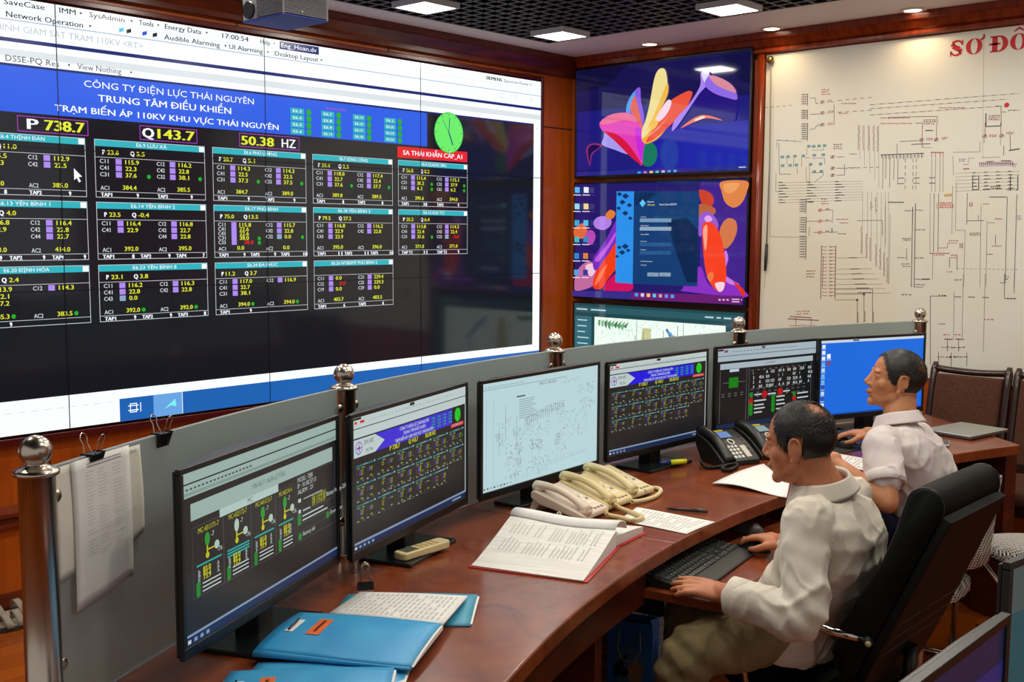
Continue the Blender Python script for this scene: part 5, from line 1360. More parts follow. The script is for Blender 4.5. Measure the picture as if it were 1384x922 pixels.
def beige_phone(label, x, y, rz, hexc, cordpx):
    m = mat('phone_'+hexc, hexc, .38, 0, .4); md = mat('phone_grill', '8f866c', .5); mk = mat('phone_keys', '6a6154', .5); mw = mat('phone_white_key', 'e4e0d0', .5)
    t = thing('desk_telephone', label, 'telephone', (x, y, DESK_Z), R(rz), 'cream telephones in a row')
    W, D = .146, .19
    zf, zb = .022, .075
    def zt(yy): return zf+(zb-zf)*((yy+D/2)/D)
    b = MB(); b.prism([(-D/2, .006), (D/2-.03, .034), (D/2, .05), (D/2, zb-.006), (D/2-.012, zb), (-D/2+.004, zf+.003), (-D/2, zf-.003)], -W/2, W/2, lambda a, c, e: Vector((e, a, c)))
    part('base', b, m, t, .005, 3, fix=True)
    part('stand_foot', MB().prism([(D/2-.035, .045), (D/2-.005, .055), (D/2+.014, .003), (D/2+.008, 0), (D/2-.002, 0)], -W/2+.012, W/2-.012, lambda a, c, e: Vector((e, a, c))), m, t, .002, fix=True)
    sl = (zb-zf)/D
    def tilt(x0, x1, y0, y1, h0, h1):     # block lying on the sloping top
        bb = MB(); bb.add([(xx, yy, zt(yy)+h) for h in (h0, h1) for yy in (y0, y1) for xx in (x0, x1)], [(0, 2, 3, 1), (4, 5, 7, 6), (0, 1, 5, 4), (2, 6, 7, 3), (0, 4, 6, 2), (1, 3, 7, 5)]); return bb
    part('window', tilt(.0, .05, .062, .082, 0, .0012), md, t, label='grey window')
    part('cradle_well', tilt(-.066, -.012, -.07, .075, -.002, .0015), md, t, .001)
    for r_ in range(5):
        for c_ in range(3): part('key', tilt(.008+c_*.019, .021+c_*.019, -.052+r_*.020, -.042+r_*.020, 0, .0028), mw if (r_+c_) % 3 else mk, t, .0006)
    for k in range(3): part('key', tilt(.008+k*.019, .021+k*.019, -.085, -.076, 0, .0028), mk, t, .0006)
    # handset: two cups and an arched grip
    b = MB(); pts = []; rad = []
    for i in range(15):
        s = i/14; yy = -.092+.184*s
        pts.append((-.044, yy, zt(yy)+.010+.020*math.sin(PI*s)**.8)); rad.append(.0105+.005*abs(2*s-1)**3)
    b.tube(pts, rad, 14, sx=1.35)
    for yy in (-.083, .083):
        b.tube([(-.044, yy, zt(yy)+.001), (-.044, yy, zt(yy)+.012)], [.020, .019], 18)
    h_ = part('handset', b, m, t)
    for yy in (-.091, .091): part('ear_cap', MB().ball((-.044, yy, zt(yy)+.010), (.0225, .010, .0145), 14), m, h_)
    c = [on(px, py, 2, DESK_Z+zz) for px, py, zz in cordpx]
    part('coiled_cord', coil(c), mat('cord_'+hexc, hexc, .45), t, world=True)
    return t
beige_phone('pinkish cream telephone, left one of the three by the white diagram monitor', 2.512, 2.053, 7, 'd9c6b2', ((755, 694, .03), (760, 702, .01), (775, 708, .008), (810, 711, .008), (836, 712, .008), (843, 709, .008), (836, 706, .008), (812, 705, .008), (795, 703, .009), (785, 697, .02)))
beige_phone('cream telephone, middle one of the three by the white diagram monitor', 2.668, 2.078, 5, 'd9c590', ((819, 690, .02), (820, 695, .012), (825, 697, .008), (840, 700, .008), (856, 704, .009), (868, 700, .009), (862, 696, .009), (846, 690, .009), (836, 686, .012), (829, 681, .025)))
beige_phone('cream telephone, right one of the three by the white diagram monitor', 2.822, 2.105, 3, 'dccb9c', ((854, 678, .015), (859, 678, .01), (872, 676, .008), (886, 671, .008), (893, 664, .008), (889, 660, .008), (878, 660, .009), (871, 664, .02)))

# ------------------------------------------------------------------ black desk telephones
M_ipb = mat('phone_black', '1b1d1c', .36, 0, .5); M_ipd = mat('phone_dark', '0c0d0d', .4); M_wk = mat('white_key', 'd4d2c8', .45); M_st = mat('yellow_sticker', 'c8b820', .5); M_card = mat('index_card', 'c8c0ae', .6)
def ip_phone(label, x, y, rz, lcd, cordpx):
    t = thing('desk_telephone', label, 'telephone', (x, y, DESK_Z), R(rz), 'black telephones by the dark monitor')
    W, D, zf, zb = .176, .165, .018, .105
    def zt(yy): return zf+(zb-zf)*((yy+D/2)/D)+.012*math.sin(PI*(yy+D/2)/D)
    n = 10
    pr_ = [(-D/2, .0)]+[(-D/2+D*i/n, zt(-D/2+D*i/n)) for i in range(n+1)]+[(D/2, .06), (D/2-.04, 0)]
    b = MB(); b.prism(pr_, -W/2, W/2, lambda a, c, e: Vector((e, a, c)))
    part('base', b, M_ipb, t, .004, 2, fix=True)
    def tilt(x0, x1, y0, y1, h0, h1):
        bb = MB(); bb.add([(xx, yy, zt(yy)+h) for h in (h0, h1) for yy in (y0, y1) for xx in (x0, x1)], [(0, 2, 3, 1), (4, 5, 7, 6), (0, 1, 5, 4), (2, 6, 7, 3), (0, 4, 6, 2), (1, 3, 7, 5)]); return bb
    part('sticker', tilt(-.02, .032, .068, .078, 0, .001), M_st, t, label='yellow name sticker')
    part('screen', tilt(-.018, .042, .024, .062, .0005, .002), lcd, t, .0005, label='small lit screen')
    for k in range(4): part('soft_key', tilt(-.014+k*.0135, -.004+k*.0135, .018, .0235, 0, .002), M_ipd, t)
    b = MB(); cx_, cy_ = .012, -.002; p = []
    for k in range(20):
        a = 2*PI*k/20; yy = cy_+.0125*math.sin(a); p.append((cx_+.0125*math.cos(a), yy, zt(yy)+.002))
    b.tube(p, .0032, 8, closed=True); part('navigation_ring', b, M_wk, t)
    for r_ in range(4):
        for c_ in range(3): part('key', tilt(-.022+c_*.017, -.0105+c_*.017, -.072+r_*.0145, -.063+r_*.0145, 0, .0026), M_wk, t, .0006)
    part('index_card', tilt(.036, .060, -.07, -.022, 0, .001), M_card, t)
    for k in range(5): part('side_key', tilt(.066, .077, -.06+k*.02, -.052+k*.02, 0, .002), M_ipd, t)
    b = MB(); pts = []; rad = []
    for i in range(15):
        s = i/14; yy = -.088+.176*s; pts.append((-.058, yy, zt(yy)+.006+.010*math.sin(PI*s))); rad.append(.0155+.003*abs(2*s-1)**2)
    b.tube(pts, rad, 14, sx=1.3)
    part('handset', b, M_ipb, t)
    c = [on(px, py, 2, DESK_Z+zz) for px, py, zz in cordpx]
    part('coiled_cord', coil(c, .0055, .0016), M_ipd, t, world=True)
    return t
ip_phone('black telephone with a blue lit screen, right of the bright-banner monitor', 3.512, 2.112, -19, glow('7a9ad8', .8), ((948, 625, .02), (955, 632, .008), (972, 631, .008), (990, 626, .008), (996, 630, .008), (985, 636, .008), (976, 634, .010), (982, 629, .015), (995, 627, .02)))
ip_phone('black telephone with a pale screen, half hidden behind the older man\'s face', 3.728, 2.075, -19, glow('98b4b4', .8), ((1037, 612, .02), (1040, 618, .008), (1047, 619, .008), (1052, 613, .01)))

# ------------------------------------------------------------------ big white sheets and the younger man's papers
paper('curling blank white sheet on the desk in front of the older man\'s chin', [(3.134, 1.940), (3.150, 1.672), (3.42, 1.80), (3.53, 1.97)], DESK_Z+.001, 0, .0012, wav=.007)
paper('white printed sheets beside the younger man\'s forearm', [(3.70, 1.62), (3.90, 1.66), (3.92, 1.90), (3.72, 1.86)], DESK_Z+.001, 12, .002)
paper('white sheet on the desk beside the younger man\'s mouse hand', [(4.14, 1.655), (4.27, 1.63), (4.31, 1.745), (4.18, 1.775)], DESK_Z+.001, 6, .001)

# ------------------------------------------------------------------ keyboards and mice
M_kb = mat('keyboard_shell', '1c1f1e', .4, 0, .5); M_kc = mat('keycap', '343836', .45, 0, .4); M_leg = mat('key_legend', 'a8aaa6', .5)
_key = {}
def keyboard(label, x, y, z, rz):
    t = thing('keyboard', label, 'keyboard', (x, y, z), R(rz), 'black keyboards')
    W, D = .44, .15
    b = MB(); b.prism([(-D/2, 0), (D/2, 0), (D/2, .024), (D/2-.01, .027), (-D/2+.045, .015), (-D/2+.02, .014), (-D/2, .006)], -W/2, W/2, lambda a, c, e: Vector((e, a, c)))
    part('shell', b, M_kb, t, .003, 2, fix=True)
    def zt(yy): return .015+.012*(yy+D/2-.045)/(D-.055)
    rows = [(-.022, [(.0, 1)]*0)]
    p = .0195
    lay = []
    for r_ in range(5):
        yy = -.023+r_*.0192
        x0 = -W/2+.010
        if r_ == 0: ws = [1.3, 1.2, 1.3, 5.6, 1.3, 1.3, 1.3, 1.6]
        elif r_ == 1: ws = [2.2]+[1]*10+[2.7]
        elif r_ == 2: ws = [1.8]+[1]*11+[2.1]
        elif r_ == 3: ws = [1.5]+[1]*12+[1.4]
        else: ws = [1]*13+[1.9]
        for w in ws: lay.append((x0, yy, w)); x0 += w*p*.995
        xx = -W/2+.010+15.1*p
        for k in range(3 if r_ != 2 and r_ != 1 else (1 if r_ == 1 else 3)): lay.append((xx+(k+(1 if r_ == 1 else 0))*p*.97, yy, .97))
        xx += 3.2*p
        for k in range(4): lay.append((xx+k*p*.93, yy, .93))
    for i in range(13): lay.append((-W/2+.010+i*p*1.14, -.023+5*.0192, .95))
    for i, (x0, yy, w) in enumerate(lay[:99]):
        k = round(w, 2)
        if k not in _key:
            kb = MB(); a, c = k*p-.0022, .0168
            kb.add([(0, 0, 0), (a, 0, 0), (a, c, 0), (0, c, 0), (.0016, .0014, .005), (a-.0016, .0014, .005), (a-.0016, c-.0022, .005), (.0016, c-.0022, .005)],
                   [(3, 2, 1, 0), (4, 5, 6, 7), (0, 1, 5, 4), (1, 2, 6, 5), (2, 3, 7, 6), (3, 0, 4, 7)], M_kc)
            if k < 1.5: kb.add([(.004, c-.0075, .0053), (.0072, c-.0075, .0053), (.0072, c-.0042, .0053), (.004, c-.0042, .0053)], [(0, 1, 2, 3)], M_leg)
            me = bpy.data.meshes.new('key'); me.from_pydata(kb.v, [], kb.f)
            for mm in kb.mats: me.materials.append(mm)
            me.polygons.foreach_set('material_index', kb.m); _key[k] = me
        o = bpy.data.objects.new('key', _key[k]); col.objects.link(o); o.parent = t
        o.location = (x0, yy, zt(yy)-.001); o.rotation_euler = (.1, 0, 0)
    return t
SH = .648
keyboard('black keyboard on the pull-out shelf under the older man\'s left hand', 2.60, 1.632, SH+.001, 10.5)
keyboard('black keyboard on the desk below the blue monitor', 4.365, 1.885, DESK_Z+.0015, -20)
def mouse(label, x, y, z, rz, m=None):
    t = thing('computer_mouse', label, 'mouse', (x, y, z), R(rz), 'black mice')
    def fn(u, v):
        a = 2*PI*u; e = PI/2*v
        xx = math.cos(a)*.030*math.cos(e)**.7; yy = math.sin(a)*.054*math.cos(e)**.7
        return Vector((xx*(1-.12*math.cos(2*a)), yy, .002+.034*math.sin(e)*(1-.35*(yy/.054)**2-.12*yy/.054)))
    b = MB(); b.grid(fn, 28, 10); b.add([fn(i/28, 0) for i in range(28)], [tuple(reversed(range(28)))])
    part('shell', b, m or M_kb, t)
    part('scroll_wheel', MB().tube([(-.004, .028, .030), (.004, .028, .030)], .0075, 16), M_leg, t)
    return t
mouse('black mouse under the older man\'s right hand', 2.868, 1.628, SH, 20)
mouse('dark mouse in the shade on the keyboard shelf behind the older man\'s right hand', 3.03, 1.80-.06, SH, 8, mat('grey_mouse', '4a4a4c', .35))
# flat black pad with the younger man's mouse
pd = MB(); pd.prism([(-.10, -.085), (.10, -.085), (.10, .085), (-.10, .085)], 0, .003)
o = solo('mouse_pad', pd, mat('pad_black', '17181a', .7), 'dark mouse pad on the desk under the younger man\'s mouse', 'mouse pad', bevel=.001); o.location = (4.07, 1.925, DESK_Z); o.rotation_euler = (0, 0, R(-12))
mouse('black mouse under the younger man\'s right hand', 4.075, 1.93, DESK_Z+.003, -5)

# ------------------------------------------------------------------ closed laptop and gadget at the desk end
M_sil = mat('laptop_silver', 'b4b6b0', .35, .7)
qa, qb, qc = on(1345, 581, 2, .768), on(1290, 592, 2, .768), on(1290, 570, 2, .768)
lt = thing('laptop', 'closed silver laptop near the right end of the desk', 'laptop', (4.735, 1.68, DESK_Z), math.atan2(qa.y-qb.y, qa.x-qb.x)+PI*0)
b = MB(); b.bx(-.15, .15, -.11, .11, .003, .011); part('base', b, mat('laptop_dark_edge', '55575a', .4, .5), lt, .002)
b = MB(); b.bx(-.15, .15, -.11, .11, .0115, .0185); part('lid', b, M_sil, lt, .003, 3)
for sx in (-.13, .13):
    for sy in (-.09, .09): part('foot', MB().cyl((sx, sy, 0), (sx, sy, .004), .006, n=12), M_clip, lt)
q = on(1277, 598, 2, .755)
gd = thing('gadget', 'small dark gadget with a silver edge, beside the laptop', 'gadget', (q.x-.02, q.y+.005, DESK_Z), R(20))
part('case', MB().bx(-.06, .06, -.03, .03, 0, .009), M_sil, gd, .003)
part('face', MB().bx(-.055, .055, -.026, .026, .0088, .0096), mat('gadget_face', '24283a', .2), gd)

# ------------------------------------------------------------------ under the desk: bag, papers
M_bag = vary(mat('gift_bag_blue', '2f7fd8', .4), '2a74c8', '388ae0', nscale=6); M_bagp = mat('bag_print_dark', '16263f', .45); M_bagg = mat('bag_print_gold', 'b08a50', .45)
M_rope = mat('bag_rope', 'b8b060', .6)
bq = on(840, 888, 2, .0)
bag = thing('gift_bag', 'blue paper gift bag with a picture on it, on the floor under the desk', 'bag', (2.93, 2.11, 0), R(-70))
W, D, H_ = .155, .085, .30
b = MB()
b.bx(-W/2, W/2, -D/2, -D/2+.002, 0.002, H_); b.bx(-W/2, W/2, D/2-.002, D/2, 0.002, H_); b.bx(-W/2, W/2, -D/2, D/2, 0, .003)
for s in (-1, 1):
    x0 = s*W/2
    b.add([(x0, -D/2, 0), (x0-s*.012, 0, .1), (x0, D/2, 0), (x0, -D/2, H_), (x0-s*.02, 0, H_), (x0, D/2, H_)], [(0, 1, 4, 3), (1, 2, 5, 4)])
part('bag_body', b, M_bag, bag)
f = Flat((0, -D/2-.0008, 0), (1, 0, 0), (0, 0, 1), .0004)
f.disc(0, .14, .055, mat('bag_print_sky', '5a88b8', .45), 1, 28, .075); f.blob([(-.045, .10), (-.02, .15), (-.005, .19), (-.03, .17), (-.055, .14)], M_bagp, 2); f.blob([(.0, .10), (.035, .09), (.045, .14), (.02, .17), (-.005, .14)], M_bagg, 2); f.disc(-.02, .125, .018, M_bagp, 3, 16)
for i in range(7): f.rect(-.05+i*.014, .035, -.04+i*.014, .055, M_wk, 2)
part('picture', f.mb, None, bag)
fs_ = Flat((W/2+.0008, 0, 0), (0, 1, 0), (0, 0, 1), .0004)
for i in range(5): fs_.rect(-.025+i*.011, .07, -.019+i*.011, .2+.02*(i % 3), M_bagp, 1)
part('side_lettering', fs_.mb, None, bag)
part('handle', MB().tube([(-.035, -D/2-.003, H_-.03), (-.04, -D/2-.012, H_-.09), (-.02, -D/2-.014, H_-.13), (.02, -D/2-.014, H_-.13), (.04, -D/2-.012, H_-.09), (.035, -D/2-.003, H_-.03)], .002, 8), M_rope, bag)
part('bag_contents', MB().bx(-W/2+.015, W/2-.02, -D/2+.012, D/2-.012, .01, H_-.02), mat('dark_box', '23303a', .5), bag, .004)
yb = MB(); yb.bx(-.07, .07, -.035, .035, 0, .06); o = solo('yellow_box', yb, mat('yellow_box', 'c8a018', .5), 'yellow box on the floor in front of the blue gift bag', 'box', bevel=.003); o.location = (2.89, 1.96, 0); o.rotation_euler = (0, 0, R(-35))
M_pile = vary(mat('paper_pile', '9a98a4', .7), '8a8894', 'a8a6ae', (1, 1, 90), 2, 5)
for k, (x, y, z0, h, rz, lab) in enumerate(((3.27, 2.25, 0, .34, -3, 'pale stack of papers on the floor under the desk, right of the blue gift bag'), (3.04, 2.275, 0, .32, 1, 'pale stack of papers on the floor under the desk, directly behind the blue gift bag'))):
    b = MB()
    rr = random.Random(k)
    z = 0
    while z < h:
        hh = rr.uniform(.02, .05); dx, dy = rr.uniform(-.006, .006), rr.uniform(-.006, .006)
        b.bx(-.10+dx, .10+dx, -.075+dy, .075+dy, z, min(z+hh-.001, h)); z += hh
    o = solo('paper_stack', b, M_pile, lab, 'paper stack'); o.location = (x, y, 0); o.rotation_euler = (0, 0, R(rz))

# ------------------------------------------------------------------ sandals by the video wall
M_sole = mat('sandal_sole', '2c2a28', .7); M_strap = mat('sandal_strap', '8f8474', .7); M_ins = mat('sandal_insole', 'a89a88', .7)
def sandal(label, x, y, rz):
    t = thing('sandal', label, 'sandal', (x, y, 0), R(rz), 'pair of sandals by the wall')
    out = [(.044*math.sin(PI*2*i/24)*(1 if math.cos(PI*2*i/24) > 0 else .8), .125*math.cos(PI*2*i/24)) for i in range(24)]
    part('sole', MB().prism(out, 0, .022), M_sole, t, .004, fix=True)
    part('insole', MB().prism([(a*.92, b_*.95) for a, b_ in out], .021, .027), M_ins, t, fix=True)
    for y0, h in ((.06, .05), (.015, .058), (-.07, .06)):
        b = MB(); b.sheet(lambda u, v: Vector((-.045+.09*u, y0-.014+.028*v+.012*math.sin(PI*u), .018+h*math.sin(PI*u)**.7)), 14, 3, .003)
        part('strap', b, M_strap, t, fix=True)
sandal('sandal by the video wall, the one nearer the wall', 1.80, 4.47, 95); sandal('sandal by the video wall, the one nearer the steel post', 1.83, 4.355, 88)
# ------------------------------------------------------------------ chairs
def loft(rings, m=None, caps=True, smooth=True, closed=False):
    b = MB(); n = len(rings[0]); N = len(rings)
    vs = [v for r in rings for v in r]; fs = []
    for i in range(N if closed else N-1):
        j = (i+1) % N
        for k in range(n):
            q = (k+1) % n; fs.append((i*n+k, i*n+q, j*n+q, j*n+k))
    b.add(vs, fs, m, smooth)
    if caps and not closed:
        b.f.append(tuple(reversed(range(n)))); b.m.append(0); b.sm.append(smooth)
        b.f.append(tuple((N-1)*n+k for k in range(n))); b.m.append(0); b.sm.append(smooth)
    return b
def sring(c, ax, ay, rx, ry, n=24, e=.6):      # superellipse ring
    o = []
    for k in range(n):
        w = 2*PI*k/n; cx_, sy_ = math.cos(w), math.sin(w)
        o.append(Vector(c)+Vector(ax)*(math.copysign(abs(cx_)**e, cx_)*rx)+Vector(ay)*(math.copysign(abs(sy_)**e, sy_)*ry))
    return o
M_lea = vary(mat('black_leather', '101211', .6, 0, .12), '0f1110', '161817', nscale=6, bump=.25, bscale=90)
M_chr = mat('chrome', 'c8c0b8', .12, 1.0); M_plas = mat('black_plastic', '111212', .4)
def office_chair(label, x, y, rz):
    t = thing('office_chair', label, 'chair', (x, y, 0), rz)
    # seat
    rings = []
    for i, (k, zz) in enumerate(((.80, .355), (.96, .363), (1, .38), (1, .405), (.96, .425), (.80, .432))):
        rings.append(sring((0, .02, zz), (1, 0, 0), (0, 1, 0), .25*k, .225*k, 28, .55))
    part('seat', loft(rings), M_lea, t, fix=True)
    # back: leaning slab, front cushion and rear shell
    tn = Vector((0, -.18, .42)).normalized(); nrm = Vector((0, .42, .18)).normalized()
    def cl(v): return Vector((0, -.205-.18*v, .50+.42*v))
    def wid(v): return .222-.027*v
    rings = []
    for v, k in ((-.16, .80), (-.15, .86), (-.05, .95), (.1, 1), (.3, 1), (.5, 1), (.7, 1), (.9, 1), (.985, 1), (1, .985)):
        rings.append(sring(cl(v), (1, 0, 0), nrm, wid(v)*k, .013, 32, .16))
    part('back_shell', loft(rings), M_lea, t, .004, fix=True)
    prof_ = [(-.10, .014), (.0, .014), (.5, .014), (.93, .014)] + [(1.0+.105*math.sin(R(a_)), .060-.046*math.cos(R(a_))) for a_ in range(0, 181, 15)] + [(.93, .102), (.80, .092), (.6, .086), (.35, .098), (.15, .105), (.0, .095), (-.08, .06)]
    rings = []
    for x_, k in ((-1, .80), (-.985, .93), (-.95, .985), (-.88, 1), (-.5, 1.02), (0, 1.03), (.5, 1.02), (.88, 1), (.95, .985), (.985, .93), (1, .80)):
        rg = []
        for v, n_ in prof_:
            m_ = .055
            rg.append(cl(v if v < 1 else 1+(v-1)*(.85+.15*k))+nrm*(.014+(n_-.014)*k)+Vector((x_*(wid(min(1, max(0, v)))+.004), 0, 0)))
        rings.append(rg)
    part('back_cushion', loft(rings), M_lea, t, fix=True)
    for s in (-1, 1):
        part('piping', MB().tube([cl(v if v < 1 else 1+(v-1)*.98)+nrm*(n_*.97)+Vector((s*(wid(min(1, max(0, v)))-.004), 0, 0)) for v, n_ in prof_[3:]], .0032, 6), M_plas, t)
    for v in (.12, .22, .33):
        part('back_seam', MB().tube([cl(v)-nrm*.0125+Vector((-wid(v)*.96, 0, 0)), cl(v)-nrm*.0125+Vector((wid(v)*.96, 0, 0))], .0022, 6), M_plas, t)
    for s in (-1, 1):
        pts = [(s*.215, -.215, .585), (s*.268, -.14, .605), (s*.30, .0, .635), (s*.303, .07, .648), (s*.302, .098, .625), (s*.298, .103, .56), (s*.27, .10, .41), (s*.20, .09, .37)]
        ar = part('arm_bar', MB().tube(pts, .011, 12), M_chr, t)
        rings = []
        for u, k in ((0, .5), (.06, .9), (.2, 1), (.8, 1), (.94, .9), (1, .5)):
            p0 = Vector((s*.288, -.10, .630)).lerp(Vector((s*.303, .06, .664)), u)
            rings.append(sring(p0, (1, 0, 0), (0, 0, 1), .027*k, .014*k, 16, .7))
        part('arm_pad', loft(rings), M_plas, t, fix=True)
        part('hinge_bolt', MB().ball((s*.225, -.215, .585), (.016, .016, .016), 14), M_plas, t)
        part('bolt_cap', MB().ball((s*.238, -.222, .585), (.006, .008, .008), 12), mat('bolt_cream', 'b8b080', .4), t)
    part('gas_column', MB().lathe([(.028, .06), (.028, .22), (.02, .225), (.02, .345)], n=20), M_chr, t)
    part('tilt_mechanism', MB().bx(-.09, .09, -.12, .12, .335, .357), M_plas, t, .008)
    part('back_bracket', MB().tube([(0, -.10, .36), (0, -.2, .37), (0, -.235, .44), (0, -.235, .52)], .018, 12), M_plas, t)
    for k in range(5):
        a = 2*PI*k/5+.3; d = Vector((math.cos(a), math.sin(a), 0))
        lg = part('base_leg', MB().tube([d*.02+Vector((0, 0, .10)), d*.16+Vector((0, 0, .085)), d*.30+Vector((0, 0, .068))], [.024, .018, .014], 12), M_chr, t)
        e = d*.30; n_ = Vector((-d.y, d.x, 0))
        part('caster', MB().tube([e+n_*.02+Vector((0, 0, .028)), e-n_*.02+Vector((0, 0, .028))], .028, 18), M_plas, lg)
    return t
office_chair('black leather office chair with chrome arms under the older man, its back towards us', 2.775, 1.335, 0)

# houndstooth fabric: small dark and light checks
def hound():
    m = mat('houndstooth_fabric', 'b0aaa4', .8, 0, .2)
    n = m.node_tree.nodes; l = m.node_tree.links; b = n['Principled BSDF']
    tc = n.new('ShaderNodeTexCoord'); mp = n.new('ShaderNodeMapping'); mp.inputs['Rotation'].default_value = (.3, .2, .785)
    ck = n.new('ShaderNodeTexChecker'); ck.inputs['Scale'].default_value = 150
    ck.inputs['Color1'].default_value = lin('e0dcd4'); ck.inputs['Color2'].default_value = lin('1c1a1a')
    l.new(tc.outputs['Object'], mp.inputs['Vector']); l.new(mp.outputs['Vector'], ck.inputs['Vector']); l.new(ck.outputs['Color'], b.inputs['Base Color'])
    return m
M_hound = hound()
def padded_chair(label, x, y, rz):
    t = thing('padded_chair', label, 'chair', (x, y, 0), rz)
    rings = [sring((0, 0, z), (1, 0, 0), (0, 1, 0), .22*k, .21*k, 24, .7) for z, k in ((.305, .9), (.315, 1), (.345, 1), (.36, .93), (.365, .7))]
    part('seat', loft(rings), M_hound, t, fix=True)
    def bp(u, v):      # curved low back
        a = (u-.5)*R(80); r = .235
        return Vector((r*math.sin(a)*1.0, -.02-r*math.cos(a)*.98-.03*v, .45+.315*v-.06*abs(2*u-1)**2*v))
    b = MB(); b.sheet(lambda u, v: bp(1-u, v), 20, 6, .028)
    part('backrest', b, M_hound, t, fix=True)
    pts = [bp(i/20, 1)+Vector((0, 0, .006)) for i in range(21)]
    part('back_rim', MB().tube(pts, .0125, 12), mat('rim_metal', 'cfc8bf', .15, 1.0), t, label='shiny rim along the top of the back')
    for s in (-1, 1):
        part('rear_upright', MB().tube([(s*.19, -.12, .02), (s*.19, -.13, .40), bp(.5+s*.46, .1), bp(.5+s*.47, .95)], .011, 12), M_chr, t)
        part('front_leg', MB().tube([(s*.19, .17, .02), (s*.19, .165, .31)], .011, 12), M_chr, t)
        part('floor_runner', MB().tube([(s*.19, -.15, .012), (s*.19, .19, .012)], .012, 12), M_chr, t)
    return t
padded_chair('low chair with a checked curved back and shiny rim, under the younger man', 3.875, 1.565, R(4))

def folding_stool(label, x, y, rz):
    t = thing('folding_stool', label, 'stool', (x, y, 0), rz)
    rings = [sring((0, 0, z), (1, 0, 0), (0, 1, 0), .175*k, .165*k, 28, .85) for z, k in ((.425, .88), (.432, .99), (.45, 1), (.466, .93), (.474, .75), (.478, .4))]
    part('seat', loft(rings), M_hound, t, fix=True)
    part('seat_rim', MB().tube([(.172*math.cos(2*PI*k/32), .162*math.sin(2*PI*k/32), .428) for k in range(32)], .007, 8, closed=True), M_plas, t)
    for s in (-1, 1):
        for k in (-1, 1):
            part('leg', MB().tube([(k*.15, s*(.13-.012*(k+1)), .42), (-k*.17, s*(.13-.012*(k+1)), .012)], .010, 12), M_chr, t)
    for k in (-1, 1):
        part('rung', MB().tube([(-k*.125, -.118, .12), (-k*.125, .118, .12)], .006, 10), M_chr, t)
        part('foot_bar', MB().tube([(-k*.17, -.13, .012), (-k*.17, .13, .012)], .012, 12), M_plas, t)
    return t
q = at(1384, 747, 4.0)
folding_stool('folding stool with a checked seat and crossed chrome legs at the right edge', q.x+.03, q.y-.01, R(-42))

M_ub = vary(mat('brown_upholstery', '4e3026', .85, 0, .2), '462a20', '573629', nscale=120, detail=2, bump=.2)
M_dkw = mat('dark_chair_wood', '2a1610', .22, 0, .5, coat=.3)
def dining_chair(label, x, y, rz):
    t = thing('wooden_chair', label, 'chair', (x, y, 0), rz, 'brown chairs along the wall')
    W = .192
    rings = [sring((0, .0, z), (1, 0, 0), (0, 1, 0), .195*k, .215*k, 24, .5) for z, k in ((.40, .95), (.41, 1), (.45, 1), (.47, .93), (.475, .7))]
    part('seat', loft(rings), M_ub, t, fix=True)
    def bk_(z): return -.20-.02-.10*((z-.45)/.5)**1.4 if z > .45 else -.21
    rings = []
    for z, k in ((.50, .9), (.515, 1), (.65, 1), (.80, 1), (.885, 1), (.90, .9)):
        rings.append(sring((0, bk_(z)+.01, z), (1, 0, 0), (0, 1, .12), (W-.03)*(.9+.1*k), .022*k, 20, .4))
    part('back_pad', loft(rings), M_ub, t, fix=True)
    for s in (-1, 1):
        pts = [(s*(W-.012), bk_(z)-.0, z) for z in (.0, .2, .45, .6, .75, .85, .92, .955)]
        rad = [.016, .02, .022, .021, .02, .02, .021, .012]
        part('rear_post', MB().tube(pts, rad, 14, sx=.85), M_dkw, t)
        part('front_leg', MB().tube([(s*.165, .185, 0), (s*.168, .19, .40)], [.016, .024], 12), M_dkw, t)
        part('side_rail', MB().bx(s*.172-.012, s*.172+.012, -.2, .185, .35, .40), M_dkw, t, .003)
    pts = [(x_, bk_(.93)-.0, .915+.018*(1-(x_/W)**2)*-.6+.012) for x_ in [-.174+.0348*i for i in range(11)]]
    part('top_rail', MB().tube(pts, [.017]*11, 12, sx=1.2), M_dkw, t)
    part('lower_rail', MB().bx(-W+.02, W-.02, -.222, -.195, .47, .505), M_dkw, t, .004)
    part('front_rail', MB().bx(-.165, .165, .178, .2, .35, .40), M_dkw, t, .003)
    return t
dining_chair('brown upholstered wooden chair against the wall chart, directly behind the younger man', 5.21, 1.945, R(90))
dining_chair('brown upholstered wooden chair against the wall chart, cut by the right edge of the photo', 5.21, 1.54, R(90))

# ------------------------------------------------------------------ second row: two monitors in the near corner
sd = thing('side_desk', 'mahogany side desk carrying the two near monitors, below the frame', 'desk', (1.35, .32, 0))
part('desk_top', MB().bx(.55, 2.25, .12, .66, DESK_Z-.04, DESK_Z), M_desk, sd, .005, world=True)
for x in (.62, 2.18): part('side_panel', MB().bx(x-.02, x+.02, .16, .62, 0, DESK_Z-.041), M_deskd, sd, world=True)
def d_near(f, w, h):
    f.rect(0, 0, w, h, g2('3c3e5a', .55), 0); f.rect(0, h*.86, w, h, g2('24264a', .5), 1); f.rect(w*.55, h*.80, w, h*.87, g2('2c2a70', .6), 2)
def d_teal(f, w, h):
    f.rect(0, 0, w, h, g2('2a5a60', .6), 0); f.rect(0, h*.8, w, h, g2('50605e', .6), 1)
monitor('near monitor with a violet screen, its top edge slanting into the bottom right corner', .992, .402, 0, .80, d_near, thick=.022)
monitor('near monitor of which only the dark left side shows at the right edge', 1.83, .425, -8, .80, d_teal, thick=.022)
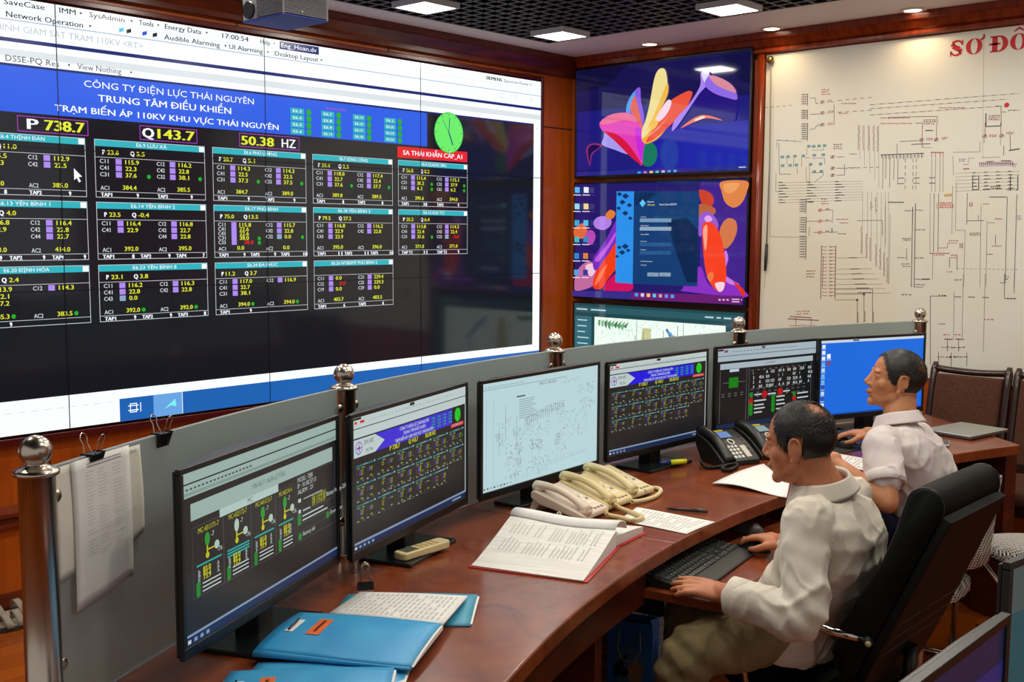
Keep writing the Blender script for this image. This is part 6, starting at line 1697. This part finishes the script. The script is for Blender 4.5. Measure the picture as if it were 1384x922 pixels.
# ------------------------------------------------------------------ people
M_skin1 = vary(mat('skin_older', 'b8734e', .5, 0, .4), 'ad6846', 'c07c58', nscale=14, bump=.1, bscale=140)
M_skin2 = vary(mat('skin_younger', 'bb7d54', .5, 0, .4), 'b2734c', 'c4875f', nscale=14, bump=.1, bscale=140)
M_shirt1 = vary(mat('cream_shirt_cloth', 'd8cfc0', .8, 0, .2), 'd3c9b9', 'ddd5c8', nscale=5, bump=.15, bscale=260)
M_shirt2 = vary(mat('white_shirt_cloth', 'd2c8c6', .8, 0, .2), 'cdc2c0', 'd8cfcc', nscale=5, bump=.15, bscale=260)
M_khaki = vary(mat('khaki_cloth', '8a7a58', .85, 0, .2), '7f7050', '938361', nscale=6, bump=.15, bscale=200)
M_navy = mat('navy_cloth', '141a34', .85); M_hair = mat('dark_hair', '14110f', .45, 0, .45); M_shoe = mat('black_shoe', '12100f', .35)
M_eyew = mat('eye_white', 'd8d0c8', .2); M_iris = mat('eye_dark', '1a0f0a', .15); M_lip = mat('lip_skin', '9a5446', .45); M_nail = mat('nail_skin', 'd8a088', .35)

def remesh(mb, voxel, smooth=4, factor=.5):
    me = bpy.data.meshes.new('tmp'); me.from_pydata([tuple(v) for v in mb.v], [], mb.f); me.update()
    o = bpy.data.objects.new('tmp', me); col.objects.link(o)
    md = o.modifiers.new('r', 'REMESH'); md.mode = 'VOXEL'; md.voxel_size = voxel; md.use_smooth_shade = True
    if smooth:
        ms = o.modifiers.new('s', 'SMOOTH'); ms.iterations = smooth; ms.factor = factor
    dg = bpy.context.evaluated_depsgraph_get(); dg.update()
    out = bpy.data.meshes.new_from_object(o.evaluated_get(dg))
    bpy.data.objects.remove(o); bpy.data.meshes.remove(me)
    return out
def mesh_part(name, me, m, parent, label=None, disp=None):
    r = parent
    while r.parent is not None: r = r.parent
    if disp:
        me.update(); ns = [v.normal.copy() for v in me.vertices]
        for v, n in zip(me.vertices, ns): v.co += n*disp(v.co, n)
    me.transform(XF[r.name]); me.materials.clear(); me.materials.append(m)
    for p in me.polygons: p.use_smooth = True
    me.update(); me.name = name
    o = bpy.data.objects.new(name, me); col.objects.link(o); o.parent = parent
    if label: o['label'] = label
    return o
def cap_tube(b, pts, rad, n=16):          # rounded closed limb
    pts = [Vector(p) for p in pts]
    b.tube(pts, rad, n)
    for p, r in zip(pts, rad): b.ball(p, r*.995, 14)
def smooth_pts(P, Rr, n=5):
    P = [Vector(p) for p in P]; N = len(P); o = []; q = []
    for i in range(N-1):
        p0, p1, p2, p3 = P[max(i-1, 0)], P[i], P[i+1], P[min(i+2, N-1)]
        for k in range(n):
            s = k/n; o.append(.5*((2*p1)+(p2-p0)*s+(2*p0-5*p1+4*p2-p3)*s*s+(3*p1-p0-3*p2+p3)*s**3)); q.append(Rr[i]+(Rr[i+1]-Rr[i])*s)
    o.append(P[-1]); q.append(Rr[-1]); return o, q
def frame(fwd, up):
    y = Vector(fwd).normalized(); x = y.cross(Vector(up)).normalized(); z = x.cross(y)
    return Matrix((x, y, z)).transposed()
def add_head(b, c, M, full=True):
    P = lambda x, y, z: c+M @ Vector((x, y, z))
    E = lambda x, y, z, rx, ry, rz, rot=None: b.ball(P(x, y, z), (rx, ry, rz), 22, None, M if rot is None else M @ rot)
    E(0, -.014, .030, .0755, .094, .082); E(0, .020, .030, .066, .066, .070); E(0, .028, -.020, .060, .062, .078); E(0, .030, -.066, .050, .052, .040)
    E(0, .070, -.090, .022, .018, .017)
    for s in (-1, 1):
        E(s*.037, .050, -.020, .024, .026, .026); E(s*.040, .008, -.060, .020, .034, .026); E(s*.011, .093, -.029, .0080, .010, .0075)
        E(s*.033, .071, .007, .0150, .0135, .0115)
        E(s*.026, .078, .024, .026, .011, .0085)
        # ear: lobe, rim and bowl
        rot = Matrix.Rotation(s*R(-18), 3, 'Z') @ Matrix.Rotation(R(-10), 3, 'X')
        E(s*.0775, -.010, -.006, .008, .018, .030, rot)
        pts = [P(s*(.083+.004*math.sin(a)), -.012+.0175*math.cos(a), -.002+.029*math.sin(a)) for a in [R(-70+20*i) for i in range(15)]]
        b.tube(pts, .0042, 8); E(s*.080, -.002, -.034, .006, .009, .010)
    b.tube([P(0, .084, .020), P(0, .092, .0), P(0, .103, -.022), P(0, .099, -.031)], [.008, .0085, .0115, .009], 14)
    E(0, .086, -.052, .022, .010, .0065); E(0, .083, -.064, .020, .010, .0075); E(0, .074, -.056, .026, .012, .016)
def add_hand(b, w, M, s, curl=(.5, .5, .5, .5), spread=1.0, thumb=.5, size=1.0):
    """w wrist; M columns x (right), y (towards fingers), z (back of hand); s=+1 right hand"""
    P = lambda x, y, z: w+M @ (Vector((x*s, y, z))*size)
    b.ball(P(.0, .040, .0), (.037*size, .046*size, .0155*size), 18, None, M); b.ball(P(.018, .055, -.001), (.019*size, .032*size, .014*size), 14, None, M); b.ball(P(-.02, .055, 0), (.019*size, .032*size, .014*size), 14, None, M)
    cap_tube(b, [P(0, -.02, 0), P(0, .012, 0)], [.026*size, .027*size], 14)
    b.ball(P(-.027, .028, -.008), (.017*size, .026*size, .015*size), 14, None, M)
    nails = []
    for i, (x, L) in enumerate(((-.029, .072), (-.0095, .080), (.0105, .074), (.029, .058))):
        a = 0.12; p = Vector((x, .078-abs(i-1.2)*.004, .001)); pts = [P(x*.9, .05, 0), P(*p)]; rr = [.0098*size, .0096*size]
        dx = x*.55*spread
        for k, f in enumerate((.45, .31, .24)):
            a += curl[i]*(.55 if k == 0 else .75)
            d = Vector((dx*math.cos(a)*3, math.cos(a), -math.sin(a))).normalized()
            p = p+d*L*f; pts.append(P(*p)); rr.append((.0090-.0011*k)*size)
        cap_tube(b, pts, rr, 12)
        nails.append((pts[-1], (pts[-1]-pts[-2]).normalized()))
    t0 = [(-.022, .018, -.006), (-.046, .040, -.012), (-.056, .066, -.018-.012*thumb), (-.050, .088, -.022-.016*thumb)]
    cap_tube(b, [P(*q) for q in t0], [.014*size, .0115*size, .0100*size, .0082*size], 12)
    return nails

HL = [(0, .080), (28, .074), (46, .052), (58, .020), (68, -.012), (80, -.012), (86, .030), (100, .030), (110, -.02), (128, -.056), (150, -.078), (180, -.088)]
def hairline(phi):
    for (a, z0), (b_, z1) in zip(HL, HL[1:]):
        if a <= phi <= b_: return z0+(z1-z0)*(phi-a)/(b_-a)
    return -.07
def make_hair(parent, c, M, rec=0.0, crown=(0, -.02), bald=.5, rs=1, length=.016):
    """short hair: a close cap that follows the skull plus strands; thin patch round crown"""
    rr = random.Random(rs)
    hb = MB(); add_head(hb, Vector((0, 0, 0)), Matrix.Identity(3))
    keep = []
    me = remesh(hb, .0045, 5)
    vs = [v.co.copy() for v in me.vertices]; ns = [v.normal.copy() for v in me.vertices]
    def dens(p):
        phi = math.degrees(math.atan2(abs(p.x), p.y))
        lim = hairline(phi)+rec*max(0, 1-phi/60)
        e = (p.z-lim)/.012
        if abs(p.x) > .0725 and p.z < .034 and -.035 < p.y < .03: return -1
        if e < 0: return -1
        d = min(1, e)
        r = math.hypot((p.x-crown[0])/.046, (p.y-crown[1])/.050)
        if p.z > .035: d *= 1-bald*math.exp(-(r*r)**1.2)
        return d
    D = [dens(p) for p in vs]
    cap = MB(); idx = {}; fs = []
    for p in me.polygons:
        if all(D[i] > .55+.25*mnoise.noise(vs[i]*120) for i in p.vertices):
            fs.append(tuple(p.vertices))
    used = sorted({i for f in fs for i in f}); mp = {i: k for k, i in enumerate(used)}
    cap.add([vs[i]+ns[i]*(.0015+.0055*min(1, max(0, D[i]-.5)*2)) for i in used], [tuple(mp[i] for i in f) for f in fs], None, True)
    # strands
    polys = [p for p in me.polygons if max(D[i] for i in p.vertices) > .05 and min(D[i] for i in p.vertices) > -.5]
    sv = []; sf = []
    for p in polys:
        for _ in range(4):
            i0 = p.vertices[rr.randrange(len(p.vertices))]; d0 = D[i0]
            if rr.random() > d0*1.05: continue
            a, b_ = rr.random(), rr.random(); V_ = [vs[i] for i in p.vertices]
            q = V_[0].lerp(V_[1], a).lerp(V_[3 % len(V_)].lerp(V_[2], a), b_); n = p.normal
            flow = Vector((q.x*.7, -.35 if q.y < .03 else .25, -.8 if q.z < .06 else -.1)) + Vector((rr.uniform(-.5, .5), rr.uniform(-.5, .5), rr.uniform(-.4, .3)))
            flow = (flow-n*flow.dot(n)); flow.normalize()
            L = length*rr.uniform(.6, 1.2)*(1 if q.z > .0 else .55)
            sd_ = n.cross(flow)*.0009
            base = q+n*.002; mid = base+flow*L*.55+n*L*.20; tip = base+flow*L*1.05+n*L*.14
            k = len(sv); sv += [base-sd_, base+sd_, mid-sd_*.8, mid+sd_*.8, tip]
            sf += [(k, k+1, k+3, k+2), (k+2, k+3, k+4)]
    cap.add(sv, sf, None, False)
    T4 = Matrix.Translation(c) @ M.to_4x4()
    cap.v = [tuple(T4 @ Vector(v)) for v in cap.v]
    bpy.data.meshes.remove(me)
    return part('hair', cap, M_hair, parent, world=True)
def face_bits(parent, c, M, skin):
    P = lambda x, y, z: c+M @ Vector((x, y, z))
    for s in (-1, 1):
        e = part('eye', MB().ball(P(s*.033, .0745, .0065), (.0100, .0090, .0050), 16, None, M), M_eyew, parent, world=True)
        part('iris', MB().ball(P(s*.0335, .0822, .0065), (.0045, .0022, .0045), 12, None, M), M_iris, e, world=True)
        pts = [P(s*(.013+.0085*i), .0825-.0030*i-.0006*i*i, .0265+.003*math.sin(i*.8)) for i in range(5)]
        part('eyebrow', MB().tube(pts, [.002, .0030, .0030, .0026, .0015], 8), M_hair, parent, world=True)
    part('lips', MB().tube([P(-.020, .084, -.0585), P(-.010, .0935, -.057), P(0, .0955, -.0575), P(.010, .0935, -.057), P(.020, .084, -.0585)], [.002, .0042, .0046, .0042, .002], 10), M_lip, parent, world=True)
def torso_rings(pel, neck, ax0, ax1, spec, bend=Vector((0, 0, 0))):
    """spec rows: t, half-width, front depth, back depth; ax0/ax1 = right axes at pelvis and shoulders"""
    rings = []
    for t, w, df, db in spec:
        c = pel.lerp(neck, t)+bend*math.sin(PI*min(1, max(0, t)))
        ax = Vector(ax0).lerp(Vector(ax1), min(1, max(0, t))).normalized()
        up = (neck-pel).normalized(); fw = up.cross(ax).normalized()
        ring = []
        for k in range(28):
            a = 2*PI*k/28; cx_, sy_ = math.cos(a), math.sin(a)
            e = .78
            ring.append(c+ax*(math.copysign(abs(cx_)**e, cx_)*w)+fw*(math.copysign(abs(sy_)**e, sy_)*(df if sy_ > 0 else db)))
        rings.append(ring)
    return rings
def wrinkle(amp, f1, limbs=()):
    def d(p, n):
        a = mnoise.noise(Vector((p.x*f1, p.y*f1, p.z*f1*.75)))
        b_ = mnoise.noise(Vector((p.x*f1*2.3+7, p.y*f1*2.3, p.z*f1*1.4)))
        r = max(0, 1-abs(a)*3.2)**2*1.0+max(0, 1-abs(b_)*3)**2*.55-.35
        k = 1.0; extra = 0
        for q, rad, am, ax, fr in limbs:
            dd = (p-q).length
            if dd < rad:
                w = (1-dd/rad); ph = (p-q).dot(ax)*fr+2.2*mnoise.noise(p*9)
                extra += am*w*math.sin(ph)
        return amp*r+extra
    return d
def solo_cuff(parent, a, b_, r0, r1, m, name='cuff'):
    d = (b_-a).normalized(); rg = []
    x = d.orthogonal().normalized(); y = d.cross(x)
    for t, r in ((0, r0*.96), (.02, r0), (.5, (r0+r1)/2*1.01), (.98, r1), (1, r1*.97), (1, r1*.86), (.7, r1*.84)):
        c = a.lerp(b_, t); rg.append([c+x*math.cos(2*PI*k/24)*r+y*math.sin(2*PI*k/24)*r for k in range(24)])
    return part(name, loft(rg, caps=False), m, parent, world=True, fix=False)
def collar(parent, c, up, fwd, r, h, m, flare=.020, tilt=0):
    """stand and fall of a shirt collar round the neck, open in front"""
    up = up.normalized(); fw = (fwd-up*fwd.dot(up)).normalized(); rt = fw.cross(up)
    b = MB()
    def fn(u, v):
        a = R(16)+(2*PI-R(32))*u
        front = max(0, math.cos(a))
        # v 0 inner bottom, .45 top fold, 1 outer edge
        if v < .4: rr_, hh = r, h*(v/.4)
        else:
            k = (v-.4)/.6; rr_, hh = r+.006+flare*k+.010*front*k, h*(1.03-.95*k-.55*k*front)
        sx = 1.0; sy = 1.12
        return c+rt*(math.sin(a)*rr_*sx)+fw*(math.cos(a)*rr_*sy+.012*0)+up*(hh-.010*front)
    b.sheet(fn, 40, 12, .0018)
    return part('collar', b, m, parent, world=True, fix=True)

def person(name_label, J, H, skin, hairkw, shirtm, trm, sleeve, hands, spec, bend, hsc=1.0):
    """J joints in world metres; H = head (centre, forward, up)"""
    t = thing('person', name_label, 'person', (J['pel'].x, J['pel'].y, 0), 0, None)
    hc, hf, hu = H
    hm = frame(hf, hu) @ Matrix.Diagonal((1, hsc, 1))
    axS = (J['shR']-J['shL']).normalized(); axP = (J['hipR']-J['hipL']).normalized()
    neck = (J['shR']+J['shL'])/2+Vector((0, 0, .045))
    up = (neck-J['pel']).normalized()
    b = MB()
    add_head(b, hc, hm)
    nk0 = hc+hm @ Vector((0, -.030, -.060)); nk1 = neck+Vector((0, 0, -.03))
    b.tube([hc+hm @ Vector((0, -.025, -.02)), nk0, (nk0+nk1)/2, nk1], [.057, .057, .058, .070], 18)
    rings = torso_rings(J['pel'], neck, axP, axS, [(a, w*.84, f*.80, k*.80) for a, w, f, k in spec], bend); b.add(*[(lambda L: (L.v, L.f))(loft(rings))][0])
    for s in 'LR':
        cap_tube(b, [J['sh'+s], J['sh'+s].lerp(J['el'+s], .5), J['el'+s]], [.046, .042, .036]); cap_tube(b, [J['el'+s], J['el'+s].lerp(J['wr'+s], .3), J['wr'+s].lerp(J['el'+s], .05), J['wr'+s]], [.036, .038, .026, .025])
        cap_tube(b, [J['hip'+s], J['kn'+s], J['an'+s]], [.066, .045, .034]); b.ball(J['an'+s]+Vector((0, 0, -.01)), .036, 12)
        cap_tube(b, [J['pel'], J['hip'+s]], [.09, .07])
    for s, (M, kw) in hands.items(): add_hand(b, J['wr'+s], M, 1 if s == 'R' else -1, **kw)
    body = mesh_part('body', remesh(b, .0036, 7, .5), skin, t)
    face_bits(t, hc, hm, skin)
    make_hair(t, hc, hm, **hairkw)
    # shirt
    b = MB(); rings = torso_rings(J['pel'], neck, axP, axS, spec, bend); L = loft(rings); b.add(L.v, L.f)
    ends = {}
    for s in 'LR':
        sh, el, wr = J['sh'+s], J['el'+s], J['wr'+s]
        cap_tube(b, [sh.lerp(neck, .5)-up*.035, sh-up*.004], [.062, .060])
        if sleeve == 'long':
            e = el.lerp(wr, .80)
            P_, R_ = smooth_pts([sh, sh.lerp(el, .5), el, el.lerp(wr, .45), e], [.061, .060, .058, .055, .049])
            for p, r in zip(P_, R_): b.ball(p, r*.99, 14)
            b.tube(P_, R_, 20); ends[s] = (el.lerp(wr, .70), el.lerp(wr, .93), .050)
        else:
            e = sh.lerp(el, .66)
            P_, R_ = smooth_pts([sh, sh.lerp(el, .35), e], [.062, .065, .070]); b.tube(P_, R_, 20)
            for p, r in zip(P_[:-2], R_): b.ball(p, r*.97, 14)
            ends[s] = (sh.lerp(el, .52), sh.lerp(el, .70), .070)
    limbs = []
    for s in 'LR':
        ax = (J['wr'+s]-J['sh'+s]).normalized()
        limbs.append((J['el'+s], .15 if sleeve == 'long' else .12, .0050, ax, 120)); limbs.append((J['sh'+s], .12, .0035, (J['el'+s]-J['sh'+s]).normalized(), 90))
    limbs.append((J['pel']+up*.10, .22, .0060, up, 85))
    shirt = mesh_part('shirt', remesh(b, .0058, 3, .5), shirtm, t, disp=wrinkle(.0080, 8, limbs))
    for s in 'LR':
        a, e, r = ends[s]
        solo_cuff(shirt, a, e, r*(1.03 if sleeve == 'long' else .965), r*(1.02 if sleeve == 'long' else .985), shirtm, 'cuff' if sleeve == 'long' else 'sleeve_hem')
    cdir = (hc-neck).normalized()
    fwdS = up.cross(axS).normalized()
    collar(shirt, nk1.lerp(nk0, .30)+fwdS*.003, (up+(nk0-nk1).normalized()*1.2), fwdS, .0605, .046, shirtm)
    # trousers and shoes
    b = MB()
    cap_tube(b, [J['hipL'], J['hipR']], [.098, .098]); b.ball(J['pel']+Vector((0, 0, -.01)), (.13, .12, .095), 18)
    for s in 'LR':
        P_, R_ = smooth_pts([J['hip'+s], J['hip'+s].lerp(J['kn'+s], .5), J['kn'+s], J['kn'+s].lerp(J['an'+s], .5), J['an'+s]+Vector((0, 0, .01))], [.098, .086, .072, .066, .062])
        b.tube(P_, R_, 20)
        for p, r in zip(P_[:-3], R_): b.ball(p, r*.985, 14)
    kl = [(J['kn'+s], .17, .0055, (J['an'+s]-J['hip'+s]).normalized(), 100) for s in 'LR']+[(J['hip'+s], .16, .006, (J['kn'+s]-J['hip'+s]).normalized(), 95) for s in 'LR']
    mesh_part('trousers', remesh(b, .0075, 3, .5), trm, t, disp=wrinkle(.005, 8, kl))
    for s in 'LR':
        f_ = (J['kn'+s]-J['hip'+s]); f_.z = 0; f_.normalize(); a = J['an'+s]; rg = []
        sdv = Vector((f_.y, -f_.x, 0))
        for u, w, h in ((-.07, .022, .05), (-.055, .034, .085), (0, .038, .095), (.06, .042, .07), (.12, .044, .05), (.17, .036, .042), (.195, .018, .03)):
            c = Vector((a.x, a.y, 0))+f_*u; rg.append([c+sdv*(w*math.cos(2*PI*k/16))+Vector((0, 0, max(.004, h*.5+h*.5*math.sin(2*PI*k/16)))) for k in range(16)])
        part('shoe', loft(rg), M_shoe, t, world=True, fix=True)
    return t

def az(d, el=0): return Vector((math.cos(R(d))*math.cos(R(el)), math.sin(R(d))*math.cos(R(el)), math.sin(R(el))))
def hand_frame(fwd, back): return frame(fwd, back)
# the older man, nearest
kb = Vector((2.41, 1.60, .675))
J1 = dict(shL=at(1090, 703, 2.76), shR=at(1152, 672, 3.06), elL=at(1083, 835, 2.68), elR=at(1120, 785, 3.12), wrL=at(981, 803, 2.81), wrR=at(1062, 734, 3.20),
          pel=Vector((2.69, 1.36, .565)), hipL=Vector((2.59, 1.385, .552)), hipR=Vector((2.79, 1.375, .552)), knL=at(930, 888, 2.86), knR=Vector((2.72, 1.74, .49)))
J1['anL'] = Vector((J1['knL'].x-.02, J1['knL'].y+.06, .085)); J1['anR'] = Vector((2.74, 1.80, .085))
hL = (at(922, 787, 2.87)-J1['wrL']); hR = (Vector((2.868, 1.65, .702))-J1['wrR'])
SPEC1 = [(-.27, .178, .150, .095), (-.2, .186, .150, .108), (-.02, .180, .138, .112), (.15, .168, .135, .108), (.35, .166, .128, .114), (.55, .172, .118, .122), (.72, .186, .108, .122), (.85, .184, .092, .108), (.94, .140, .076, .088), (1.0, .080, .064, .068), (1.03, .055, .05, .052)]
person('man with thinning hair in a cream long-sleeved shirt and khaki trousers, seated nearest', J1,
       (at(1080, 600, 2.90), az(103, -5), Vector((0, 0, 1))+az(103)*.02), M_skin1, dict(rec=.028, crown=(-.018, -.058), bald=.97, rs=3, length=.018), M_shirt1, M_khaki, 'long',
       {'L': (hand_frame(hL, Vector((-.25, -.1, 1))), dict(curl=(.10, .14, .18, .24), spread=1.7, thumb=.5)), 'R': (hand_frame(hR, Vector((0, 0, 1))), dict(curl=(.32, .30, .36, .45), spread=.7, thumb=.7))},
       SPEC1, Vector((0, -.035, 0)), .89)
# the younger man
J2 = dict(shL=at(1191, 600, 3.81), shR=at(1238, 590, 4.05), elL=at(1200, 680, 3.70), elR=Vector((4.06, 1.63, .805)), wrL=at(1120, 620, 3.84), wrR=Vector((4.112, 1.825, .812)),
          pel=Vector((3.925, 1.495, .53)), hipL=Vector((3.83, 1.525, .515)), hipR=Vector((4.02, 1.505, .515)), knL=Vector((3.83, 1.90, .52)), knR=Vector((4.12, 1.89, .52)))
J2['anL'] = Vector((3.83, 1.93, .085)); J2['anR'] = Vector((4.13, 1.92, .085))
hL = Vector((-.35, .9, -.05)); hR = (Vector((4.075, 1.955, .808))-J2['wrR'])
SPEC2 = [(-0.12, 0.1316, 0.0902, 0.095), (-0.02, 0.1457, 0.1045, 0.0997), (0.15, 0.1429, 0.1064, 0.095), (0.35, 0.1429, 0.1026, 0.0988), (0.55, 0.1504, 0.0969, 0.1064), (0.72, 0.1636, 0.0912, 0.1064), (0.85, 0.1617, 0.0798, 0.095), (0.94, 0.1222, 0.0665, 0.0779), (1.0, 0.0658, 0.0551, 0.0589), (1.03, 0.0489, 0.0456, 0.0475)]
person('younger man in a white short-sleeved shirt, seated before the blue monitor and looking up', J2,
       (at(1210, 514, 3.97), az(124, 9), Vector((0, 0, 1))+az(128)*-.12), M_skin2, dict(rec=.0, crown=(-.032, -.070), bald=.85, rs=5, length=.015), M_shirt2, M_navy, 'short',
       {'L': (hand_frame(hL, Vector((0, 0, 1))), dict(curl=(.3, .3, .35, .4), spread=.8, thumb=.5)), 'R': (hand_frame(hR, Vector((0, 0, 1))), dict(curl=(.36, .34, .4, .5), spread=.7, thumb=.7))},
       SPEC2, Vector((0, -.02, 0)), .95)
